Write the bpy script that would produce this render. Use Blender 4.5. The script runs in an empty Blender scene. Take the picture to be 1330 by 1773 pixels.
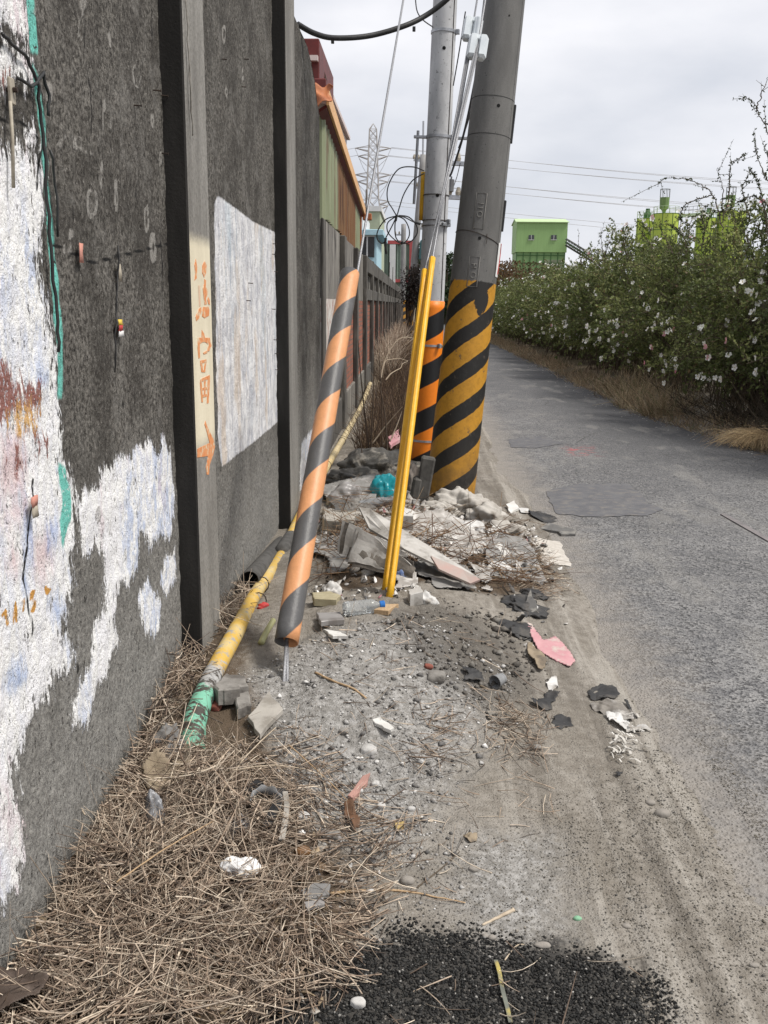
import bpy, math, random
import numpy as np
from mathutils import Vector, Matrix, Quaternion
random.seed(11); rng = np.random.default_rng(11)
S = bpy.context.scene; COL = S.collection
R = math.radians
# ------------------------------------------------------------------ camera
H = 1.5; F = 1650.0
def nz(v):
    v = np.array(v, float); return v/np.linalg.norm(v)
DN = nz((590-665, 8450-886.5, F)); GY = np.array((723-665, 526-886.5, F), float)
GY = nz(GY-DN*GY.dot(DN)); CX = np.cross(GY, -DN); C0 = np.array((0, 0, H))
def ray(px, py):
    c = np.array((px-665, py-886.5, F)); return np.array((c@CX, c@GY, -(c@DN)))
def atY(px, py, Y): r = ray(px, py); return C0+r*(Y/r[1])
def atX(px, py, X): r = ray(px, py); return C0+r*(X/r[0])
def atZ(px, py, z): r = ray(px, py); return C0+r*((z-H)/r[2])
cd = bpy.data.cameras.new('camera'); cam = bpy.data.objects.new('camera', cd); COL.objects.link(cam)
def w_of(c): return Vector((float(c@CX), float(c@GY), -float(c@DN)))
m3 = Matrix((w_of(np.array((1., 0, 0))), w_of(np.array((0, -1., 0))), w_of(np.array((0, 0, -1.))))).transposed()
cam.matrix_world = Matrix.Translation((0, 0, H)) @ m3.to_4x4()
cd.sensor_fit = 'VERTICAL'; cd.sensor_height = 24; cd.sensor_width = 18; cd.lens = 24*F/1773
cd.clip_start = 0.05; cd.clip_end = 5000; S.camera = cam
# ------------------------------------------------------------------ noise
def hsh(ix, iy, iz, s):
    n = (ix*374761393+iy*668265263+iz*1274126177+s*974711) & 0xffffffff
    n = ((n ^ (n >> 13))*1274126177) & 0xffffffff
    return ((n ^ (n >> 16)) & 0xffffff)/16777216.0
def vn(x, y, z, s=0):
    x = np.asarray(x, float); y = np.asarray(y, float)+0*x; z = np.asarray(z, float)+0*x
    xf = np.floor(x); yf = np.floor(y); zf = np.floor(z)
    ix = xf.astype(np.int64); iy = yf.astype(np.int64); iz = zf.astype(np.int64)
    u = x-xf; v = y-yf; w = z-zf
    u = u*u*(3-2*u); v = v*v*(3-2*v); w = w*w*(3-2*w)
    r = 0
    for a in (0, 1):
        for b in (0, 1):
            for c in (0, 1):
                r = r+hsh(ix+a, iy+b, iz+c, s)*(u if a else 1-u)*(v if b else 1-v)*(w if c else 1-w)
    return r
def fbm(x, y, z=0, o=4, s=0, g=.5):
    t = 0; a = 1; n = 0
    for i in range(o):
        t = t+a*vn(np.asarray(x)*2**i, np.asarray(y)*2**i, np.asarray(z)*2**i, s+i*17); n += a; a *= g
    return t/n
def ridge(x, y, z=0, o=3, s=0):
    t = 0; a = 1; n = 0
    for i in range(o):
        k = 1-np.abs(2*vn(np.asarray(x)*2**i, np.asarray(y)*2**i, np.asarray(z)*2**i, s+i*13)-1)
        t = t+a*k; n += a; a *= .5
    return t/n
def sstep(a, b, x):
    t = np.clip((x-a)/(b-a), 0, 1); return t*t*(3-2*t)
def sdf(P, poly):
    """signed distance, positive inside; P (n,2)"""
    poly = np.asarray(poly, float); d = np.full(len(P), 1e9); ins = np.zeros(len(P), bool)
    for i in range(len(poly)):
        a = poly[i]; b = poly[(i+1) % len(poly)]; e = b-a; w = P-a
        t = np.clip((w@e)/(e@e+1e-12), 0, 1)
        d = np.minimum(d, np.hypot(*(w-t[:, None]*e).T))
        c = (a[1] > P[:, 1]) != (b[1] > P[:, 1])
        with np.errstate(divide='ignore', invalid='ignore'):
            xi = (b[0]-a[0])*(P[:, 1]-a[1])/(b[1]-a[1]+1e-15)+a[0]
        ins ^= c & (P[:, 0] < xi)
    return np.where(ins, d, -d)
def sline(P, pts, w):
    pts = np.asarray(pts, float); d = np.full(len(P), 1e9)
    for a, b in zip(pts[:-1], pts[1:]):
        e = b-a; q = P-a; t = np.clip((q@e)/(e@e+1e-12), 0, 1)
        d = np.minimum(d, np.hypot(*(q-t[:, None]*e).T))
    return w-d
# ------------------------------------------------------------------ ground height
CP = np.array([(-.9,1.2,.0),(-.5,1.2,0),(0,1.2,0),(-.9,1.8,.01),(-.9,2.4,.05),(-.9,2.8,.06),(-.9,3.4,.15),(-.9,3.8,.15),(-.9,4.5,.04),(-.9,6,0),(-.9,8,0),
 (-.5,1.9,.02),(0,1.9,0),(.5,1.9,0),(.8,1.9,0),(-.5,2.6,.05),(0,2.6,.03),(.5,2.6,0),(.9,2.6,0),
 (-.46,3.25,.14),(-.1,3.3,.19),(.2,3.3,.10),(.45,3.3,.01),(.8,3.3,0),(-.65,3.5,.12),
 (-.5,3.9,.17),(-.2,3.9,.23),(.1,3.9,.24),(.33,3.9,.12),(.55,3.9,.0),(.85,3.9,0),
 (-.5,4.6,.1),(-.1,4.6,.19),(.25,4.6,.19),(.5,4.7,.06),(.8,4.7,0),
 (-.5,5.6,.1),(0,5.6,.2),(.35,5.6,.17),(.7,5.6,.01),(.9,5.6,0),
 (-.5,7,.12),(0,7,.16),(.4,7,.09),(.7,7,0),(.95,7,0),(-.5,9,.03),(0,9,.03),(.5,9,0),(.9,9,0),
 (-.5,12,.05),(0,12,.03),(.6,12,0),(-.5,16,.04),(0,16,.02),(.7,16,0)])
def edgeL(y): return .86+.12*sstep(4.5, 2.2, y)+.10*sstep(12, 15, y)+.0*y
def edgeR(y): return 3.1+.75*sstep(14.5, 8.5, y)-.1*sstep(25, 40, y)
def G(x, y, fine=True):
    x = np.atleast_1d(np.asarray(x, float)); y = np.atleast_1d(np.asarray(y, float))
    sh = x.shape; x = x.ravel(); y = y.ravel()
    z = np.zeros_like(x); near = (np.abs(x) < 3) & (y > -2) & (y < 22)
    if near.any():
        xs, ys = x[near], y[near]; num = np.zeros_like(xs); den = np.full_like(xs, 2e-3)
        for a, b, c in CP:
            s = .22+.05*max(0, b-4)
            q = np.exp(-((xs-a)**2+((ys-b)*(.8))**2)/(2*s*s)); num += q*c; den += q
        z[near] = num/den
    eL = edgeL(y)+.07*(fbm(y*1.7, 3.3, 0, 3, 5)-.5)*2+.03*(fbm(y*9, 1.3, 0, 2, 6)-.5)
    eR = edgeR(y)+.16*(fbm(y*1.3, 7.7, 0, 3, 8)-.5)*2
    rd = sstep(-.16, .12, x-eL)*sstep(-.16, .10, eR-x)
    if fine:
        dirt = (1-rd)*sstep(30, 6, y)
        z = z+dirt*.012*(fbm(x*9, y*9, 0, 4, 21)-.5)
        z = z+dirt*.010*(fbm(x*45, y*45, 0, 2, 22)-.45)
        md = sstep(.03, .10, z)*dirt*sstep(5, 4, y); z = z+md*.035*(fbm(x*4.5, y*4.5, 0, 4, 27)-.5)+md*.018*(ridge(x*9, y*9, 0, 3, 28)-.5)
        rub = sstep(.05, .15, z)*sstep(3.5, 4.3, y)*(1-rd)
        z = z+rub*.05*(fbm(x*11, y*11, 0, 4, 23)-.5)
        tr = sstep(.38, .5, x)*(1-rd)*sstep(14, 8, y)
        wob = x+.05*(fbm(y*.8, 2.2, 0, 2, 31)-.5)
        z = z+tr*.006*np.sin(wob*2*np.pi/.115)*fbm(x*3, y*1.2, 0, 2, 33)
    z = z-.022*rd+.010*(1-rd)*sstep(.3, .75, x)
    z = z+.12*sstep(0, 1.0, x-eR)*(x > 2)          # verge under the hedge
    return z.reshape(sh)
def gz(x, y): return float(G(x, y)[0])
def gp(px, py):
    """ground point seen at a photo pixel"""
    r = ray(px, py); t = np.linspace(1.2, 60, 1800)**1.0; P = C0+np.outer(t/r[1], r)
    d = P[:, 2]-np.maximum(G(P[:, 0], P[:, 1]), np.where(P[:, 0] > .95, 0, -1)); i = int(np.argmax(d < 0))
    if i == 0: return P[-1]
    a, b = P[i-1], P[i]; k = d[i-1]/(d[i-1]-d[i]); return a+(b-a)*k
# ------------------------------------------------------------------ mesh helpers
class MB:
    def __init__(s): s.v = []; s.f = []; s.c = []; s.n = 0; s.mi = []
    def add(s, v, f, col=None, mi=0):
        v = [tuple(map(float, p)) for p in v]; b = s.n
        s.v += v; s.f += [tuple(i+b for i in q) for q in f]; s.n += len(v)
        s.c += [col if col else (1, 1, 1)]*len(v); s.mi += [mi]*len(f)
    def box(s, lo, hi, col=None, M=None, mi=0, bev=0):
        x0, y0, z0 = lo; x1, y1, z1 = hi
        if bev <= 0:
            v = [(x0,y0,z0),(x1,y0,z0),(x1,y1,z0),(x0,y1,z0),(x0,y0,z1),(x1,y0,z1),(x1,y1,z1),(x0,y1,z1)]
            f = [(0,3,2,1),(4,5,6,7),(0,1,5,4),(1,2,6,5),(2,3,7,6),(3,0,4,7)]
        else:
            v = []; b = bev
            for z, i in ((z0, b), (z0+b, 0), (z1-b, 0), (z1, b)):
                v += [(x0+i+b*(i==0),y0+i,z),(x1-i-b*(i==0),y0+i,z),(x1-i,y0+i+b*(i==0),z),(x1-i,y1-i-b*(i==0),z),
                      (x1-i-b*(i==0),y1-i,z),(x0+i+b*(i==0),y1-i,z),(x0+i,y1-i-b*(i==0),z),(x0+i,y0+i+b*(i==0),z)]
            f = [tuple(range(7, -1, -1)), tuple(range(24, 32))]
            for k in range(3):
                for j in range(8):
                    f.append((k*8+j, k*8+(j+1) % 8, k*8+8+(j+1) % 8, k*8+8+j))
        if M is not None: v = [tuple(M @ Vector(p)) for p in v]
        s.add(v, f, col, mi); return s
    def tube(s, pts, r, n=8, col=None, cap=True, mi=0, flat=1.0):
        pts = [np.asarray(p, float) for p in pts]; k = len(pts)
        if not hasattr(r, '__len__'): r = [r]*k
        t0 = pts[1]-pts[0]; t0 /= np.linalg.norm(t0)+1e-12
        a = np.array((0, 0, 1.)) if abs(t0[2]) < .9 else np.array((1., 0, 0))
        u = np.cross(a, t0); u /= np.linalg.norm(u); V = []
        for i in range(k):
            t = pts[min(i+1, k-1)]-pts[max(i-1, 0)]; t /= np.linalg.norm(t)+1e-12
            u = u-t*u.dot(t); u /= np.linalg.norm(u)+1e-12; w = np.cross(t, u)
            for j in range(n):
                an = 2*math.pi*j/n; V.append(pts[i]+r[i]*(math.cos(an)*u+math.sin(an)*w*flat))
        f = [(i*n+j, i*n+(j+1) % n, (i+1)*n+(j+1) % n, (i+1)*n+j) for i in range(k-1) for j in range(n)]
        if cap: f += [tuple(range(n-1, -1, -1)), tuple((k-1)*n+j for j in range(n))]
        s.add(V, f, col, mi); return s
    def prism(s, poly, depth_vec, col=None, mi=0):
        n = len(poly); d = np.asarray(depth_vec, float); p = [np.asarray(q, float) for q in poly]
        v = p+[q+d for q in p]
        f = [tuple(range(n)), tuple(range(2*n-1, n-1, -1))]+[(i, i+n, (i+1) % n+n, (i+1) % n) for i in range(n)]
        s.add(v, f, col, mi); return s
    def grid(s, P, col=None, mi=0):
        a, b = P.shape[:2]
        f = [(i*b+j, i*b+j+1, (i+1)*b+j+1, (i+1)*b+j) for i in range(a-1) for j in range(b-1)]
        s.add(P.reshape(-1, 3), f, col, mi); return s
    def build(s, name, mat, parent=None, smooth=False, loc=None, rot=None):
        me = bpy.data.meshes.new(name); me.from_pydata(s.v, [], s.f); me.update()
        if any(c != (1, 1, 1) for c in s.c):
            at = me.attributes.new('col', 'FLOAT_COLOR', 'POINT')
            at.data.foreach_set('color', np.array([(c[0], c[1], c[2], 1) for c in s.c], np.float32).ravel())
        for mm in (mat if isinstance(mat, (list, tuple)) else [mat]): me.materials.append(mm)
        if any(s.mi): me.polygons.foreach_set('material_index', s.mi)
        if smooth: me.polygons.foreach_set('use_smooth', [True]*len(me.polygons))
        o = bpy.data.objects.new(name, me); COL.objects.link(o)
        if parent: o.parent = parent
        if loc is not None: o.location = loc
        if rot is not None: o.rotation_euler = rot
        return o
def npmesh(name, V, Fq, mat, parent=None, smooth=False, cols=None, attrs=None, loc=None):
    """big meshes: V (n,3), Fq (m,k) all k-gons"""
    V = np.asarray(V, np.float32); Fq = np.asarray(Fq, np.int32); m, k = Fq.shape
    me = bpy.data.meshes.new(name); me.vertices.add(len(V)); me.vertices.foreach_set('co', V.ravel())
    me.loops.add(m*k); me.loops.foreach_set('vertex_index', Fq.ravel()); me.polygons.add(m)
    me.polygons.foreach_set('loop_start', np.arange(0, m*k, k, dtype=np.int32))
    me.polygons.foreach_set('loop_total', np.full(m, k, np.int32))
    me.update(calc_edges=True)
    if smooth: me.polygons.foreach_set('use_smooth', np.ones(m, bool))
    if cols is not None:
        at = me.attributes.new('col', 'FLOAT_COLOR', 'POINT')
        at.data.foreach_set('color', np.c_[cols, np.ones(len(cols))].astype(np.float32).ravel())
    for n_, a in (attrs or {}).items():
        at = me.attributes.new(n_, 'FLOAT', 'POINT'); at.data.foreach_set('value', np.asarray(a, np.float32))
    me.materials.append(mat); o = bpy.data.objects.new(name, me); COL.objects.link(o)
    if parent: o.parent = parent
    if loc is not None: o.location = loc
    return o
def tag(o, label=None, cat=None, group=None, kind=None):
    if label: o['label'] = label
    if cat: o['category'] = cat
    if group: o['group'] = group
    if kind: o['kind'] = kind
    return o
def thing(name, label, cat, loc=(0, 0, 0), rz=0, group=None):
    o = bpy.data.objects.new(name, None); COL.objects.link(o); o.empty_display_size = .1
    o.location = tuple(map(float, loc)); o.rotation_euler = (0, 0, rz); return tag(o, label, cat, group)
def frame(p, d, xref=(1, 0, 0)):
    d = nz(d); x = np.array(xref, float); x = nz(x-d*x.dot(d)); y = np.cross(d, x)
    return Matrix([(x[i], y[i], d[i], p[i]) for i in range(3)]+[(0, 0, 0, 1)])
# ------------------------------------------------------------------ materials
class NT:
    def __init__(s, name):
        s.m = bpy.data.materials.new(name); s.m.use_nodes = True; s.t = s.m.node_tree; s.t.nodes.clear()
        s.out = s.t.nodes.new('ShaderNodeOutputMaterial'); s.p = s.t.nodes.new('ShaderNodeBsdfPrincipled')
        s.t.links.new(s.p.outputs[0], s.out.inputs[0]); s._co = None
    def set(s, sock, v):
        if isinstance(v, bpy.types.NodeSocket): s.t.links.new(v, sock)
        elif hasattr(v, '__len__') and sock.type == 'RGBA': sock.default_value = (v[0], v[1], v[2], 1)
        else: sock.default_value = v
    def co(s):
        if not s._co: s._co = s.t.nodes.new('ShaderNodeTexCoord').outputs['Object']
        return s._co
    def vec(s, sc):
        n = s.t.nodes.new('ShaderNodeMapping'); s.set(n.inputs[0], s.co()); n.inputs['Scale'].default_value = sc; return n.outputs[0]
    def noise(s, scale, detail=4, rough=.55, vec=None, dist=0):
        n = s.t.nodes.new('ShaderNodeTexNoise'); s.set(n.inputs['Vector'], vec or s.co()); n.inputs['Scale'].default_value = scale
        n.inputs['Detail'].default_value = detail; n.inputs['Roughness'].default_value = rough; n.inputs['Distortion'].default_value = dist
        return n.outputs[0]
    def vor(s, scale, feat='F1', out='Distance', vec=None, rnd=1):
        n = s.t.nodes.new('ShaderNodeTexVoronoi'); n.feature = feat; s.set(n.inputs['Vector'], vec or s.co())
        n.inputs['Scale'].default_value = scale; n.inputs['Randomness'].default_value = rnd; return n.outputs[out]
    def math(s, op, a, b=0, c=0, clamp=False):
        n = s.t.nodes.new('ShaderNodeMath'); n.operation = op; n.use_clamp = clamp
        s.set(n.inputs[0], a); s.set(n.inputs[1], b); s.set(n.inputs[2], c); return n.outputs[0]
    def rng(s, x, lo, hi, a=0, b=1, smooth=True):
        n = s.t.nodes.new('ShaderNodeMapRange'); n.interpolation_type = 'SMOOTHSTEP' if smooth else 'LINEAR'
        s.set(n.inputs[0], x)
        for i, v in enumerate((lo, hi, a, b)): s.set(n.inputs[1+i], v)
        return n.outputs[0]
    def mix(s, f, a, b, mode='MIX'):
        n = s.t.nodes.new('ShaderNodeMix'); n.data_type = 'RGBA'; n.blend_type = mode
        s.set(n.inputs[0], f); s.set(n.inputs[6], a); s.set(n.inputs[7], b); return n.outputs[2]
    def attr(s, name, out='Fac'):
        n = s.t.nodes.new('ShaderNodeAttribute'); n.attribute_name = name; return n.outputs[out]
    def xyz(s):
        n = s.t.nodes.new('ShaderNodeSeparateXYZ'); s.set(n.inputs[0], s.co()); return n.outputs
    def mask(s, name, amp, w, nz_):
        return s.rng(s.math('MULTIPLY_ADD', s.math('SUBTRACT', nz_, .5), amp, s.attr(name)), -w, w)
    def bump(s, h, strength=.5, dist=.01, prev=None):
        n = s.t.nodes.new('ShaderNodeBump'); n.inputs['Strength'].default_value = strength; n.inputs['Distance'].default_value = dist
        s.set(n.inputs['Height'], h)
        if prev is not None: s.t.links.new(prev, n.inputs['Normal'])
        return n.outputs[0]
    def done(s, col, rough=.8, normal=None, metal=0, spec=.3, **kw):
        s.set(s.p.inputs['Base Color'], col); s.set(s.p.inputs['Roughness'], rough); s.set(s.p.inputs['Metallic'], metal)
        s.set(s.p.inputs['Specular IOR Level'], spec)
        if normal is not None: s.t.links.new(normal, s.p.inputs['Normal'])
        for k, v in kw.items(): s.set(s.p.inputs[k], v)
        return s.m
def mk(name, c1, c2=None, scale=12, rough=.75, bump=.3, bscale=60, metal=0, spec=.3, dirt=None, dscale=5, bd=.004, stretch=None, **kw):
    n = NT(name); c2 = c2 or tuple(x*.7 for x in c1); v = n.vec(stretch) if stretch else None
    f = n.rng(n.noise(scale, 6, .6, v), .3, .7); c = n.mix(f, c1, c2)
    if dirt: c = n.mix(n.rng(n.noise(dscale, 6, .65, v), .5, .66), c, dirt)
    return n.done(c, rough, n.bump(n.noise(bscale, 4, .6, v), bump, bd) if bump else None, metal, spec, **kw)
def mkcol(name, rough=.8, var=.35, scale=30, spec=.2, trans=0):
    """colour from the mesh, varied by noise"""
    n = NT(name); a = n.attr('col', 'Color'); f = n.rng(n.noise(scale, 4, .6), .3, .7, 1-var, 1+var*.6)
    g = n.t.nodes.new('ShaderNodeVectorMath'); g.operation = 'SCALE'; n.set(g.inputs[0], a); n.set(g.inputs['Scale'], f)
    m = n.done(g.outputs[0], rough, None, 0, spec)
    if trans:
        tr = n.t.nodes.new('ShaderNodeBsdfTranslucent'); n.t.links.new(g.outputs[0], tr.inputs[0])
        mx = n.t.nodes.new('ShaderNodeMixShader'); mx.inputs[0].default_value = trans
        n.t.links.new(n.p.outputs[0], mx.inputs[1]); n.t.links.new(tr.outputs[0], mx.inputs[2]); n.t.links.new(mx.outputs[0], n.out.inputs[0])
    return m
# ------------------------------------------------------------------ world, sun, view
SUN_EL, SUN_AZ = R(57), R(105)          # azimuth from +Y towards +X
w = bpy.data.worlds.new('World'); S.world = w; w.use_nodes = True; t = w.node_tree
bg = t.nodes['Background']; bg.inputs[1].default_value = .1
sky = t.nodes.new('ShaderNodeTexSky'); sky.sky_type = 'NISHITA'; sky.sun_disc = False; sky.sun_elevation = SUN_EL; sky.sun_rotation = SUN_AZ
tc = t.nodes.new('ShaderNodeTexCoord'); mp = t.nodes.new('ShaderNodeMapping'); mp.inputs['Scale'].default_value = (1, 1, 2.6)
t.links.new(tc.outputs['Generated'], mp.inputs[0])
nn = t.nodes.new('ShaderNodeTexNoise'); nn.inputs['Scale'].default_value = 2.6; nn.inputs['Detail'].default_value = 7; nn.inputs['Roughness'].default_value = .5
t.links.new(mp.outputs[0], nn.inputs['Vector'])
rp = t.nodes.new('ShaderNodeValToRGB'); e = rp.color_ramp.elements
e[0].position = .33; e[0].color = (.60, .63, .70, 1); e[1].position = .66; e[1].color = (.96, .955, .985, 1)
t.links.new(nn.outputs[0], rp.inputs[0])
sc = t.nodes.new('ShaderNodeVectorMath'); sc.operation = 'SCALE'; sc.inputs['Scale'].default_value = 5.2; t.links.new(rp.outputs[0], sc.inputs[0])
mx = t.nodes.new('ShaderNodeMix'); mx.data_type = 'RGBA'; mx.inputs[0].default_value = .965
t.links.new(sky.outputs[0], mx.inputs[6]); t.links.new(sc.outputs[0], mx.inputs[7]); t.links.new(mx.outputs[2], bg.inputs[0])
sd = bpy.data.lights.new('sun', 'SUN'); sd.energy = 2.0; sd.angle = R(12); sd.color = (1, .95, .88)
so = bpy.data.objects.new('sun', sd); COL.objects.link(so); so.location = (20, 20, 40)
sv = Vector((math.sin(SUN_AZ)*math.cos(SUN_EL), math.cos(SUN_AZ)*math.cos(SUN_EL), math.sin(SUN_EL)))
so.rotation_euler = sv.to_track_quat('Z', 'Y').to_euler()
S.view_settings.view_transform = 'Standard'; S.view_settings.look = 'None'; S.view_settings.exposure = 1.02; S.view_settings.gamma = 1
S.render.engine = 'CYCLES'; S.cycles.use_denoising = True; S.cycles.max_bounces = 6; S.cycles.diffuse_bounces = 3
S.cycles.glossy_bounces = 3; S.cycles.transmission_bounces = 6; S.cycles.transparent_max_bounces = 8
# ================================================================== GROUND
def px2g(poly, z=.03): return [atZ(a, b, z)[:2] for a, b in poly]
xs = [-1.1]
while xs[-1] < 1.25: xs.append(xs[-1]+.0115)
while xs[-1] < 4.2: xs.append(xs[-1]+.05)
while xs[-1] < 900: xs.append(xs[-1]+max(.06, (xs[-1]-4)*.25))
l = [-1.1]
while l[-1] > -900: l.append(l[-1]-max(.05, (-1.0-l[-1])*.4))
xs = np.array(l[:0:-1]+xs)
ys = [1.15]
while ys[-1] < 14: ys.append(ys[-1]+.0058*ys[-1])
while ys[-1] < 2500: ys.append(ys[-1]*1.035)
b = [1.15]
while b[-1] > -300: b.append(b[-1]-max(.05, (1.2-b[-1])*.35))
ys = np.array(b[:0:-1]+ys)
XX, YY = np.meshgrid(xs, ys); ZZ = G(XX, YY)
gx, gy = XX.ravel(), YY.ravel(); PG = np.c_[gx, gy]
nx, ny = len(xs), len(ys)
ii = np.arange((ny-1)*nx).reshape(ny-1, nx)[:, :-1].ravel()
FG = np.c_[ii, ii+1, ii+nx+1, ii+nx]
nearm = (gy < 20) & (gy > 0) & (np.abs(gx) < 5)
def zone(polys, z=.03):
    o = np.full(len(gx), -.3)
    for p in polys: o[nearm] = np.maximum(o[nearm], np.clip(sdf(PG[nearm], px2g(p, z)), -.3, .3))
    return o
za = dict(
 black=zone([[(430,1800),(470,1740),(600,1660),(700,1615),(800,1625),(940,1640),(1080,1660),(1110,1700),(1100,1800)]], 0),
 dust=zone([[(420,1180),(560,1130),(700,1110),(820,1180),(840,1260),(760,1350),(690,1440),(540,1420),(440,1290)], [(820,1400),(960,1400),(980,1560),(860,1600),(780,1500)]], .1),
 spill=zone([[(930,945),(985,935),(1045,965),(1035,980),(960,965)]], .02),
 brown=zone([[(-100,1800),(0,1690),(230,1290),(340,1060),(430,1060),(420,1200),(520,1400),(620,1480),(620,1560),(480,1800)], [(560,1060),(560,960),(700,900),(900,900),(960,1010),(860,1050),(700,1050)]], .06),
 soil=zone([[(660,1080),(760,1050),(900,1080),(930,1150),(850,1190),(740,1150)]], .17))
n = NT('dirt ground'); n1 = n.noise(3.2, 8, .62); n2 = n.noise(28, 6, .65); n3 = n.noise(190, 3, .7); pe = n.vor(120, out='Color')
pd = n.vor(120); sx = n.t.nodes.new('ShaderNodeSeparateColor'); n.set(sx.inputs[0], pe)
c = n.mix(n.rng(n1, .3, .7), (.25, .228, .196), (.345, .32, .285)); c = n.mix(n.rng(n2, .35, .65, 0, .55), c, (.14, .122, .1))
trk = n.noise(1.6, 5, .6, n.vec((7, .28, 1))); c = n.mix(n.math('MULTIPLY', n.rng(trk, .5, .62), n.rng(n.xyz()[0], .15, .45, 0, .65)), c, (.42, .395, .355)); c = n.mix(n.math('MULTIPLY', n.rng(trk, .46, .36), n.rng(n.xyz()[0], .15, .45, 0, .5)), c, (.13, .115, .097))
far = n.rng(n.xyz()[1], 8, 25); c = n.mix(far, c, n.mix(n.rng(n.noise(.6, 6), .4, .6), (.20, .155, .10), (.13, .11, .07)))
c = n.mix(n.math('MULTIPLY', n.mask('dust', .25, .12, n2), .75), c, n.mix(n.rng(n.noise(45, 4), .35, .6), (.44, .435, .425), (.24, .235, .225)))
c = n.mix(n.math('MULTIPLY', n.mask('soil', .3, .10, n.noise(9, 6, .65)), .7), c, (.10, .092, .082))
c = n.mix(n.mask('brown', .15, .06, n2), c, n.mix(n3, (.07, .052, .036), (.16, .12, .085)))
c = n.mix(n.mask('spill', .06, .02, n2), c, (.66, .62, .58))
c = n.mix(n.math('MULTIPLY', n.mask('black', .42, .05, n.noise(7, 7, .75)), .88), c, n.mix(n.rng(n3, .35, .7), (.016, .016, .016), (.06, .058, .056)))
gr = n.rng(sx.outputs[0], .62, .66); gr = n.math('MULTIPLY', gr, n.rng(pd, .42, .3)); gr = n.math('MULTIPLY', gr, n.rng(n.noise(6, 4), .42, .6))
c = n.mix(gr, c, n.mix(sx.outputs[1], (.13, .125, .12), (.36, .33, .29)))
c = n.mix(n.rng(n3, .3, .75, 0, .45), c, (.36, .34, .31), 'MULTIPLY')
hb = n.math('ADD', n.math('MULTIPLY', n3, .6), n.math('ADD', n2, n.math('MULTIPLY', n.rng(pd, .5, .1), .5)))
M_ground = n.done(c, .95, n.bump(hb, .75, .008), 0, .15)
gd = npmesh('ground', np.c_[gx, gy, ZZ.ravel()], FG, M_ground, smooth=True, attrs=za); tag(gd, kind='structure')
# ================================================================== ROAD
ry = [-30, -10, 0]; 
while ry[-1] < 220: ry.append(ry[-1]+max(.15, .04*ry[-1]))
ru = np.linspace(0, 1, 26); P = []
for y in ry:
    yy = max(y, 1.5); a = float(edgeL(np.array(yy)))-.25; b_ = float(edgeR(np.array(yy)))+.22
    bend = .00*y
    P.append([(a+(b_-a)*u-bend, y, .0+.015*math.sin(math.pi*u)) for u in ru])
P = np.array(P); a_, b_ = P.shape[:2]
ii = np.arange((a_-1)*b_).reshape(a_-1, b_)[:, :-1].ravel()
n = NT('worn asphalt'); v1 = n.vor(85, out='Color'); v1d = n.vor(85); s1 = n.t.nodes.new('ShaderNodeSeparateColor'); n.set(s1.inputs[0], v1)
big = n.noise(.9, 6, .6); med = n.noise(7, 6, .65); fi = n.noise(150, 3, .7)
c = n.mix(n.rng(big, .35, .65), (.125, .126, .13), (.215, .214, .213))
c = n.mix(n.rng(s1.outputs[0], .1, .95, .0, .55, False), c, (.35, .34, .33)); c = n.mix(n.rng(s1.outputs[1], .5, .9, 0, .9), c, (.055, .055, .057))
c = n.mix(n.rng(med, .42, .66, 0, .5), c, (.12, .12, .125))
X, Y_, _ = n.xyz()
# smoother, darker tar towards the right edge and further up the road; dust on the left edge
tar = n.math('MULTIPLY', n.rng(n.math('ADD', X, n.math('MULTIPLY', big, 1.6)), 2.3, 3.3), n.rng(Y_, 6, 12)); c = n.mix(n.math('MULTIPLY', tar, .72), c, (.075, .076, .08)); fr_ = n.rng(Y_, 9, 22); c = n.mix(n.math('MULTIPLY', fr_, .5), c, (.085, .086, .09))
crk = n.rng(n.vor(1.1, 'DISTANCE_TO_EDGE', 'Distance', None), .012, .004); crk = n.math('MULTIPLY', crk, n.rng(n.noise(1.3, 3), .5, .62)); c = n.mix(n.math('MULTIPLY', crk, .6), c, (.04, .04, .04)); c = n.mix(n.rng(n.noise(2.3, 7, .7, n.vec((1, .35, 1))), .52, .64, 0, .35), c, (.28, .27, .25))
c = n.mix(n.math('MULTIPLY', n.rng(n.math('ADD', X, n.math('MULTIPLY', med, .6)), 1.6, 1.05), .85), c, (.29, .265, .235))
rm = n.math('MULTIPLY', n.rng(n.math('ABSOLUTE', n.math('SUBTRACT', Y_, 10.0)), .5, .05), n.rng(n.math('ABSOLUTE', n.math('SUBTRACT', X, 1.75)), .3, .05))
c = n.mix(n.math('MULTIPLY', rm, n.rng(med, .5, .6, 0, .6)), c, (.5, .12, .12))
M_road = n.done(c, .88, n.bump(n.math('ADD', n.rng(v1d, .0, .6), fi), .9, .006), 0, .25)
rd = npmesh('road', P.reshape(-1, 3), np.c_[ii, ii+1, ii+b_+1, ii+b_], M_road, smooth=True); tag(rd, kind='structure')
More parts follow.
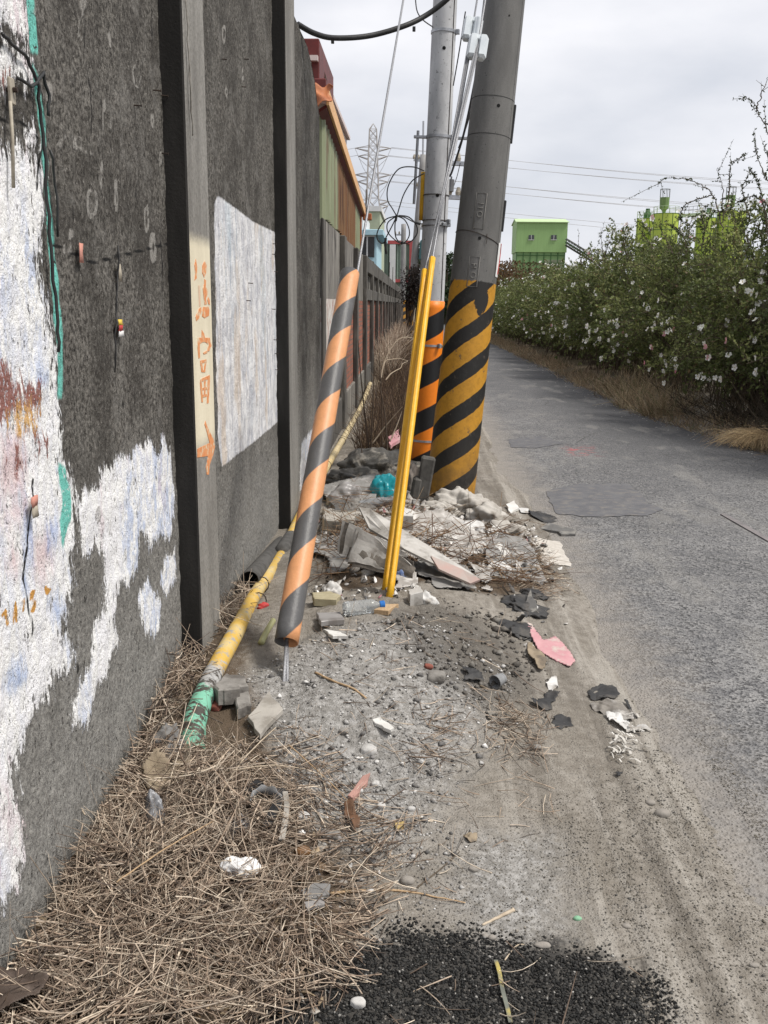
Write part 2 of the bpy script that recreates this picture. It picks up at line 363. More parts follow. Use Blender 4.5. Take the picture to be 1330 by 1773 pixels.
# dark repair patch, following the road crown
def on_road(x, y, lift):
    a = float(edgeL(np.array(max(y, 1.5))))-.25; b_ = float(edgeR(np.array(max(y, 1.5))))+.22
    return .015*math.sin(math.pi*min(max((x-a)/(b_-a), 0), 1))+lift
M_patch = mk('tar patch', (.10, .10, .108), (.135, .135, .14), 9, .8, .5, 140, dirt=(.17, .16, .15), dscale=14)
def patch(pxs, lift=.004):
    pts = [atZ(a, b, .012)[:2] for a, b in pxs]; pts = np.array(pts); cc = pts.mean(0); k = len(pts)
    ring = []
    for i in range(k):
        for u in np.linspace(0, 1, 8, endpoint=False):
            q = pts[i]*(1-u)+pts[(i+1) % k]*u; q = cc+(q-cc)*(1+.06*(random.random()-.5)); ring.append(q)
    m = MB(); vs = []; fs = []; n_ = len(ring)
    for rr in (1, .66, .33):
        vs += [((cc+(q-cc)*rr)[0], (cc+(q-cc)*rr)[1], on_road(*(cc+(q-cc)*rr), lift)) for q in ring]
    vs.append((cc[0], cc[1], on_road(cc[0], cc[1], lift)))
    for r_ in (0, 1): fs += [(r_*n_+i, r_*n_+(i+1) % n_, (r_+1)*n_+(i+1) % n_, (r_+1)*n_+i) for i in range(n_)]
    fs += [(2*n_+i, 2*n_+(i+1) % n_, 3*n_) for i in range(n_)]
    m.add(vs, fs); return tag(m.build('road_patch', M_patch), kind='structure')
patch([(945,850),(1000,838),(1085,838),(1110,855),(1120,872),(1150,884),(1120,893),(1020,895),(960,888)])
patch([(880,760),(940,755),(975,768),(930,776),(885,774)])
# ================================================================== TALL WALL
WX = -.9
wy = [1.0]
while wy[-1] < 9.0: wy.append(wy[-1]+max(.011, .0052*wy[-1]))
wy[-1] = 9.0; wy = np.array(wy); wz = np.linspace(-.25, 3.6, 260)
WY, WZ = np.meshgrid(wy, wz)
topz = 3.47-.2*sstep(8.0, 9.0, wy)-.14*sstep(8.6, 9, wy)+.02*(fbm(wy*6, 1, 0, 3, 77)-.5)
WZZ = -.25+(WZ+.25)*((topz+.25)/3.85)[None, :]
wp = np.c_[WY.ravel(), WZZ.ravel()]
def wl(p, X=WX): q = atX(p[0], p[1], X); return (q[1], q[2])
def wpoly(L): return [wl(p) for p in L]
def wfield(polys, lo=-.12, hi=.12):
    o = np.full(len(wp), lo)
    for p in polys: o = np.maximum(o, np.clip(sdf(wp, wpoly(p)), lo, hi))
    return o
left = [[(-200,-60),(42,-60),(50,50),(46,80),(30,60),(0,40),(-200,20)], [(-200,80),(10,70),(40,95),(55,115),(58,150),(30,140),(10,160),(-200,160)],
 [(-200,260),(20,255),(40,262),(75,300),(78,360),(70,420),(60,450),(85,560),(100,600),(98,640),(105,720),(108,800),(130,860),(128,960),(125,1020),(112,1060),(105,1090),(125,1120),(120,1160),(95,1180),(60,1230),(40,1300),(12,1330),(28,1380),(42,1470),(30,1530),(0,1570),(-200,1600)],
 [(40,225),(60,220),(68,250),(55,262),(42,245)]]
splash = [[(135,890),(150,850),(172,850),(175,820),(200,810),(212,790),(225,800),(240,775),(262,772),(270,790),(282,752),(296,790),(300,880),(292,930),(280,915),(258,940),(255,915),(240,920),(238,980),(222,1000),(205,1020),(195,1080),(205,1110),(165,1190),(150,1250),(125,1260),(128,1210),(160,1150),(165,1080),(185,1060),(183,950),(160,930),(150,950)],
 [(240,1040),(255,1010),(270,1030),(278,1060),(275,1100),(255,1090),(245,1060)], [(285,975),(300,960),(304,1000),(290,1020),(280,1010)], [(522,770),(545,740),(552,800),(530,870),(518,860)]]
panel = [[(371,347),(380,340),(440,385),(476,402),(481,730),(440,765),(384,808),(378,770)]]
teal = [[(44,-60),(56,-60),(62,60),(63,92),(52,92),(48,40)], [(54,110),(62,125),(76,200),(84,300),(93,420),(106,560),(110,690),(102,690),(98,600),(84,420),(76,300),(66,200),(54,125)],
 [(98,800),(112,810),(124,860),(122,900),(110,950),(104,930),(108,870)]]
rust = [[(-60,650),(10,640),(30,670),(72,668),(66,720),(40,712),(20,735),(-60,740)], [(20,790),(30,770),(40,800),(28,815)], [(44,745),(60,745),(78,770),(70,785),(50,765)], [(-60,250),(8,120),(2,140),(-60,260)]]
orange = [[(12,722),(30,708),(66,704),(62,742),(30,748),(14,745)]]
blue = [[(85,1040),(100,1025),(110,1050),(104,1072),(88,1065)], [(15,1160),(35,1150),(42,1175),(30,1190),(14,1180)], [(62,650),(80,645),(80,665),(66,668)], [(80,910),(95,900),(98,940),(84,950)], [(145,1000),(160,995),(163,1015),(150,1028)],[(40,900),(48,895),(52,960),(44,1020),(40,960)]]
pink = [[(55,940),(85,920),(88,960),(75,1010),(58,985)], [(0,760),(30,740),(48,790),(35,850),(0,850)], [(16,960),(30,955),(30,975),(18,980)], [(40,1420),(58,1410),(60,1440),(45,1455)], [(10,880),(40,870),(35,900),(10,910)]]
glue = []
def ann(cx, cy, rx, ry, w=.5, half=False):
    a = np.linspace(0, (4.6 if half else 6.0), 15); o = [(cx+rx*math.cos(t), cy+ry*math.sin(t)) for t in a]
    i = [(cx+(rx*w)*math.cos(t), cy+(ry*(w+.2))*math.sin(t)) for t in a[::-1]]; glue.append(o+i)
for q in ((238,132,8,22,.55,True), (158,352,10,28,.5), (255,380,5,26,.4), (140,48,6,24,.6), (266,430,6,28,.2), (122,405,5,11,.1), (115,432,7,12,.4), (200,340,4,30,.3), (60,20,4,8,.1),(135,250,8,14,.3),(174,305,4,26,.3),(84,160,5,20,.2),(143,8,8,10,.1),(265,210,4,14,.2),(278,275,4,14,.3),(190,70,3,16,.1),(388,60,3,18,.3),(168,890,5,15,.2),(120,238,12,6,.4),(150,265,10,5,.5),(105,250,5,9,.3),(180,200,2,30,.2),(190,205,2,25,.2),(392,160,2,12,.2),(420,130,2,14,.2)): ann(*q)
crack = np.full(len(wp), -.1)
for L in ([(85,420),(160,455),(300,420)], [(0,205),(40,215),(75,250),(60,330)], [(205,420),(200,560),(200,640)], [(55,830),(40,1000),(55,1100)], [(262,0),(268,150),(275,300),(282,560)], [(140,0),(150,110),(158,230)],[(170,0),(176,120)]):
    crack = np.maximum(crack, np.clip(sline(wp, [wl(p) for p in L], .004), -.1, .1))
SCR = ([(12,1100),(42,1055),(62,1185)], [(105,1060),(112,1160)], [(130,985),(142,1130)], [(105,1095),(142,1075)], [(195,965),(200,1050)], [(288,888),(262,890),(262,955),(295,965),(298,1020),(270,1055)], [(395,850),(428,872),(402,900),(442,872)])
scrawl = np.full(len(wp), -.05)
for L in SCR: scrawl = np.maximum(scrawl, np.clip(sline(wp, [wl((a/5.066, 850+b/5.066)) for a, b in L], .0065), -.05, .05))
wa = dict(scrawl=scrawl, white=wfield(left), splash=wfield(splash), panel=wfield(panel, -.2, .2), teal=wfield(teal, -.08, .08), rust=wfield(rust), orange=wfield(orange), blue=wfield(blue), pink=wfield(pink), glue=wfield(glue, -.05, .05), crack=crack)
pm = np.maximum(sstep(-.01, .01, wa['white']), sstep(-.01, .01, wa['splash']))
disp = .010*(fbm(WY.ravel()*7, WZZ.ravel()*5, 0, 4, 41)-.5)+.010*(fbm(WY.ravel()*38, WZZ.ravel()*24, 0, 2, 43)-.5)+.004*pm*fbm(WY.ravel()*25, WZZ.ravel()*12, 0, 2, 44)
disp *= sstep(0, .1, 9.0-WY.ravel())
n = NT('weathered cement render'); v3 = n.vec((1, 1, .3)); v4 = n.vec((1, 1, .16))
nA = n.noise(9, 7, .65, v3); nB = n.noise(60, 5, .7); nC = n.noise(260, 2, .7); st = n.noise(14, 6, .7, v4); chip = n.noise(38, 6, .72, v3)
z = n.xyz()[2]; yy = n.xyz()[1]
pit = n.noise(95, 3, .75, n.vec((1, 1, .55))); pit2 = n.noise(42, 4, .75, n.vec((1, 1, .4)))
c = n.mix(n.rng(nB, .36, .64), (.036, .033, .029), (.185, .174, .156)); c = n.mix(n.rng(n.noise(3.2, 7, .68), .4, .62, 0, .75), c, (.045, .041, .036)); c = n.mix(n.rng(n.noise(6.1, 6, .7), .52, .66, 0, .55), c, (.19, .182, .168))
low = n.rng(n.math('ADD', z, n.math('MULTIPLY', nA, .8)), 1.7, .5); c = n.mix(n.math('MULTIPLY', low, .9), c, n.mix(n.rng(nB, .3, .7), (.17, .166, .157), (.33, .322, .30)))
c = n.mix(n.rng(pit, .60, .70, 0, .75), c, (.30, .285, .26)); c = n.mix(n.rng(pit, .40, .32, 0, .9), c, (.010, .009, .008)); c = n.mix(n.rng(pit2, .36, .28, 0, .9), c, (.010, .009, .008))
c = n.mix(n.rng(st, .60, .72, 0, .25), c, (.21, .2, .185))
c = n.mix(n.rng(n.noise(30, 3, .6, n.vec((1, 1, .3))), .66, .72, 0, .85), c, (.01, .01, .01))
base = c
wn = n.mix(n.rng(n.noise(5, 5, .6, v3), .42, .66), (.78, .78, .80), (.50, .56, .70))
wn = n.mix(n.rng(n.noise(7.3, 4, .6, v3), .56, .68, 0, .5), wn, (.60, .46, .48)); wn = n.mix(n.rng(n.noise(26, 6, .75, n.vec((1, 1, .4))), .44, .56), wn, (.82, .82, .81)); wn = n.mix(n.rng(n.noise(70, 4, .75), .57, .70, 0, .4), wn, (.40, .40, .41))
wn = n.mix(n.math('MULTIPLY', n.mask('pink', .2, .05, chip), .7), wn, (.60, .42, .43)); wn = n.mix(n.math('MULTIPLY', n.mask('blue', .2, .035, chip), .75), wn, (.27, .37, .60))
wn = n.mix(n.math('MULTIPLY', n.mask('rust', .25, .012, chip), n.rng(pit, .36, .44)), wn, n.mix(nB, (.30, .10, .085), (.20, .13, .11))); wn = n.mix(n.math('MULTIPLY', n.mask('orange', .2, .02, chip), n.rng(pit, .42, .5, 0, .85)), wn, (.60, .36, .12))
mw = n.math('MAXIMUM', n.mask('white', .26, .012, n.math('MULTIPLY_ADD', n.math('SUBTRACT', pit, .5), .5, chip)), n.mask('splash', .17, .008, n.math('ADD', .07, n.math('MULTIPLY_ADD', n.math('SUBTRACT', pit, .5), .55, n.noise(24, 6, .72, n.vec((1, 1, .24)))))))
mw = n.math('MULTIPLY', mw, n.rng(chip, .35, .38)); mw = n.math('MULTIPLY', mw, n.rng(pit, .31, .36, .25, 1)); mw = n.math('MULTIPLY', mw, n.rng(pit2, .30, .34))
c = n.mix(mw, c, wn)
v5 = n.vec((1, 1, .3)); pw = n.mix(n.rng(n.noise(18, 7, .75, v5), .36, .62), (.42, .43, .47), (.76, .76, .76)); pw = n.mix(n.rng(n.noise(4.2, 5, .6, v3), .54, .66, 0, .6), pw, (.56, .45, .34))
pw = n.mix(n.rng(n.noise(3.1, 4, .6, v4), .56, .7, 0, .45), pw, (.36, .47, .55)); pw = n.mix(n.rng(nB, .66, .7), pw, (.2, .19, .18))
mp_ = n.math('MULTIPLY', n.mask('panel', .03, .006, chip), n.rng(n.noise(40, 6, .7, v4), .30, .35)); c = n.mix(mp_, c, pw)
mt = n.math('MULTIPLY', n.mask('teal', .03, .006, chip), n.rng(nB, .36, .42)); c = n.mix(mt, c, (.16, .50, .43))
mg = n.mask('glue', .022, .003, chip); c = n.mix(n.math('MULTIPLY', mg, .6), c, (.36, .345, .32))
c = n.mix(n.math('MULTIPLY', n.mask('scrawl', .012, .002, nB), n.rng(pit, .3, .36)), c, (.52, .27, .07))
c = n.mix(n.rng(n.attr('crack'), -.004, .001), c, (.012, .012, .012))
hh = n.math('ADD', n.math('ADD', n.math('MULTIPLY', nB, .8), n.math('MULTIPLY', n.math('ADD', pit, n.rng(pit2, .25, .4)), .8)), n.math('ADD', n.math('MULTIPLY', mw, .35), n.math('MULTIPLY', mg, .4)))
M_wall = n.done(c, .9, n.bump(hh, .9, .010), 0, .2)
tw = thing('concrete_wall', 'tall weathered dark concrete wall with peeling white and teal paint along the left', 'wall')
a_, b_ = WY.shape; ii = np.arange((a_-1)*b_).reshape(a_-1, b_)[:, :-1].ravel()
npmesh('wall_face', np.c_[WX+disp, WY.ravel(), WZZ.ravel()], np.c_[ii, ii+1, ii+b_+1, ii+b_], M_wall, tw, True, attrs=wa)
M_conc = mk('old grey concrete', (.13, .123, .112), (.075, .07, .064), 6, .9, .6, 90, dirt=(.045, .042, .038), dscale=9, stretch=(1, 1, .25))
m = MB(); m.prism([(WX-.02, 1.0, -.25), (WX-.02, 1.0, 3.46), (WX-.02, 8, 3.46), (WX-.02, 9.0, 3.12), (WX-.02, 9.0, -.25)], (-.16, 0, 0)); m.build('wall_core', M_conc, tw)
# end-grain lip closing face to core
m = MB(); m.add([(WX, 9.0, -.25), (WX, 9.0, float(topz[-1])), (WX-.03, 9.002, float(topz[-1])), (WX-.03, 9.002, -.25)], [(0, 1, 2, 3)])
kk = [i for i in range(len(wy)) if i % 6 == 0]+[len(wy)-1]
vs = []; [vs.extend([(WX+.001, wy[i], topz[i]), (WX-.175, wy[i], topz[i]+.004)]) for i in kk]
m.add(vs, [(2*i, 2*i+1, 2*i+3, 2*i+2) for i in range(len(kk)-1)]); m.build('coping', M_conc, tw)
# pilasters
n = NT('pilaster cement'); v4 = n.vec((1, 1, .2)); nB = n.noise(80, 5, .65); st = n.noise(7, 6, .65, v4); xx, yy, z = n.xyz()
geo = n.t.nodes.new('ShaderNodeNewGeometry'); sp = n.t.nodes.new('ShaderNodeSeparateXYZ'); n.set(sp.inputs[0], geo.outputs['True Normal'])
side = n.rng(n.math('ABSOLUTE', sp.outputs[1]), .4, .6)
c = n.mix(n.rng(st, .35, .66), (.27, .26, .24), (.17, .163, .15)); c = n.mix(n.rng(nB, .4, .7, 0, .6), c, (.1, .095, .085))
# shade of the side faces is put into their colour as near-black
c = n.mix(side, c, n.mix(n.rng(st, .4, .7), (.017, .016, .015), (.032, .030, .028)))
zc0 = float(atX(350, 772, -.82)[2]); zc1 = float(atX(350, 416, -.82)[2])
cr = n.math('MULTIPLY', n.rng(z, zc0-.06, zc0+.05), n.rng(n.math('MULTIPLY_ADD', nB, .03, z), zc1+.045, zc1-.02))
cr = n.math('MULTIPLY', cr, n.math('MULTIPLY', n.math('SUBTRACT', 1, side), n.attr('lettered')))
c = n.mix(n.math('MULTIPLY', cr, .93), c, n.mix(n.rng(st, .3, .7), (.74, .68, .52), (.62, .56, .42)))
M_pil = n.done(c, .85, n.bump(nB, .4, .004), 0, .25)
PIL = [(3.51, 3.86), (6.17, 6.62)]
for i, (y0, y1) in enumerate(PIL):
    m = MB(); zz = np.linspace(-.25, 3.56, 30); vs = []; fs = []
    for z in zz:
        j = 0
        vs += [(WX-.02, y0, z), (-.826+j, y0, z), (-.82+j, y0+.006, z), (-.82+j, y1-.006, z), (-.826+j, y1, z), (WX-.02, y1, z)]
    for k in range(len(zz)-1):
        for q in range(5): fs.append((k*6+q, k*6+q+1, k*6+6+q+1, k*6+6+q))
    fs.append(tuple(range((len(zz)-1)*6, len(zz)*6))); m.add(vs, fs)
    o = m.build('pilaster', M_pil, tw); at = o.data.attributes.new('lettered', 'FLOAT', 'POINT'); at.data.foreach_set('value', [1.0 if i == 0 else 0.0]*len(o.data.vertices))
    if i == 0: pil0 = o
# lettering brushed on the first pilaster
M_letter = mk('orange brush paint', (.60, .21, .075), (.66, .30, .13), 30, .8, .2, 80, dirt=(.62, .52, .36), dscale=40)
def zo(p): return (310+p[0]/4.03, 400+p[1]/4.03)
CH = [[(118,195),(128,250),(125,330),(110,345),(115,300),(110,240)], [(182,205),(193,240),(190,290),(177,325),(163,290),(165,240)],
 [(178,335),(190,345),(188,390),(200,410),(200,440),(188,470),(195,510),(180,515),(172,440),(168,400),(178,370)], [(205,460),(215,480),(217,515),(207,510),(200,480)],
 [(170,530),(205,528),(213,550),(210,590),(180,607),(163,595),(162,560)], [(140,545),(155,530),(157,560),(140,610),(122,628),(117,600)],
 [(160,690),(178,720),(182,745),(215,745),(228,800),(212,840),(200,838),(205,790),(185,775),(165,775),(145,790),(148,885),(137,890),(130,800),(132,745),(160,745)],
 [(170,850),(195,835),(200,850),(175,862)], [(150,905),(192,895),(192,915),(150,925)], [(150,926),(162,924),(170,985),(158,985)], [(180,916),(192,915),(185,968),(175,972)], [(172,973),(185,969),(185,985),(172,987)],
 [(150,1035),(215,1005),(217,1028),(150,1056)], [(148,1058),(160,1055),(168,1195),(158,1195)], [(202,1036),(217,1030),(208,1200),(196,1205)], [(162,1095),(174,1094),(174,1110),(163,1112)], [(189,1091),(200,1090),(200,1106),(189,1108)], [(176,1050),(188,1046),(186,1135),(176,1137)], [(167,1142),(195,1137),(195,1155),(168,1162)],
 [(185,1325),(205,1380),(240,1450),(252,1500),(240,1560),(215,1630),(210,1700),(195,1700),(190,1650),(205,1570),(130,1580),(130,1520),(215,1480),(195,1400),(180,1350)]]
m = MB()
for p in CH:
    q = [atX(*zo(k), -.8185) for k in p]; m.prism(q, (-.002, 0, 0))
lt = m.build('painted_lettering', M_letter, pil0)
M_stain = mk('pale orange brush paint', (.62, .42, .30), (.60, .48, .34), 30, .8, .2, 80)
m = MB(); m.prism([atX(*zo(k), -.8188) for k in [(135,380),(148,380),(153,520),(142,528)]], (-.002, 0, 0)); m.build('faded_lettering', M_stain, pil0)
# nails along the white panel and loose ones in the render
M_blk = mk('black rubber', (.014, .014, .015), (.03, .03, .03), 20, .55, .2, 80, spec=.4)
M_dark = mk('dark rusty metal', (.03, .025, .022), (.06, .04, .03), 30, .7, .2, 80, metal=.3)
nl = [(474,422),(473,440),(476,470),(472,535),(475,588),(477,612),(478,640),(432,490),(428,520),(270,156),(282,165),(236,182),(283,265),(386,102),(425,102),(420,150),(434,148),(470,60),(472,214),(198,478),(302,640),(298,688)]
for a, b in nl[:16]:
    q = atX(a, b, WX+.006); m = MB(); m.tube([q+(-.01, 0, 0), q+(.016, 0, -.002), q+(.018, 0, -.002)], [.0025, .0025, .005], 6); m.build('nail', M_dark, tw)
# ================================================================== small fixtures on the wall
def wall_cable(pts, r, label, col=None, X=-.885):
    q = [atX(a, b, X) for a, b in pts]; q0 = q[0]
    m = MB(); sm = []
    for a, b in zip(q[:-1], q[1:]):
        for u in np.linspace(0, 1, 4, endpoint=False): sm.append(a*(1-u)+b*u+np.array((random.uniform(-.002, .004), random.uniform(-.002, .002), 0)))
    sm.append(q[-1]); m.tube([p-q0 for p in sm], r, 7)
    return tag(m.build('cable', col or M_blk, None, True, tuple(q0)), label, 'cable')
wall_cable([(2,58),(20,75),(48,100),(66,150),(74,230),(80,320),(88,430),(97,540),(101,610)], .0042, 'black cable pinned down the wall beside the teal painted line')
wall_cable([(30,135),(55,150),(75,125),(84,165),(84,200)], .004, 'short frayed black cable end looping over the teal line')
wall_cable([(88,260),(96,320),(100,410)], .003, 'thin dark wire hanging on the wall right of the teal line')
wall_cable([(205,425),(203,500),(200,560),(199,645)], .0022, 'thin dark wire hanging down above the small red and yellow sticker')
M_string = mk('pale string', (.30, .28, .25), (.2, .19, .17), 60, .9, .2, 200)
wall_cable([(322,-20),(325,70),(329,150),(334,235),(330,180),(326,80)], .0022, 'loop of pale string hanging down the grey pilaster', M_string, -.812)
M_galv = mk('galvanised steel', (.42, .43, .45), (.30, .31, .33), 30, .45, .15, 120, metal=.75, spec=.5)
M_bone = mk('aged ivory plastic', (.40, .36, .29), (.28, .25, .2), 40, .6, .2, 80)
t = thing('cable_clip', 'small ivory metal clip bracket on the white paint at the upper left edge', 'bracket', atX(20, 160, -.885))
m = MB(); m.box((-.004, -.012, -.025), (.004, .012, .03), bev=.002); m.build('plate', M_bone, t)
m = MB(); m.tube([(.0, -.01, -.02), (.004, -.022, -.1), (.002, -.03, -.2)], .004, 7); m.build('rod', M_bone, t, True)
m = MB(); m.tube([(-.01, 0, .005), (.014, 0, .005)], [.005, .006], 7); m.build('bolt', M_dark, t)
def scrap(px, py, w, h, mats, label, cat, X=-.888):
    q = atX(px, py, X); m = MB(); k = len(mats)
    for i in range(k):
        P = np.array([[((random.random()-.3)*.006, -w/2+w*u, h*(i+v)/k-h/2) for v in (0, .5, 1)] for u in np.linspace(0, 1, 4)]); m.grid(P, mi=i)
    o = m.build('torn_sticker', mats, None, True, tuple(q)); sm = o.modifiers.new('s', 'SOLIDIFY'); sm.thickness = .002; return tag(o, label, cat)
M_wht = mk('white paper', (.74, .74, .73), (.62, .62, .61), 20, .8, .2, 90)
M_red = mk('red print', (.48, .045, .04), (.4, .05, .05), 30, .6, .1, 80); M_yel_p = mk('yellow print', (.7, .52, .08), (.6, .42, .07), 30, .6, .1, 80)
M_pinkp = mk('salmon paper', (.55, .25, .19), (.45, .22, .18), 30, .8, .2, 80)
scrap(208, 568, .045, .05, [M_wht, M_red, M_yel_p], 'small torn sticker of white, red and yellow on the dark wall', 'sticker')
scrap(139, 438, .03, .05, [M_pinkp], 'salmon pink scrap stuck on the dark wall', 'sticker')
scrap(206, 472, .02, .05, [M_bone], 'small pale curled paper scrap hanging on the dark wall', 'sticker')
scrap(59, 877, .03, .05, [M_bone, M_pinkp], 'pale tile chip with a reddish edge stuck in the white paint', 'sticker', -.88)
# ================================================================== POLES
def stripe_mat(name, c1, c2, period, nst, duty, conc=None, ztop=None, wear=.5, gloss=.5, smear=False):
    n = NT(name); x, y, z = n.xyz(); th = n.math('ARCTAN2', y, x)
    wob = n.noise(9, 4, .6); ph = n.math('SUBTRACT', n.math('DIVIDE', n.math('MULTIPLY_ADD', n.math('SUBTRACT', wob, .5), .03*wear, z), period), n.math('MULTIPLY', th, nst/(2*math.pi)))
    fr = n.math('FRACT', n.math('ADD', ph, 40)); f = n.rng(n.math('ABSOLUTE', n.math('SUBTRACT', fr, .5)), duty/2-.012, duty/2+.012)
    ni = n.noise(26, 6, .7); nf = n.noise(120, 3, .7)
    a = n.mix(n.rng(ni, .4, .65, 0, .5*wear), c1, tuple(v*.62 for v in c1)); b_ = n.mix(n.rng(ni, .5, .7, 0, .6*wear), c2, tuple(v*1.6+.012 for v in c2))
    c = n.mix(f, b_, a)
    if wear > .6:
        c = n.mix(n.math('MULTIPLY', n.rng(n.noise(17, 7, .72), .60, .66), .75), c, (.075, .06, .045))
        c = n.mix(n.math('MULTIPLY', n.rng(z, .75, .0), n.rng(n.noise(6, 6, .65), .3, .62, 0, .75)), c, (.06, .048, .038))
    h = n.math('MULTIPLY', ni, .6)
    if conc:
        st = n.noise(6, 6, .65, n.vec((1, 1, .25))); cc = n.mix(n.rng(st, .35, .68), conc, tuple(v*.66 for v in conc)); cc = n.mix(n.rng(nf, .3, .75, 0, .3), cc, (.07, .068, .065))
        cc = n.mix(n.rng(n.noise(50, 2, .5), .70, .74), cc, (.05, .05, .05))
        k = n.rng(n.math('MULTIPLY_ADD', n.math('SUBTRACT', ni, .5), .05, z), ztop-.004, ztop+.006); c = n.mix(k, c, cc)
        if smear:   # a rough brush smear of black over the top of the yellow
            d = n.math('ADD', n.math('POWER', n.math('DIVIDE', n.math('SUBTRACT', th, -1.15), .34), 2), n.math('POWER', n.math('DIVIDE', n.math('SUBTRACT', z, ztop-.12), .12), 2))
            c = n.mix(n.rng(n.math('MULTIPLY_ADD', n.math('SUBTRACT', n.noise(14, 6, .75), .5), 2.4, d), 1.0, .75), c, (.016, .015, .014))
    return n.done(c, gloss, n.bump(n.math('ADD', h, nf), .35, .004), 0, .35)
def pole_obj(name, label, cat, base, top, r0, r1, mat, seg=48, rows=40, smooth=True):
    base = np.array(base, float); d = np.array(top, float)-base; L = float(np.linalg.norm(d))
    o = thing(name, label, cat); o.matrix_world = frame(base, d)
    m = MB(); m.tube([(0, 0, L*i/rows) for i in range(rows+1)], [r0+(r1-r0)*i/rows for i in range(rows+1)], seg)
    m.v = [(-y, x, z) if False else (x, y, z) for x, y, z in m.v]
    s = m.build('shaft', mat, o, smooth); return o, L
def ring(o, z, r, h, mat, name='band', lug=None, gap=.002, a0=0, a1=2*math.pi):
    m = MB(); k = 40; vs = []
    for i in range(k+1):
        a = a0+(a1-a0)*i/k
        for rr, zz in ((r, z-h/2), (r+gap+.003, z-h/2), (r+gap+.003, z+h/2), (r, z+h/2)): vs.append((rr*math.cos(a), rr*math.sin(a), zz))
    m.add(vs, [(i*4+q, i*4+(q+1) % 4, i*4+4+(q+1) % 4, i*4+4+q) for i in range(k) for q in range(4)])
    if lug is not None:
        c, s_ = math.cos(lug), math.sin(lug); M = Matrix.Rotation(lug, 4, 'Z'); m.box((r, -.012, z-.02), (r+.035, .012, z+.02), M=M, bev=.003)
    return m.build(name, mat, o, False)
def rad_at(z, L, r0, r1): return r0+(r1-r0)*z/L
M_hole = mk('dark hole', (.006, .006, .006), (.01, .01, .01), 20, .9, 0)
def hole(o, z, r, ang, rr=.013):
    m = MB(); M = Matrix.Rotation(ang, 4, 'Z'); v = [M @ Vector((r+.0015, rr*math.cos(a), z+rr*math.sin(a))) for a in np.linspace(0, 2*math.pi, 14, endpoint=False)]
    v += [M @ Vector((r-.004, rr*math.cos(a), z+rr*math.sin(a))) for a in np.linspace(0, 2*math.pi, 14, endpoint=False)]
    m.add(v, [tuple(range(14))]+[(i, i+14, (i+1) % 14+14, (i+1) % 14) for i in range(14)]); m.build('bolt_hole', M_hole, o)
# --- the big leaning pole
b0 = gp(777, 868); b0 = np.array((b0[0], b0[1]+.16, b0[2]-.15)); ptop = atY(872, 10, 7.35); dirv = ptop-b0; tz = b0+dirv*2.2
r0p, r1p = .186, .100
Lp = float(np.linalg.norm(tz-b0))
zt = float(np.linalg.norm(atY(818, 488, 7.05)-b0))
M_p1 = stripe_mat('pole paint', (.48, .235, .022), (.014, .013, .012), .288, 3, .46, (.160, .157, .150), zt, 1.0, .6, True)
bigp, Lp = pole_obj('utility_pole', 'thick leaning grey concrete utility pole with yellow and black stripes around its foot', 'utility pole', b0, tz, r0p, r1p, M_p1, 64, 60)
def zpole(py, b=b0, d=nz(dirv), X0=(777, 872, 868, 10)):
    # height along the axis seen at photo row py
    best = None
    for s in np.linspace(0, 9, 1801):
        p = b+d*s; v = p-C0; c = v[0]*CX+v[1]*GY-v[2]*DN; y = 886.5+F*c[1]/c[2]
        if best is None or abs(y-py) < best[0]: best = (abs(y-py), s)
    return best[1]
M_seam = mk('dark joint', (.03, .03, .03), (.05, .05, .048), 30, .9, 0)
for py in (176, 240): z = zpole(py); ring(bigp, z, rad_at(z, Lp, r0p, r1p), .004, M_seam, 'strap_mark', gap=-.0015)
z = zpole(412); m = MB(); rr = rad_at(z, Lp, r0p, r1p)+.003
m.tube([((rr)*math.cos(a), (rr)*math.sin(a), z+.05*math.cos(a*1.0+2.6)-.02) for a in np.linspace(-math.pi, .3, 24)], .0022, 6); m.build('tie_wire', M_dark, bigp)
m = MB(); a = -1.25; m.tube([(rr*math.cos(a), rr*math.sin(a), z+.01), ((rr+.01)*math.cos(a), (rr+.01)*math.sin(a), z-.03), ((rr+.004)*math.cos(a), (rr+.004)*math.sin(a), z-.06)], .002, 6); m.build('wire_tail', M_dark, bigp)
for py, ang in ((192, -1.35), (418, -1.55), (40, -1.3)): z = zpole(py); hole(bigp, z, rad_at(z, Lp, r0p, r1p), ang, .012 if py != 40 else .006)
# vertical seam and the flap of dark tape on its right edge
m = MB(); zs = np.linspace(zpole(500), zpole(0), 30)
for s_ in (-.0012,):
    vs = []
    for z in zs:
        r_ = rad_at(z, Lp, r0p, r1p)+.0012
        for a in (-.56, -.545): vs.append((r_*math.cos(a), r_*math.sin(a), z))
    m.add(vs, [(2*i, 2*i+1, 2*i+3, 2*i+2) for i in range(len(zs)-1)])
m.build('seam_line', M_seam, bigp)
for pa, pb in ((180, 246), (345, 398)):
    za_, zb_ = zpole(pb), zpole(pa); m = MB(); r_ = rad_at(za_, Lp, r0p, r1p); M = Matrix.Rotation(-.12, 4, 'Z')
    m.box((r_-.01, -.02, za_), (r_+.012, .02, zb_), M=M, bev=.003); m.build('tape_flap', M_blk, bigp)
za_, zb_ = zpole(478), zpole(420); r_ = rad_at(za_, Lp, r0p, r1p); vs = []; m = MB()
for z in np.linspace(za_, zb_, 8):
    for a in np.linspace(-.5, -.12, 6): vs.append(((r_+.004)*math.cos(a), (r_+.004)*math.sin(a), z))
m.add(vs, [(i*6+j, i*6+j+1, i*6+7+j, i*6+6+j) for i in range(7) for j in range(5)]); m.build('paper_notice', M_wht, bigp)
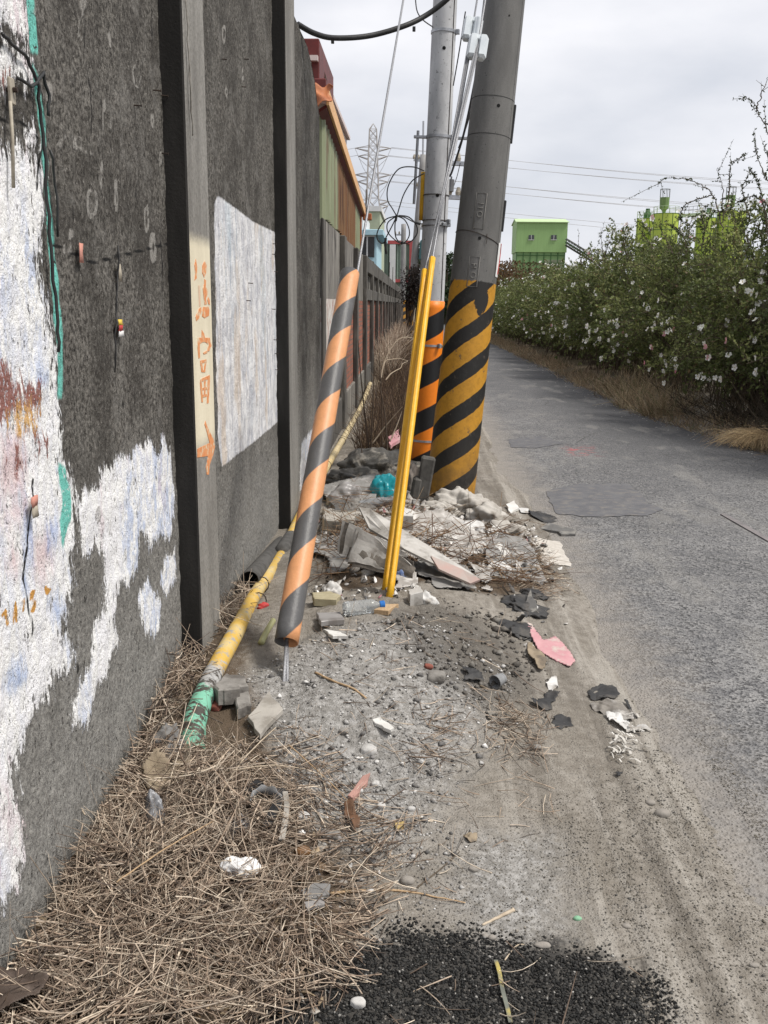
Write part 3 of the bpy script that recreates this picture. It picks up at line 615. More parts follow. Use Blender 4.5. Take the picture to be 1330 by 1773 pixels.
m = MB(); m.tube([((r_+.006)*math.cos(a), (r_+.006)*math.sin(a), z) for a, z in ((-.3, za_+.02), (-.18, za_+.1), (-.1, za_+.17), (-.2, zb_))], .004, 6); m.build('red_wire', M_red, bigp)
# moulded plates with turned letters
M_cem = mk('pole cement relief', (.20, .193, .18), (.15, .145, .135), 12, .85, .3, 90)
for pa, pb, let in ((342, 402, 'IO'), (450, 500, 'HO')):
    z1, z0 = zpole(pa), zpole(pb); zc = (z0+z1)/2; hl = (z1-z0)/2; hw = .036; m = MB(); r_ = rad_at(zc, Lp, r0p, r1p)
    A0 = -1.66
    def cyl(u, v, lift=.002, A0=A0, zc=zc):
        z = zc+v; rq = rad_at(z, Lp, r0p, r1p)+lift; a = A0+u/rq; return (rq*math.cos(a), rq*math.sin(a), z)
    def stroke(pts, w=.0035):
        m.tube([cyl(*p) for p in pts], w, 6)
    stroke([(-hw, -hl), (hw, -hl), (hw, hl), (-hw, hl), (-hw, -hl)])
    def O(v): stroke([(.017*math.cos(t_), v+.02*math.sin(t_)) for t_ in np.linspace(0, 2*math.pi, 16)], .003)
    if let == 'IO': O(-.2*hl); stroke([(-.02, .02), (.02, .02)], .003); stroke([(-.02, .05), (.02, .05)], .003); 
    else: O(-.25*hl); stroke([(-.02, .25*hl), (.02, .25*hl)], .003); stroke([(-.02, .5*hl), (.02, .5*hl)], .003); stroke([(0, .25*hl), (0, .5*hl)], .003)
    m.build('moulded_plate', M_cem, bigp, True)
# stub at its foot
q = gp(733, 872); t = thing('concrete_stub', 'short grey concrete stub leaning against the foot of the thick striped pole', 'stub', q)
m = MB(); M = Matrix.Rotation(R(9), 4, 'Y'); m.box((-.07, -.05, -.1), (.03, .05, .34), M=M, bev=.012); m.box((-.105, -.06, -.1), (-.03, .04, .19), M=M, bev=.02); m.build('stub_block', mk('sooty concrete', (.12, .115, .105), (.05, .047, .043), 9, .9, .5, 60), t)
# --- second pole with the orange reflective sleeve
b1 = np.array(atY(734, 800, 8.58)); b1[2] = .0; p1t = atY(771, 0, 8.66); d1 = p1t-b1; t1 = b1+d1*2.0; r0s, r1s = .118, .082
n = NT('pale spun concrete'); st = n.noise(7, 6, .65, n.vec((1, 1, .3))); ni = n.noise(60, 4, .65)
c = n.mix(n.rng(st, .35, .68), (.50, .505, .515), (.36, .365, .375)); c = n.mix(n.rng(n.noise(24, 5, .7), .6, .68), c, (.17, .17, .175)); c = n.mix(n.rng(ni, .66, .7), c, (.09, .09, .09))
M_p2 = n.done(c, .8, n.bump(ni, .3, .003), 0, .3)
p2, L2 = pole_obj('utility_pole', 'slimmer pale concrete utility pole behind the thick one, wrapped in an orange and black sleeve', 'utility pole', b1, t1, r0s, r1s, M_p2, 40, 30)
d1n = nz(d1)
def z2(py): return zpole(py, b1, d1n)
M_slv = stripe_mat('reflective sleeve', (.78, .21, .012), (.012, .012, .013), .40, 1.0, .5, None, None, .25, .42)
ztop = z2(521); m = MB(); m.tube([(0, 0, z) for z in np.linspace(.02, ztop, 24)], [rad_at(z, L2, r0s, r1s)+.006 for z in np.linspace(.02, ztop, 24)], 40)
m.build('reflective_sleeve', M_slv, p2, True)
for py in (598, 762): z = z2(py); ring(p2, z, rad_at(z, L2, r0s, r1s)+.007, .018, M_galv, 'band', lug=-.9)
for py in (57, 238): z = z2(py); ring(p2, z, rad_at(z, L2, r0s, r1s)+.001, .022, M_galv, 'band', lug=-.3)
for py in (339, 392, 383): z = z2(py); ring(p2, z, rad_at(z, L2, r0s, r1s)+.001, .005, M_dark, 'tie_wire')
for py in (89, 341): z = z2(py); hole(p2, z, rad_at(z, L2, r0s, r1s), -1.5, .015)
z = z2(389); m = MB(); r_ = rad_at(z, L2, r0s, r1s); M = Matrix.Rotation(-.7, 4, 'Z'); m.box((r_, -.05, z-.02), (r_+.03, .05, z+.01), M=M, bev=.004); m.box((r_+.01, .0, z), (r_+.05, .02, z+.04), M=M, bev=.004); m.build('clamp', M_galv, p2)
m = MB(); zs = np.linspace(z2(520), z2(0), 20); m.tube([((rad_at(z, L2, r0s, r1s)+.003)*math.cos(-.75+.02*math.sin(z*2)), (rad_at(z, L2, r0s, r1s)+.003)*math.sin(-.75+.02*math.sin(z*2)), z) for z in zs], .0035, 6); m.build('earth_wire', M_dark, p2)
z = z2(238); m = MB(); r_ = rad_at(z, L2, r0s, r1s); m.box((-r_-.11, -.015, z-.012), (r_+.14, .015, z+.012), bev=.004); m.tube([(-r_-.075, 0, z+.05), (-r_-.085, 0, z-.55)], .012, 8); m.build('side_bracket', M_galv, p2)
# yellow marker tube on its far left side
M_ylw = stripe_mat('yellow guard plastic', (.70, .39, .02), (.66, .35, .018), .5, 0, .5, None, None, .5, .42)
zA, zB = z2(382), z2(298); m = MB(); m.tube([(-rad_at(z, L2, r0s, r1s)-.012, .03, z) for z in np.linspace(zA, zB, 6)], .022, 10); m.build('yellow_guard', M_ylw, p2, True)
# coil of spare cable hung on its left side
def smooth_path(pts, n_=8):
    pts = [np.array(p, float) for p in pts]; out = []
    for i in range(len(pts)-1):
        a, b, c, d = pts[max(i-1, 0)], pts[i], pts[i+1], pts[min(i+2, len(pts)-1)]
        for u in np.linspace(0, 1, n_, endpoint=False):
            out.append(.5*((2*b)+(-a+c)*u+(2*a-5*b+4*c-d)*u*u+(-a+3*b-3*c+d)*u**3))
    out.append(pts[-1]); return out
YC = 8.45
def P2(L, Y): return [atY(a, b, Y+k*.004) for k, (a, b) in enumerate(L)]
t = thing('cable_coil', 'coil of thin black spare cable tied in loops left of the pale pole', 'cable coil', atY(687, 375, YC))
o_ = np.array(t.location); m = MB()
for L in ([(735,296),(715,289),(690,293),(673,320),(671,345),(680,362),(687,374)], [(735,300),(715,312),(700,335),(692,358),(687,374),(677,395),(668,412)], [(687,374),(700,380),(708,395),(708,410),(698,421),(686,412),(684,390),(687,374)],
          [(687,374),(672,385),(671,400),(680,412),(694,421),(710,419),(722,405),(721,390),(708,376),(690,373)], [(687,374),(668,380),(655,398),(653,412),(660,421),(668,418)], [(687,374),(700,376),(718,385),(732,388)]):
    m.tube([p-o_ for p in smooth_path(P2(L, YC))], .0055, 6)
m.build('loops', M_blk, t, True)
for L in ([(687,372),(685,383)], [(668,412),(667,424),(669,440)], [(696,418),(697,423)], [(718,385),(728,388)]):
    m = MB(); m.tube([p-o_ for p in P2(L, YC-.02)], .011, 7); m.build('cable_tie', M_blk, t)
# ================================================================== GUY WIRES
M_wire = mk('stranded steel wire', (.36, .365, .38), (.2, .2, .21), 200, .5, .4, 600, metal=.6, spec=.5)
def guy(name, label, cat, anchor, pts, r, group=None):
    t = thing(name, label, cat, anchor, 0, group); m = MB(); m.tube([np.array(p)-anchor for p in pts], r, 8); m.build('wire', M_wire, t, True); return t
A = gp(492, 1197); A[2] -= .05; B = atY(619, 470, 4.8); E_ = A+(B-A)*3.4
g1 = guy('guy_wire', 'stay wire rising from the rubble in a fat grey guard tube with orange spiral bands', 'guy wire', A, [A, atY(496, 1112, 3.42), B, E_], .0065)
M_gs = stripe_mat('guard plastic', (.60, .285, .13), (.085, .084, .085), .385, 1, .5, None, None, .5, .42)
a0 = atY(496, 1112, 3.42); a1 = atY(606, 474, 4.8); dd = a1-a0; Ls = float(np.linalg.norm(dd)); r_ = .0465
m = MB(); zz = np.linspace(0, Ls, 40); vs = []; k = 40
for z in zz:
    for j in range(k): an = 2*math.pi*j/k; vs.append((r_*math.cos(an), r_*math.sin(an), z+.0))
for z in zz[::-1]:
    for j in range(k): an = 2*math.pi*j/k; vs.append(((r_-.004)*math.cos(an), (r_-.004)*math.sin(an), z))
nr = len(zz)*2
m.add(vs, [(i*k+j, i*k+(j+1) % k, ((i+1) % nr)*k+(j+1) % k, ((i+1) % nr)*k+j) for i in range(nr) for j in range(k)])
o = m.build('guard_tube', M_gs, g1, True); o.matrix_world = frame(a0, dd); 
bpy.context.view_layer.update(); o.matrix_parent_inverse = Matrix(); o.matrix_local = Matrix.Translation(-Vector(A)) @ frame(a0, dd)
for k_ in range(3):
    m = MB(); off = np.array((math.cos(k_*2.1), math.sin(k_*2.1), 0))*.007; m.tube([off*.3+(a0-A)*1.05, off+(a0-A)*.6, off*1.6+(-.0, 0, -.0)], .006, 6); m.build('anchor_strand', M_wire, g1, True)
# two yellow guarded stays
for k_, (ap, tp, ip, up, Yt, Yi, lab) in enumerate((((672, 1036), (749, 447), (816, 62), (836, -60), 5.35, 6.45, 'stay wire in the taller yellow guard tube rising to the upper white insulator'),
      ((664, 1030), (736, 468), (829, 70), (850, -60), 5.32, 6.35, 'stay wire in the shorter yellow guard tube rising to the lower white insulator'))):
    A2 = gp(*ap); A2[2] -= .06; T2 = atY(*tp, Yt); I2 = atY(*ip, Yi); U2 = atY(*up, Yi+.25)
    A2[1] += .05*k_
    g2 = guy('guy_wire', lab, 'guy wire', A2, [A2, T2, I2, U2], .006)
    d2 = T2-A2; L_ = float(np.linalg.norm(d2)); s0 = .06
    m = MB(); k = 20; vs = []; r_ = .0170
    zz = np.linspace(s0, L_, 24)
    for z in zz:
        for j in range(k): an = 2*math.pi*j/k; vs.append((r_*math.cos(an), r_*math.sin(an), z))
    for z in zz[::-1]:
        for j in range(k): an = 2*math.pi*j/k; vs.append(((r_-.003)*math.cos(an), (r_-.003)*math.sin(an), z))
    nr = len(zz)*2; m.add(vs, [(i*k+j, i*k+(j+1) % k, ((i+1) % nr)*k+(j+1) % k, ((i+1) % nr)*k+j) for i in range(nr) for j in range(k)])
    for an in (-1.9,): m.tube([((r_+.001)*math.cos(an), (r_+.001)*math.sin(an), z) for z in (s0, L_)], .0022, 5)
    o = m.build('guard_tube', M_ylw, g2, True); o.matrix_local = Matrix.Translation(-Vector(A2)) @ frame(A2, d2)
    m = MB(); dI = nz(U2-I2)
    # hexagonal porcelain strain insulator with a slot
    hexa = [(math.cos(a), math.sin(a)) for a in np.linspace(0, 2*math.pi, 6, endpoint=False)]
    for sx_ in (-.030, .030):
        vs = []
        for z, rr in ((-.085, .018), (-.07, .034), (.07, .034), (.085, .018)):
            for x_, y_ in hexa: vs.append((sx_+rr*x_*.9, rr*y_*1.1, z))
        f = [(i*6+j, i*6+(j+1) % 6, i*6+6+(j+1) % 6, i*6+6+j) for i in range(3) for j in range(6)]+[tuple(range(5, -1, -1)), tuple(range(18, 24))]; m.add(vs, f)
    m.box((-.03, -.02, .045), (.03, .02, .08), bev=.004); m.box((-.03, -.02, -.08), (.03, .02, -.05), bev=.004)
    o = m.build('insulator', mk('glazed porcelain', (.62, .66, .68), (.5, .54, .57), 10, .3, .05, 60, spec=.5), g2, False)
    o.matrix_local = Matrix.Translation(-Vector(A2)) @ frame(I2+dI*.05*(-1)**k_, dI)
    m = MB()
    for q in range(5):
        of = np.array((math.cos(q*1.3), math.sin(q*1.3), 0))*.012; m.tube([(T2-A2)+d2/L_*-.02, (T2*.55+I2*.45-A2)+of*.8, (I2-A2)+of], .004, 5)
    m.build('grip_strand', M_wire, g2, True)
M_gw = mk('dark service wire', (.05, .05, .055), (.09, .09, .095), 50, .6, .1, 90)
def wire(pts, r, label, cat='cable', mat=None, name='cable', sm=10, group=None):
    q = smooth_path(pts, sm) if len(pts) > 2 else [np.array(p) for p in pts]; o = q[0].copy(); m = MB(); m.tube([p-o for p in q], r, 7)
    return tag(m.build(name, mat or M_gw, None, True, tuple(o)), label, cat, group)
o = wire([atY(516, 42, 7.6), atY(545, 58, 7.75), atY(580, 66, 7.9), atY(640, 62, 8.1), atY(700, 45, 8.2), atY(740, 25, 8.3), atY(775, -2, 8.3), atY(800, -30, 8.3)], .021, 'thick black cable sagging from the tall wall across the sky', 'cable', M_blk, 'overhead_cable')
o2 = np.array(o.location)
for px in ((576, 67), (717, 46)):
    m = MB(); q = atY(*px, 7.98)-o2; m.box(q+(-.012, -.012, -.035), q+(.012, .012, 0), bev=.003); m.build('cable_tag', M_blk, o)
wire([atY(719, -10, 8.4), atY(722, 18, 8.4), atY(732, 34, 8.42), atY(750, 47, 8.5)], .005, 'thin black wire curving into the top of the pale pole', 'cable', None, 'service_wire')
wire([atY(806, 20, 8.0), atY(795, 90, 8.2), atY(785, 148, 8.45)], .005, 'thin straight wire running down to the right of the pale pole', 'cable', None, 'service_wire')
wire([atY(832, 90, 7.6), atY(806, 220, 8.0), atY(785, 290, 8.4), atY(779, 305, 8.5)], .009, 'dark twisted drop cable descending between the two poles', 'cable', None, 'service_wire')
wire([atY(826, 140, 7.9), atY(812, 205, 8.1), atY(794, 256, 8.3)], .005, 'short thin wire beside the twisted drop cable between the poles', 'cable', None, 'service_wire')
# ================================================================== YELLOW PIPE
pp = [(334,1300),(337,1268),(352,1225),(375,1172),(408,1110),(440,1045),(470,988),(495,948),(520,893),(560,818),(600,750),(627,700),(641,664)]
zs = [.0,.06,.10,.13,.15,.12,.09,.09,.08,.10,.13,.16,.2]
pts = []
for (a, b), z in zip(pp, zs):
    q = atZ(a, b, z)
    if b < 1000: q = atX(a, b, -.775); q[1] = min(q[1], 17.5)
    else: q = gp(a, b); q[2] += {1300: -.01, 1268: .03}.get(b, .035)
    pts.append(q)
n = NT('chipped yellow pipe paint'); x, y, z = n.xyz(); ni = n.noise(24, 6, .7); nb = n.noise(6, 5, .65); Y0 = y
c = n.mix(n.rng(nb, .4, .65), (.56, .36, .07), (.55, .43, .20)); c = n.mix(n.rng(ni, .54, .62), c, (.33, .31, .28)); 
c = n.mix(n.rng(Y0, 4.2, 6.5), c, n.mix(n.rng(ni, .45, .6), (.56, .46, .27), (.42, .34, .2)))   # old bleached stretch further along
greyb = n.math('MULTIPLY', n.rng(n.math('MULTIPLY_ADD', ni, .25, Y0), .62, .56), 1.0)
c = n.mix(n.rng(n.math('MULTIPLY_ADD', ni, .5, Y0), .72, .66), c, (.36, .355, .345))
c = n.mix(n.rng(n.math('MULTIPLY_ADD', ni, .25, Y0), .40, .37), c, (.17, .42, .30))
mud = n.math('MULTIPLY', n.rng(n.noise(13, 6, .72, n.vec((1, 2.5, 1))), .50, .54), n.rng(Y0, .5, .38)); c = n.mix(mud, c, (.055, .048, .04))
c = n.mix(n.math('MULTIPLY', n.rng(n.noise(17, 6, .7), .62, .66), .8), c, (.1, .08, .06))
M_pipe = n.done(c, .6, n.bump(ni, .4, .003), 0, .35)
sp = smooth_path(pts, 8); o_ = sp[0].copy(); t = thing('water_pipe', 'long yellow pipe along the wall foot ending in a muddy green taped bend', 'pipe', o_)
m = MB(); rr = [.043-.0003*i if i < 24 else .035 if i < 34 else .032 for i in range(len(sp))]; m.tube([p-o_+np.array((0, 0, .0)) for p in sp], rr, 18); m.build('pipe_run', M_pipe, t, True)
M_lag = mk('grey lagging', (.10, .097, .092), (.06, .058, .055), 20, .85, .5, 60)
q0, q1 = atX(487, 957, -.775)-o_, atX(505, 928, -.775)-o_
m = MB(); m.tube([q0, q0*.9+q1*.1, q0*.1+q1*.9, q1], [.036, .046, .045, .036], 16); m.build('sleeve_joint', M_lag, t, True)
for a, b in ((452,1012),(447,1040),(566,806),(592,764),(613,722),(628,697),(425,1084)):
    q = (atX(a, b, -.775) if b < 1000 else atZ(a, b, .11))-o_; m = MB(); m.tube([q+np.array((.04*math.cos(s), .004*math.sin(2*s), .04*math.sin(s))) for s in np.linspace(0, 2*math.pi, 14)], .003, 5); m.build('binding_wire', M_dark, t, True)
m = MB(); m.tube([atX(563, 822, -.84)-o_, atX(600, 748, -.84)-o_, atX(632, 690, -.84)-o_], .022, 10); m.build('conduit', mk('cream conduit', (.55, .46, .32), (.42, .36, .25), 20, .6, .2, 60), t, True)
t = thing('pipe_offcut', 'dark grey pipe offcut tucked between the wall and the yellow pipe', 'pipe', atX(432, 1005, -.82))
o_ = np.array(t.location); q1 = atX(497, 930, -.86); m = MB(); d = q1-o_; L_ = float(np.linalg.norm(d)); k = 20; vs = []
for z, r_ in ((0, .05), (L_*.5, .05), (L_, .05), (L_, .044), (0, .044)):
    for j in range(k): an = 2*math.pi*j/k; vs.append((r_*math.cos(an), r_*math.sin(an), z))
m.add(vs, [(i*k+j, i*k+(j+1) % k, ((i+1) % 5)*k+(j+1) % k, ((i+1) % 5)*k+j) for i in range(5) for j in range(k)])
o = m.build('tube', M_lag, t, True); o.matrix_local = Matrix.Translation(-Vector(o_)) @ frame(o_, d)
# ================================================================== BRICK FENCE WITH CONCRETE POSTS
fe = thing('brick_fence', 'long sooty concrete post fence with red brick panels running away beyond the tall wall', 'fence', (WX, 9.0, 0))
FO = np.array((WX, 9.0, 0)); M_soot = mk('sooty concrete fence', (.12, .112, .10), (.045, .042, .038), 5, .9, .5, 50, dirt=(.16, .15, .135), dscale=7, stretch=(1, 1, .3))
M_ash = mk('pale stained infill', (.24, .225, .2), (.10, .093, .082), 4, .9, .5, 50, stretch=(1, 1, .35))
n = NT('old red brick'); bt = n.t.nodes.new('ShaderNodeTexBrick'); mpn = n.t.nodes.new('ShaderNodeMapping'); n.set(mpn.inputs[0], n.co()); mpn.inputs['Rotation'].default_value = (0, math.pi/2, math.pi/2)
cmb = n.t.nodes.new('ShaderNodeCombineXYZ'); X_, Y_, Z_ = n.xyz(); n.set(cmb.inputs[0], Y_); n.set(cmb.inputs[1], Z_)
n.set(bt.inputs['Vector'], cmb.outputs[0]); bt.inputs['Scale'].default_value = 1; bt.inputs['Brick Width'].default_value = .21; bt.inputs['Row Height'].default_value = .068; bt.inputs['Mortar Size'].default_value = .007
n.set(bt.inputs['Color1'], (.36, .135, .085)); n.set(bt.inputs['Color2'], (.26, .105, .075)); n.set(bt.inputs['Mortar'], (.14, .125, .11))
c = n.mix(n.rng(n.noise(9, 6, .65), .5, .66), bt.outputs[0], (.06, .05, .045)); M_brick = n.done(c, .9, n.bump(bt.outputs['Fac'], -.6, .006), 0, .2)
M_wbrick = mk('whitewashed brick', (.62, .60, .57), (.42, .38, .34), 9, .9, .6, 40, dirt=(.28, .11, .08), dscale=7)
M_inf = mk('grey weathered infill', (.27, .255, .23), (.13, .122, .11), 4, .9, .5, 50, dirt=(.05, .045, .04), dscale=5, stretch=(1, 1, .4))
posts = [9.0+.08]+[11.25+2.4*i for i in range(24)]
for i, y in enumerate(posts):
    w_ = .26 if i == 0 else .24; pr = .025 if i == 0 else .065; h_ = 2.27
    m = MB(); m.box((0, y-9.0, -.2), (pr, y-9.0+w_, h_+random.uniform(-.02, .02)), bev=.008); m.build('post', M_soot, fe)
for i, y in enumerate(posts[:-1]):
    y0, y1 = y+(.26 if i == 0 else .24)-9.0, posts[i+1]-9.0; bay = i
    if bay <= 2:
        m = MB(); m.box((-.16, y0, 1.55), (.0, y1, 2.28)); m.build('infill_panel', M_inf if bay < 2 else M_ash, fe)
        m = MB(); m.box((-.16, y0, .42), (-.002, y1, 1.55)); m.build('brick_panel', M_wbrick if bay == 0 else M_brick, fe)
    else:
        m = MB(); m.box((-.16, y0, 1.75), (-.03, y1, 2.02)); m.build('infill_panel', M_ash, fe)
        m = MB(); m.box((-.16, y0, .42), (-.004, y1, 1.56)); m.build('brick_panel', M_brick, fe)
        m = MB(); m.box((-.14, y0, 2.02), (.055, y1, 2.28), bev=.01); m.build('top_rail', M_soot, fe)
        m = MB(); m.box((-.14, y0, 1.56), (.05, y1, 1.75), bev=.01); m.build('middle_rail', M_soot, fe)
    m = MB(); m.box((-.2, y0, -.2), (.03, y1, .42), bev=.01); m.build('plinth', M_ash if bay % 3 else M_conc, fe)
# thin iron stakes above the fence
for a, b, y in ((675, 470, 30.), (680, 478, 34.)):
    q = atX(a, 500, -.86); m = MB(); m.tube([(0, 0, 1.9), (.01, 0, 2.75)], .012, 6); m.build('iron_stake', M_dark, fe, False, (.02, y-9.0, 0))
# ================================================================== SHED, BUILDINGS
M_gcor = mk('faded green sheet', (.25, .275, .17), (.19, .215, .13), 3, .6, .25, 60, dirt=(.15, .11, .07), dscale=4, stretch=(1, 1, .2))
M_rcor = mk('rusted sheet', (.14, .062, .03), (.20, .115, .05), 5, .75, .4, 60, dirt=(.075, .035, .022), dscale=5, stretch=(1, 1, .2))
M_mar = mk('maroon trim', (.13, .022, .02), (.085, .018, .016), 4, .55, .1, 40); M_peach = mk('peach trim', (.70, .42, .19), (.58, .33, .15), 5, .55, .1, 40)
M_rtrim = mk('rusted orange trim', (.45, .16, .06), (.28, .095, .045), 9, .6, .3, 30)
M_pinkw = mk('pale pink cladding', (.60, .50, .47), (.52, .44, .42), 2, .6, .1, 30)
sh = thing('corrugated_shed', 'lean-to shed of faded green and rusted corrugated sheets perched above the fence', 'shed', (-.95, 9.7, 2.2))
y0, y1 = 0., 5.9; slope = -.07
def zt_(u): return 1.07+slope*u
segs = [(0, 1.7, M_gcor), (1.7, 4.7, M_rcor), (4.7, 5.9, M_gcor)]
for a, b, mt in segs:
    uu = np.arange(a, b+.001, .035); P = []
    for u in uu:
        ph = (u/.19) % 1; d = .028*min(1, max(0, 4*(.5-abs(ph-.5))-.55))
        zb = .10+.02*math.sin(u*4)+.03*math.sin(u*1.3)
        P.append([(d, u, zb), (d, u, (zb+zt_(u))/2), (d, u, zt_(u))])
    m = MB(); m.grid(np.array(P)); o = m.build('wall_sheet', mt, sh); sm = o.modifiers.new('s', 'SOLIDIFY'); sm.thickness = .004
m = MB(); m.box((-2.2, -.02, .1), (.0, .0, 1.05)); m.build('end_wall', M_gcor, sh)
m = MB(); m.box((-2.2, 5.9, .1), (0, 5.92, .62)); m.build('end_wall', M_gcor, sh)
m = MB(); m.prism([(.07, -.25, zt_(0)+.10), (.07, 6.05, zt_(6.05)+.10), (-2.4, 6.05, zt_(6.05)+.75), (-2.4, -.25, zt_(0)+.75)], (0, 0, -.06)); m.build('roof', M_pinkw, sh)
m = MB(); m.prism([(.075, -.28, zt_(0)+.03), (.075, 6.1, zt_(6.1)+.03), (.075, 6.1, zt_(6.1)+.15), (.075, -.28, zt_(0)+.17)], (.025, 0, 0)); m.build('eave_trim', M_peach, sh)
m = MB(); m.prism([(.07, -.25, zt_(0)+.01), (.07, 6.05, zt_(6.05)+.01), (.0, 6.05, zt_(6.05)-.03), (.0, -.25, zt_(0)-.03)], (0, 0, .03)); m.build('soffit', M_mar, sh)
# crumpled flashing at the near end
uu = np.linspace(0, 1, 14); P = np.array([[(.12-.26*v+.02*math.sin(u*9+v*4), -.34-.06*u+.03*math.sin(v*7+u*3), zt_(0)+.19-.30*u*(.45+.55*v)+.018*math.sin(v*13+u*5)) for v in uu] for u in uu]); m = MB(); m.grid(P); o = m.build('crumpled_flashing', M_rtrim, sh, True); o.modifiers.new('s', 'SOLIDIFY').thickness = .006
m = MB(); m.box((-.02, 5.9, .06), (.05, 5.96, zt_(5.9)), bev=.005); m.build('corner_trim', M_rtrim, sh)
m = MB(); m.box((.06, 6.0, zt_(6.0)-.05), (.2, 6.15, zt_(6.0)+.05), bev=.01); m.build('gutter_end', M_rtrim, sh)
m = MB(); m.box((-.1, 0, 0.02), (-.02, 5.9, .14), bev=.01); m.build('base_beam', M_soot, sh)
fb = thing('factory_building', 'tall pale pink metal factory hall with a maroon parapet behind the lean-to shed', 'building', (-2.2, 21, 0))
m = MB(); m.box((-7, 0, 0), (0, 9.2, 6.3)); m.build('hall_wall', M_pinkw, fb)
m = MB(); m.box((-7, -.15, 5.6), (.12, 3.2, 6.75), bev=.02); m.build('parapet', M_mar, fb)
m = MB(); m.box((-7, -.6, 4.9), (.3, -.2, 5.9), bev=.02); m.build('canopy', M_mar, fb)
m = MB(); m.box((-7, -.3, 6.3), (.1, 9.3, 6.4)); m.build('roof', M_pinkw, fb)
q = atY(553, 150, 22.)-np.array((-2.2, 21, 0)); m = MB()
tip = atY(553, 84, 22.)-np.array((-2.2, 21, 0))
for a in (0, 2.1, 4.2): m.tube([q+(.28*math.cos(a), .28*math.sin(a), -.4), q+(.05*math.cos(a), .05*math.sin(a), .45)], .03, 5)
m.tube([q+(0, 0, .2), tip], [.04, .025], 6); m.box(tip+(-.07, -.01, -.1), tip+(.07, .01, -.08)); m.build('lightning_rod', M_dark, fb)
M_cyan = mk('pale cyan render', (.38, .56, .64), (.33, .5, .58), 3, .8, .2, 30); M_white = mk('white render', (.68, .69, .69), (.58, .59, .6), 2, .8, .2, 30); M_gls = mk('dark window glass', (.03, .035, .04), (.05, .055, .06), 3, .15, 0, spec=.5)
M_pgreen = mk('pale sage cladding', (.40, .45, .33), (.36, .41, .3), 2, .7, .1, 30)
hb = thing('house', 'small pale blue house with a white parapet and dark window beyond the fence', 'house', (-3.6, 44, 0))
a_ = atY(625, 440, 44); b_ = atY(664, 408, 44); xw = b_[0]+3.6
m = MB(); m.box((-3, 0, 0), (xw-.3, 6, b_[2])); m.build('house_wall', M_cyan, hb)
m = MB(); m.box((-3.1, -.25, b_[2]), (xw, 6.1, b_[2]+.25), bev=.02); m.build('eave_slab', M_cyan, hb)
m = MB(); m.box((-3, .3, b_[2]+.25), (xw-.9, 5.8, b_[2]+1.0), bev=.02); m.build('parapet', M_white, hb)
q = atY(636, 427, 44)-np.array((-3.6, 44, 0)); m = MB(); m.box((q[0]-.32, -.05, q[2]-.45), (q[0]+.32, .02, q[2]+.42), bev=.01); o = m.build('window', M_gls, hb)
m = MB(); m.box((q[0]-.03, -.08, q[2]-.45), (q[0]+.03, -.05, q[2]+.42)); m.box((q[0]-.36, -.08, q[2]+.42), (q[0]+.36, -.04, q[2]+.5)); m.build('frame', M_white, o)
m = MB(); m.tube([(xw-.8, .4, b_[2]+.9), (xw-.8, .4, b_[2]+2.0)], .03, 6); m.build('aerial', M_dark, hb)
bb = thing('factory_building', 'flat pale sage green building block rising behind the small blue house', 'building', (-5, 60, 0))
a_ = atY(658, 366, 60); m = MB(); m.box((-4, 0, 0), (a_[0]+5, 8, a_[2])); m.build('hall_wall', M_pgreen, bb)
m = MB(); m.box((-4.1, -.1, a_[2]), (a_[0]+5.1, 8.1, a_[2]+.3)); m.build('roof_edge', M_white, bb)
M_gclad = mk('grey green cladding', (.21, .27, .225), (.175, .23, .19), 2, .65, .1, 30); M_rfr = mk('red steel trim', (.42, .08, .085), (.33, .07, .07), 3, .6, .1, 30)
wh = thing('warehouse', 'grey green corrugated warehouse edged in red trim at the end of the fence', 'warehouse', (-2, 74, 0))
a_ = atY(649, 421, 74)-np.array((-2, 74, 0)); b_ = atY(711, 486, 74)-np.array((-2, 74, 0))
uu = np.arange(a_[0], b_[0], .04); P = np.array([[(u, .05*math.sin(u*2*math.pi/.24), z) for z in (b_[2], a_[2])] for u in uu]); m = MB(); m.grid(P); m.box((a_[0], .1, 0), (b_[0], 12, a_[2]-.01)); m.build('cladding', M_gclad, wh)
m = MB(); m.box((a_[0]-.05, -.15, a_[2]-.05), (b_[0]+.15, 12, a_[2]+.2)); m.box((b_[0]-.12, -.15, b_[2]), (b_[0]+.12, .1, a_[2]-.05)); m.box((a_[0], -.15, b_[2]-.12), (b_[0]-.12, .1, b_[2]+.1)); m.build('red_trim', M_rfr, wh)
x_ = atY(680, 450, 74)[0]+2; m = MB(); m.box((x_-.22, -.3, 0), (x_+.22, -.12, a_[2]-.1)); m.build('downpipe', M_white, wh)
m = MB(); m.box((b_[0]-1.6, .0, 0), (b_[0]-.2, .09, b_[2]-1.3)); m.build('doorway', M_hole, wh)
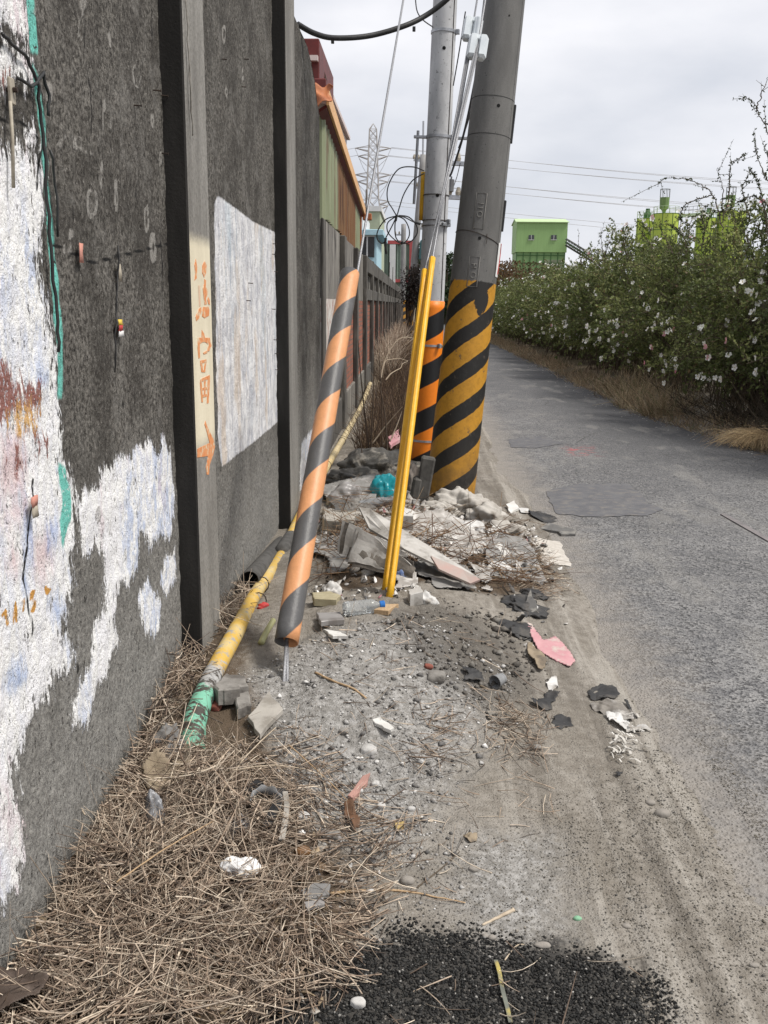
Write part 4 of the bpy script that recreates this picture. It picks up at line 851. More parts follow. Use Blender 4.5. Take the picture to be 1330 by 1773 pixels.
# ---- green plant
M_pg = mk('light green cladding', (.27, .43, .18), (.24, .385, .155), 1.2, .6, .05, 10, stretch=(3, 3, .2)); M_pg2 = mk('bright green roof', (.46, .6, .33), (.41, .55, .29), 1, .6, 0); M_gfr = mk('dark green frame', (.06, .14, .05), (.05, .12, .045), 2, .7, 0)
GYd = 180.; gt = thing('processing_tower', 'green clad processing tower with a gable roof and gridded lower storey beyond the hedge', 'industrial building', (float(atY(938, 470, GYd)[0]), GYd, 0)); go = np.array(gt.location)
def gq(px, py): return atY(px, py, GYd)-go
u0, u1 = gq(895, 385), gq(981, 437); l0, l1 = gq(893.5, 437), gq(977, 468); rdg = gq(938, 377)[2]
m = MB(); m.box((u0[0], 0, u1[2]), (u1[0], 8, u0[2])); m.build('upper_wall', M_pg, gt)
m = MB(); m.box((l0[0]+.1, .25, 0), (l1[0], 7.8, u1[2]-.01)); m.build('lower_wall', mk('mid green cladding', (.21, .35, .15), (.19, .315, .135), 1, .6, 0), gt)
m = MB()
for x in np.linspace(l0[0]+.1, l1[0], 8): m.box((x-.07, .1, 0), (x+.07, .24, u1[2]-.02))
for z in np.arange(1, u1[2], 1.35): m.box((l0[0]+.1, .12, z-.06), (l1[0], .23, z+.06))
m.build('wall_frame', M_gfr, gt)
m = MB(); m.box((0.3, .15, u1[2]-5), (l1[0]-.3, .27, u1[2]-1.3)); m.build('stained_panel', mk('weathered panel', (.24, .28, .18), (.2, .22, .16), 2, .8, 0), gt)
m = MB(); m.prism([(u0[0]-.2, -.3, u0[2]), (u1[0]+.2, -.3, u0[2]), (u1[0]+.1, 4, rdg), (u0[0]-.1, 4, rdg)], (0, 0, .12)); m.prism([(u0[0]-.2, 8.3, u0[2]), (u0[0]-.1, 4, rdg), (u1[0]+.1, 4, rdg), (u1[0]+.2, 8.3, u0[2])], (0, 0, .12)); m.build('roof', M_pg2, gt)
m = MB(); m.prism([(u0[0], .0, u0[2]), (u0[0], 4, rdg), (u0[0], 8, u0[2])], (.15, 0, 0)); m.prism([(u1[0], .0, u0[2]), (u1[0], 4, rdg), (u1[0], 8, u0[2])], (-.15, 0, 0)); m.build('gable', M_pg, gt)
for px in (920, 959):
    q = gq(px, 411); m = MB(); m.box((q[0]-.5, -.12, q[2]-.4), (q[0]+.5, -.04, q[2]+.4)); o = m.build('window', M_gls, gt)
    m = MB(); m.box((q[0]-.55, -.16, q[2]-.48), (q[0]+.55, -.12, q[2]-.4)); m.box((q[0]-.04, -.16, q[2]-.4), (q[0]+.04, -.12, q[2]+.4)); m.build('frame', M_white, o)
M_stl = mk('dark steel', (.10, .11, .105), (.07, .075, .07), 2, .7, 0)
t = thing('conveyor', 'inclined steel conveyor bridge descending right from the green tower', 'conveyor', atY(981, 413, 178)); co_ = np.array(t.location); e_ = atY(1035, 446, 178)-co_
m = MB()
for dz in (0, -1.1):
    for dy in (0, 1.4): m.tube([(0, dy, dz), e_+(0, dy, dz)], .09, 4)
for k in np.linspace(0, 1, 12): m.tube([e_*k, e_*k+(0, 0, -1.1)], .05, 4); m.tube([e_*k+(0, 0, -1.1), e_*min(1, k+.09)], .05, 4)
m.build('truss', M_stl, t); m = MB(); m.prism([(0, 0, -.5), e_+(0, 0, -.5), e_+(0, 1.4, -.5), (0, 1.4, -.5)], (0, 0, -.2)); m.build('belt', M_gfr, t)
M_silo = mk('lime green silo', (.42, .52, .09), (.37, .48, .08), .8, .55, .05, 8, stretch=(2, 2, .3))
for k_, (xa, xb, top, Yd, lab) in enumerate(((1103, 1133, 378, 172., 'lime green silo at the left, partly behind its taller neighbour'), (1131, 1176, 370, 168., 'lime green silo topped by a caged vent and hopper'), (1207, 1240, 377, 170., 'lime green silo just right of the sky gap behind the thorny branches'), (1243, 1292, 366, 170., 'lime green silo almost hidden by the rightmost hedge branches'))):
    a_ = atY(xa, top, Yd); b_ = atY(xb, top, Yd); cx = (a_[0]+b_[0])/2; r_ = (b_[0]-a_[0])/2; hz = a_[2]
    t = thing('silo', lab, 'silo', (cx, Yd, 0)); m = MB(); m.tube([(0, 0, 0), (0, 0, hz)], r_, 32); m.build('tank', M_silo, t, False)
    m = MB()
    for z in np.arange(hz-.05, 2, -2.6): m.tube([(r_*1.005*math.cos(s), r_*1.005*math.sin(s), z) for s in np.linspace(0, 2*math.pi, 25)], .05, 4)
    for s in np.linspace(0, 2*math.pi, 9)[:-1]: m.tube([(r_*1.003*math.cos(s+.3), r_*1.003*math.sin(s+.3), 0), (r_*1.003*math.cos(s+.3), r_*1.003*math.sin(s+.3), hz)], .05, 4)
    m.build('hoop_frame', M_gfr, t)
    m = MB()
    for s in np.linspace(0, 2*math.pi, 13)[:-1]: m.tube([(r_*.97*math.cos(s), r_*.97*math.sin(s), hz), (r_*.97*math.cos(s), r_*.97*math.sin(s), hz+1.1)], .035, 4)
    for z in (.6, 1.1): m.tube([(r_*.97*math.cos(s), r_*.97*math.sin(s), hz+z) for s in np.linspace(0, 2*math.pi, 21)], .03, 4)
    m.build('railing', mk('pale green rail', (.34, .42, .28), (.3, .38, .25), 1, .6, 0), t)
    m = MB()
    if k_ in (1, 3):
        m.tube([(-.4, 0, hz), (-.4, 0, hz+.5), (-.4, 0, hz+.9), (-.4, 0, hz+2.6)], [.25, .35, .75, .8], 10); o = m.build('hopper', mk('green hopper', (.16, .25, .09), (.13, .2, .08), 1, .6, 0), t)
        m = MB()
        for s in np.linspace(0, 2*math.pi, 9)[:-1]: m.tube([(-.4+.8*math.cos(s), .8*math.sin(s), hz+2.6), (-.4+.8*math.cos(s), .8*math.sin(s), hz+3.9)], .035, 4)
        m.tube([(-.4+.8*math.cos(s), .8*math.sin(s), hz+3.9) for s in np.linspace(0, 2*math.pi, 13)], .04, 4); m.build('cage', M_stl, o)
    else:
        m.tube([(.3, 0, hz), (.3, 0, hz+.9), (.3, 0, hz+1.0), (.3, 0, hz+1.6)], [.6, .6, .4, .35], 10); m.build('vent', M_gfr, t)
t = thing('walkway', 'pale green railed walkway bridging between the silo tops', 'walkway', atY(1178, 371, 169)); o_ = np.array(t.location); e_ = atY(1236, 366, 169)-o_
m = MB(); m.prism([(0, 0, 0), e_, e_+(0, 1, 0), (0, 1, 0)], (0, 0, -.5)); m.build('deck', mk('pale green deck', (.4, .5, .33), (.36, .45, .3), 1, .6, 0), t)
m = MB()
for k in np.linspace(0, 1, 9): m.tube([e_*k, e_*k+(0, 0, 1.1)], .03, 4)
for z in (.55, 1.1): m.tube([(0, 0, z), e_+(0, 0, z)], .03, 4)
m.build('railing', M_stl, t)
# ---- lattice transmission tower
M_twr = mk('weathered tower steel', (.42, .41, .41), (.33, .31, .30), 1, .7, 0)
YT = 300.; ox = float(atY(645, 400, YT)[0]); tt = thing('transmission_tower', 'tall steel lattice transmission tower far away above the blue house', 'transmission tower', (ox, YT, 0)); to = np.array((ox, YT, 0))
def tz_(py): return float(atY(645, py, YT)[2])
prof = [(0, 6.5), (tz_(385), 2.9), (tz_(350), 1.8), (tz_(300), 1.55), (tz_(264), 1.3), (tz_(224), 1.05), (tz_(214), .05)]
def half(z):
    for (a, ha), (b, hb_) in zip(prof[:-1], prof[1:]):
        if a <= z <= b: return ha+(hb_-ha)*(z-a)/(b-a)
    return .05
lev = [0]
while lev[-1] < prof[-2][0]-1: lev.append(lev[-1]+max(1.9, half(lev[-1])*1.9))
lev = lev[:-1]+[prof[-2][0]]
m = MB(); cs = ((1, 1), (1, -1), (-1, -1), (-1, 1))
for a, b in zip(lev[:-1], lev[1:]):
    ha, hb_ = half(a), half(b)
    for i in range(4):
        p, q = cs[i], cs[(i+1) % 4]; m.tube([(p[0]*ha, p[1]*ha, a), (p[0]*hb_, p[1]*hb_, b)], .15, 4)
        m.tube([(p[0]*ha, p[1]*ha, a), (q[0]*hb_, q[1]*hb_, b)], .075, 4); m.tube([(q[0]*ha, q[1]*ha, a), (p[0]*hb_, p[1]*hb_, b)], .075, 4); m.tube([(p[0]*hb_, p[1]*hb_, b), (q[0]*hb_, q[1]*hb_, b)], .07, 4)
hb_ = half(prof[-2][0])
for p in cs: m.tube([(p[0]*hb_, p[1]*hb_, prof[-2][0]), (0, 0, prof[-1][0])], .13, 4)
m.build('lattice_body', M_twr, tt)
arms = [(262, 5.4), (276, 4.4), (308, 5.4), (320, 4.6), (354, 5.0), (362, 4.6)]
for py, L_ in arms:
    z = tz_(py)
    for s in (-1, 1):
        m = MB(); h_ = half(z)
        for dy in (-h_, h_): m.tube([(s*h_, dy, z), (s*L_, 0, z+.9)], .12, 4); m.tube([(s*h_, dy, z+1.4), (s*L_, 0, z+.9)], .09, 4)
        a_ = m.build('cross_arm', M_twr, tt); m = MB(); m.tube([(s*L_, 0, z+.9), (s*(L_-1.4), 0, z-2.2), (s*(h_+.4), 0, z-4.2)], .06, 4); m.build('jumper', M_twr, a_)
M_pl = mk('power line', (.46, .465, .48), (.46, .465, .48), 1, .8, 0)
ends = [(262, 5.4, 1, 1330, 313), (262, 5.4, 1, 1330, 316), (276, 4.4, 1, 1330, 323.5), (276, 4.4, 1, 1330, 326), (308, 5.4, 1, 1330, 358), (308, 5.4, 1, 1330, 362), (320, 4.6, 1, 1330, 369), (320, 4.6, 1, 1330, 372), (354, 5.0, 1, 1330, 404), (362, 4.6, 1, 1330, 414), (262, -5.4, -1, 560, 256), (276, -4.4, -1, 560, 268)]
for i, (py, L_, s, ex, ey) in enumerate(ends):
    z = tz_(py)+.9; a = np.array((ox+L_, YT, z+.25*(i % 2))); b = atY(ex, ey, YT+18); b = a+(b-a)*1.25
    mid = (a+b)/2-(0, 0, .9); wire([a, mid, b], .06, 'thin grey high-voltage line strung right from the lattice tower' if s > 0 else 'thin grey high-voltage line strung left from the lattice tower', 'power line', M_pl, 'power_line', 8, 'high-voltage lines on the right of the tower' if s > 0 else 'high-voltage lines on the left of the tower')
# ---- far utility poles
M_fp = stripe_mat('far pole paint', (.40, .2, .03), (.02, .02, .02), .42, 1, .5, (.30, .295, .29), 1.75, .6, .7)
M_xa = M_galv
def far_pole(px0, py0, px1, py1, Y, r, label, arms=()):
    a = atY(px0, py0, Y); a[2] = 0; b = atY(px1, py1, Y+.2); o, L = pole_obj('utility_pole', label, 'utility pole', a, b, r, r*.72, M_fp, 20, 16)
    for f, L_, s in arms:
        m = MB(); z = L*f; m.box((-L_*(.15 if s > 0 else 1), -.04, z-.04), (L_*(1 if s > 0 else .15), .04, z+.04)); x_ = m.build('cross_arm', M_xa, o)
        for k in (.5, .95): m = MB(); m.tube([(s*L_*k, 0, z+.04), (s*L_*k, 0, z+.1), (s*L_*k, 0, z+.2)], [.05, .06, .03], 8); m.build('insulator', M_bone, x_)
    return o, L
fp, Lf = far_pole(706, 580, 733, 268, 38., .155, 'weathered far utility pole with faded stripes leaning beside the end of the fence', ((.97, .35, -1), (.83, .2, -1), (.72, .5, 1), (.62, .4, 1)))
z = Lf*.45; m = MB(); m.tube([(.35, -.1, z), (.35, -.1, z+.05), (.35, -.1, z+.72), (.35, -.1, z+.78)], [.12, .2, .2, .14], 14); m.build('transformer', mk('teal transformer', (.06, .16, .17), (.05, .13, .14), 3, .5, 0), fp)
m = MB(); m.tube([(0, 0, Lf-.2), (-.1, 0, Lf+1.2)], .04, 6); m.build('top_rod', M_galv, fp)
far_pole(697, 560, 699, 388, 58., .19, 'farthest thin utility pole, pale, behind the one with the teal transformer', ((.9, .5, -1),))
fp3, L3 = far_pole(790, 560, 816, 262, 20., .12, 'utility pole hidden behind the thick striped pole with its cross arm showing', ((.945, .5, -1), (.80, .4, -1)))
m = MB(); z = L3*.86; m.tube([(-.36, -.06, z-.17), (-.36, -.06, z+.06)], [.065, .065], 10); m.tube([(-.36, -.06, z+.06), (-.36, -.06, z+.12)], .02, 6); m.build('transformer', mk('grey canister', (.16, .165, .17), (.12, .12, .125), 3, .5, 0), fp3)
wire([atY(797, 282, 20), atY(790, 310, 21), atY(777, 345, 23)], .008, 'thin wire slanting left from the hidden pole cross arm', 'cable', None, 'service_wire')
# ================================================================== VEGETATION
def leafcloud(P, D, size, asp=.5, jit=.8, r=rng):
    """one rhombic leaf per point: P (n,3) base, D (n,3) growth direction"""
    n_ = len(P); d = D+r.normal(0, jit, (n_, 3)); d /= np.linalg.norm(d, axis=1)[:, None]+1e-9
    a = r.normal(0, 1, (n_, 3)); s = np.cross(d, a); s /= np.linalg.norm(s, axis=1)[:, None]+1e-9; nn_ = np.cross(s, d)
    L = size*r.uniform(.6, 1.3, n_)[:, None]; W = L*asp*.5
    V = np.stack([P, P+d*L*.5+s*W+nn_*L*.06, P+d*L, P+d*L*.5-s*W+nn_*L*.06], 1).reshape(-1, 3)
    return V, np.arange(4*n_).reshape(-1, 4)
M_leaf = mkcol('leaves', .55, .3, 14, .35, .38); M_stem = mk('grey brown twig', (.115, .09, .065), (.07, .055, .04), 30, .85, .2, 60)
def strands(pts_list, r0, r1, sides=3):
    V = []; Fs = []; b = 0
    for p in pts_list:
        p = np.asarray(p); k = len(p); t = np.gradient(p, axis=0); t /= np.linalg.norm(t, axis=1)[:, None]+1e-9
        a = np.array((.31, .52, .79)); u = np.cross(t, a); u /= np.linalg.norm(u, axis=1)[:, None]+1e-9; w_ = np.cross(t, u); rr = np.linspace(r0, r1, k)[:, None]
        for j in range(sides): an = 2*math.pi*j/sides; V.append((p+rr*(math.cos(an)*u+math.sin(an)*w_)))
        for j in range(sides):
            j2 = (j+1) % sides; i = np.arange(k-1); Fs.append(np.c_[b+j*k+i, b+j2*k+i, b+j2*k+i+1, b+j*k+i+1])
        b += sides*k
    return np.concatenate(V), np.concatenate(Fs)
def bush_data(seed, rx=1.35, ry=1.35, hz=2.55, nb=95, ntw=10, nlf=13, lsz=.042):
    r = np.random.default_rng(seed); br = []; tw = []; LP = []; LD = []
    for i in range(nb):
        az = r.uniform(0, 2*math.pi); el = math.asin(min(1, max(-.05, r.uniform(-.05, 1)))) if r.random() < .85 else r.uniform(-.1, .3)
        rad = r.uniform(.72, 1.06) if r.random() < .75 else r.uniform(.35, .8)
        tip = np.array((rx*math.cos(az)*math.cos(el)*rad, ry*math.sin(az)*math.cos(el)*rad, max(.12, .62+(hz-.62)*math.sin(el)*rad)))
        p0 = np.array((r.normal(0, .22), r.normal(0, .22), 0)); mid = np.array((p0[0]*.6+tip[0]*.38, p0[1]*.6+tip[1]*.38, tip[2]*.85+.45)); u = np.linspace(0, 1, 9)[:, None]
        q = (1-u)**2*p0+2*u*(1-u)*mid+u*u*tip; q += r.normal(0, .018, q.shape)*u; br.append(q)
        for k in range(ntw):
            t_ = r.uniform(.3, 1)**.8; j = min(7, int(t_*8)); a = q[j]+(q[j+1]-q[j])*(t_*8-j); out = np.array((a[0], a[1], (a[2]-1.0)*.8)); out /= np.linalg.norm(out)+1e-6
            d = out*.6+r.normal(0, .6, 3)+np.array((0, 0, .12)); d /= np.linalg.norm(d); L = r.uniform(.16, .46); uu = np.linspace(0, 1, 5)[:, None]
            s = a+d*L*uu+np.array((0, 0, -.12*L))*uu**2*2; tw.append(s)
            m_ = int(nlf*L/.3); uu = r.uniform(.08, 1, m_)[:, None]; LP.append(a+d*L*uu+np.array((0, 0, -.24*L))*uu**2); LD.append(np.repeat(d[None], m_, 0))
    P = np.concatenate(LP); D = np.concatenate(LD); ok = P[:, 2] > .15; P = P[ok]; D = D[ok]
    V, Fq = leafcloud(P, D, lsz, .55, .75, r)
    cl = fbm(P[:, 0]*2.2+seed, P[:, 1]*2.2, P[:, 2]*2.2, 3, seed); rr = r.random(len(P))
    pal = np.array(((.11, .14, .045), (.21, .24, .085), (.33, .345, .14), (.35, .31, .17))); idx = np.clip((cl-.3)*4.2+r.normal(0, .55, len(P)), 0, 2.99).astype(int)
    C = pal[idx]*(.75+.5*rr[:, None]); dry = rr > .975; C[dry] = (.17, .12, .06)
    bv, bf = strands(br, .0085, .003, 4); tv, tf = strands(tw, .0028, .0012, 3)
    return (V, Fq, np.repeat(C, 4, 0)), (np.concatenate([bv, tv]), np.concatenate([bf, tf+len(bv)])), P, tw
def obj_from(name, me, parent=None, loc=None):
    o = bpy.data.objects.new(name, me); COL.objects.link(o)
    if parent: o.parent = parent
    if loc is not None: o.location = loc
    return o
VAR = []
for sd_, kw in ((101, dict(nb=150, ntw=13, nlf=17, lsz=.042)), (202, dict(nb=150, ntw=13, nlf=17, lsz=.042)), (303, dict(nb=125, ntw=12, nlf=13, lsz=.058)), (404, dict(nb=125, ntw=12, nlf=13, lsz=.058))):
    lf, st, P, tw = bush_data(sd_, **kw)
    a = npmesh('foliage', *lf[:2], M_leaf, cols=lf[2]); b = npmesh('stems', *st, M_stem); VAR.append((a.data, b.data, P)); bpy.data.objects.remove(a); bpy.data.objects.remove(b)
def flower_mesh(col, seed):
    r = random.Random(seed); m = MB()
    for i in range(5):
        a = 2*math.pi*i/5+r.uniform(-.15, .15); c, s = math.cos(a), math.sin(a); w_ = .0165
        def T(x, y, z): return (x*c-y*s, x*s+y*c, z)
        z = r.uniform(.008, .016); m.add([T(.003, -.004, 0), T(.018, -w_*.8, z*.6), T(.034, -w_, z), T(.044, 0, z*1.3), T(.034, w_, z), T(.018, w_*.8, z*.6), T(.003, .004, 0), T(.02, 0, z*.35)], [(0, 1, 7, 6), (1, 2, 3, 7), (7, 3, 4, 5), (6, 7, 5)], col)
    m.tube([(0, 0, 0), (0, 0, .022)], [.003, .004], 5, (.6, .5, .2)); o = m.build('flower', M_petal); me = o.data; bpy.data.objects.remove(o); return me
M_petal = mkcol('petals', .6, .08, 30, .2, .25)
FW = [flower_mesh((.80, .80, .77), 1), flower_mesh((.76, .77, .72), 2)]; FP = [flower_mesh((.70, .28, .36), 3), flower_mesh((.62, .34, .38), 4)]
bushes = []
y = 9.0; k = 0; lab = ['nearest flowering hedge bush at the right edge, behind the dry straw tuft', 'flowering hedge bush second from the right edge, with long bare thorny shoots at its top',
  'flowering hedge bush third from the right edge, right of the grassy gap in the verge', 'flowering hedge bush standing in front of the lime green silos', 'flowering hedge bush just left of the lime green silos', 'flowering hedge bush below the inclined conveyor', 'flowering hedge bush right of the green tower', 'flowering hedge bush directly below the green tower']
while y < 52:
    hh = 1.0+.08*math.sin(k*2.3)+(.36 if k == 0 else .22 if k == 1 else .14 if k < 3 else .10 if k < 8 else .02 if k < 13 else -.06); v = VAR[k % 2] if k < 5 else VAR[2+k % 2]
    gap = .55 if k == 3 else 0
    x = float(edgeR(np.array(y)))+1.42+gap+.15*math.sin(k*1.7); x = max(x, 4.42) if k < 3 else x
    t = thing('flowering_bush', lab[k] if k < len(lab) else 'small looking white-flowered hedge bush far along the road, merging into its neighbours', 'bush', (x, y, gz(x, y)-.03), k*2.1, 'white flowering bushes of the roadside hedge')
    sc_ = (1.08+.08*math.sin(k*3.1), 1.1, 1.0*hh) ; t.scale = sc_; obj_from('foliage', v[0], t); obj_from('stems', v[1], t)
    # flowers on the side facing the road and on the crown
    P = v[2]; a = k*2.1; wx = (P[:, 0]*math.cos(a)-P[:, 1]*math.sin(a)); wy_ = (P[:, 0]*math.sin(a)+P[:, 1]*math.cos(a)); rad = np.hypot(P[:, 0], P[:, 1])/1.35
    sc2 = np.maximum(rad, (P[:, 2]-.6)/1.9); ok = np.where((sc2 > .9) & (wx+.55*wy_ < .35) & (P[:, 2] > .45))[0]; nf = 62 if k < 3 else 64 if k < 8 else 36
    r = np.random.default_rng(900+k)
    for q in r.choice(ok, min(nf, len(ok)), False):
        pink = r.random() < (.09 if k < 3 else .04); me = (FP if pink else FW)[int(r.random() < .5)]
        o = obj_from('flower', me, t); d = np.array((P[q, 0], P[q, 1], (P[q, 2]-1.1)*.7))
        # turn towards the light and the road
        wv = np.array((-.75, -.5, .35))+r.normal(0, .5, 3); lx = wv[0]*math.cos(-a)-wv[1]*math.sin(-a); ly = wv[0]*math.sin(-a)+wv[1]*math.cos(-a); d = nz(d)*.8+nz((lx, ly, wv[2]))
        nd = nz(P[q]-np.array((0, 0, 1.0))); o.location = tuple(P[q]+nd*.05); o.rotation_mode = 'QUATERNION'; o.rotation_quaternion = Vector(d).to_track_quat('Z', 'Y'); s = r.uniform(.7, 1.1)*(.95 if k < 6 else 1.1); o.scale = (s, s, s)
    bushes.append(t); y += 1.75+.02*k; k += 1
# long shoots rising from the near bushes
def shoot(bi, L, Y, leaf=.03, dens=60, seed=0, nside=4):
    t = bushes[bi]; r = np.random.default_rng(seed); p = np.array(smooth_path([atY(a, b, Y+.02*i) for i, (a, b) in enumerate(L)], 8)); p += r.normal(0, .006, p.shape)
    sd_ = []
    for k in range(nside):
        i = r.integers(3, len(p)-3); d = p[min(i+3, len(p)-1)]-p[i]; d = d/np.linalg.norm(d)+r.normal(0, .55, 3); s = np.linspace(0, 1, 4)[:, None]; sd_.append(p[i]+d*s*r.uniform(.08, .22))
    V, Fq = strands([p], .007, .002, 5); 
    if sd_: V2, F2 = strands(sd_, .003, .0012, 3); Fq = np.concatenate([Fq, F2+len(V)]); V = np.concatenate([V, V2])
    Mi = Matrix.LocRotScale(t.location, t.rotation_euler, t.scale).inverted(); T = np.array(Mi)
    loc = lambda A: A@T[:3, :3].T+T[:3, 3]
    npmesh('long_shoot', loc(V), Fq, M_stem, t)
    allp = [p]+sd_; LP = []; 
    for q in allp:
        m_ = int(dens*np.linalg.norm(np.diff(q, axis=0), axis=1).sum()); u = r.uniform(.05, .95, m_)*(len(q)-1); i = u.astype(int); LP.append(q[i]+(q[np.minimum(i+1, len(q)-1)]-q[i])*(u-i)[:, None])
    LP = np.concatenate(LP); V, Fq = leafcloud(LP, r.normal(0, 1, LP.shape), leaf, .5, .4, r); C = np.array((.04, .055, .02))*(.6+.9*r.random((len(LP), 1)))
    npmesh('shoot_leaves', loc(V), Fq, M_leaf, t, cols=np.repeat(C, 4, 0))
SH = [(0, [(1360,300),(1332,235),(1312,190),(1298,172),(1280,166)], 9.6, 70), (0, [(1310,192),(1318,165),(1333,128)], 9.6, 12), (0, [(1340,330),(1322,300),(1312,272),(1306,256)], 9.8, 80), (0, [(1345,395),(1338,330),(1330,280),(1326,262)], 9.5, 90),
      (1, [(1252,400),(1240,350),(1228,330),(1205,316),(1180,309),(1152,309),(1139,324)], 10.6, 70), (1, [(1250,385),(1252,340),(1247,310),(1244,289)], 10.8, 60), (1, [(1256,370),(1262,330),(1266,285),(1280,275),(1291,264)], 10.7, 70), (1, [(1232,338),(1210,344),(1186,355),(1180,372),(1179,382),(1192,388),(1203,394)], 10.6, 70),
      (0, [(1350,375),(1310,340),(1290,345),(1268,356),(1245,370)], 9.9, 110), (1, [(1300,385),(1285,330),(1300,300)], 10.4, 60), (0, [(1334,430),(1318,340),(1310,308),(1296,292)], 9.9, 90),
      (3, [(1165,440),(1150,408),(1140,390)], 14.0, 50), (4, [(1090,450),(1080,425),(1084,405)], 16., 60), (4, [(1048,455),(1042,425),(1040,396)], 17., 50), (5, [(1036,460),(1052,430),(1062,395)], 18., 50), (5, [(1008,460),(1003,430),(1001,395)], 19., 40), (3, [(1130,430),(1118,410),(1108,398)], 14.2, 50), (2, [(1215,430),(1220,395),(1215,375),(1225,352)], 12.4, 90), (2, [(1190,430),(1178,400),(1160,388)], 12.4, 80)]
for i, (bi, L, Y, dn) in enumerate(SH): shoot(bi, L, Y, .028 if Y < 12 else .034, dn, 50+i)
# ---- grass blades and straw: countless, one object per patch
M_straw = mkcol('dry straw', .75, .3, 60, .25)
def blades(name, P, D, L, wd, cols, bend=.35, r=rng, label=None, kind='stuff', segs=3, mat=None, twist=True):
    n_ = len(P); D = D/np.linalg.norm(D, axis=1)[:, None]; a = r.normal(0, 1, (n_, 3)); s = np.cross(D, a); s /= np.linalg.norm(s, axis=1)[:, None]+1e-9; nn_ = np.cross(s, D)
    bd = (r.normal(0, bend, (n_, 1)))*nn_; V = []
    for i in range(segs+1):
        u = i/segs; c = P+D*L[:, None]*u+bd*L[:, None]*u*u; w_ = wd[:, None]*(1-.6*u*u)
        V += [c+s*w_, c-s*w_*.5+nn_*w_*.87, c-s*w_*.5-nn_*w_*.87]
    V = np.stack(V, 1).reshape(-1, 3); k = 3*(segs+1); b = (np.arange(n_)*k)[:, None]; Fs = []
    for i in range(segs):
        for j in range(3): Fs.append(np.concatenate([b+3*i+j, b+3*i+(j+1) % 3, b+3*i+3+(j+1) % 3, b+3*i+3+j], 1))
    o = npmesh(name, V, np.concatenate(Fs), mat or M_straw, cols=np.repeat(cols, k, 0))
    if kind: o['kind'] = kind
    return o
PAL_S = np.array(((.46, .37, .285), (.31, .235, .175), (.17, .125, .095), (.62, .53, .42), (.085, .066, .054), (.40, .335, .27)))
def pick(n_, pal, p, r=rng): return pal[r.choice(len(pal), n_, p=p)]*(.75+.5*r.random((n_, 1)))
def in_px(polys, n_, z=.04, r=rng, fuzz=.11):
    out = []
    for poly, w_ in polys:
        g = np.array(px2g(poly, z)); lo, hi = g.min(0), g.max(0); q = r.uniform(lo-fuzz*.6, hi+fuzz*.6, (n_*8, 2)); q = q[sdf(q, g)+fuzz*(fbm(q[:, 0]*6, q[:, 1]*6, 0, 3, 88)-.5)*2+.03*r.normal(0, 1, len(q)) > .015]; out.append(q[:int(n_*w_)])
    return np.concatenate(out)
def straw(name, polys, n_, lmin, lmax, wd, stack, label, p=(.24, .24, .2, .12, .13, .07), pal=PAL_S, tilt=.28, dirs=None, bend=.3):
    q = in_px(polys, n_, fuzz=.055); q = q[q[:, 0] > -.885]; n_ = len(q); r = rng; az = r.uniform(0, 2*math.pi, n_) if dirs is None else r.normal(dirs[0], dirs[1], n_)
    if dirs is None: az = np.where(r.random(n_) < .65, 9*fbm(q[:, 0]*3.1, q[:, 1]*3.1, 0, 2, 93)+r.normal(0, .45, n_), az)
    h = stack*r.random(n_)**1.3*np.clip(fbm(q[:, 0]*5, q[:, 1]*5, 0, 3, 61)*2-.35, .05, 1.2); L = r.uniform(lmin, lmax, n_)*np.where(r.random(n_) < .15, 1.5, 1)
    D = np.c_[np.cos(az), np.sin(az), r.normal(.03, tilt, n_)]; D /= np.linalg.norm(D, axis=1)[:, None]
    P = np.c_[q, np.maximum(G(q[:, 0], q[:, 1]), -1)+.004+h]-D*L[:, None]*.5
    # keep ends off the wall and out of the soil
    E = P+D*L[:, None]; bad = (P[:, 0] < -.88) | (E[:, 0] < -.88); mv = np.maximum(np.maximum(-.88-P[:, 0], -.88-E[:, 0]), 0); P[:, 0] += mv
    return tag(blades(name, P, D, L, r.uniform(wd*.5, wd, n_), pick(n_, pal, p), bend, segs=4), label, 'straw')
straw('dead_straw', [([(-60,1790),(-40,1720),(60,1610),(120,1490),(175,1380),(250,1300),(330,1330),(430,1390),(450,1460),(450,1530),(390,1580),(370,1650),(320,1790)], 1)], 3900, .03, .24, .0030, .075, 'thick mat of dead grass straw heaped along the wall foot in the foreground')
straw('dead_straw', [([(220,1350),(290,1190),(320,1075),(380,1030),(425,1040),(395,1105),(340,1200),(300,1290)], 1)], 1500, .05, .2, .0026, .10, 'tangle of dead grass between the yellow pipe and the pilaster foot', dirs=(1.9, .7), tilt=.4)
straw('scattered_straw', [([(420,1320),(520,1290),(720,1440),(640,1560),(560,1500)], .75), ([(420,1320),(500,1400),(540,1540),(480,1690),(400,1790),(380,1600)], 1.3), ([(380,1680),(560,1580),(640,1560),(600,1660),(480,1770),(390,1790)], .7), ([(700,1290),(800,1240),(800,1330),(720,1340)], .12), ([(840,1230),(930,1240),(950,1320),(860,1310)], .2), ([(560,1150),(860,1110),(980,1400),(760,1560),(600,1560)], .28),([(640,1650),(1090,1640),(1080,1790),(620,1790)], .03)], 800, .02, .15, .0022, .02, 'loose scattered bits of dry straw over the dusty soil')
TW = np.array(((.16, .095, .055), (.24, .155, .09), (.10, .06, .04), (.34, .24, .15), (.2, .14, .09), (.06, .045, .035)))
straw('fine_grass', [([(-60,1790),(-40,1720),(60,1610),(120,1490),(175,1380),(280,1290),(420,1340),(520,1440),(540,1560),(460,1680),(400,1790)], 1)], 1900, .05, .2, .0013, .085, 'fine curled dead grass blades mixed through the straw heap', p=(.35, .15, .1, .25, .05, .1), tilt=.5, bend=.9)
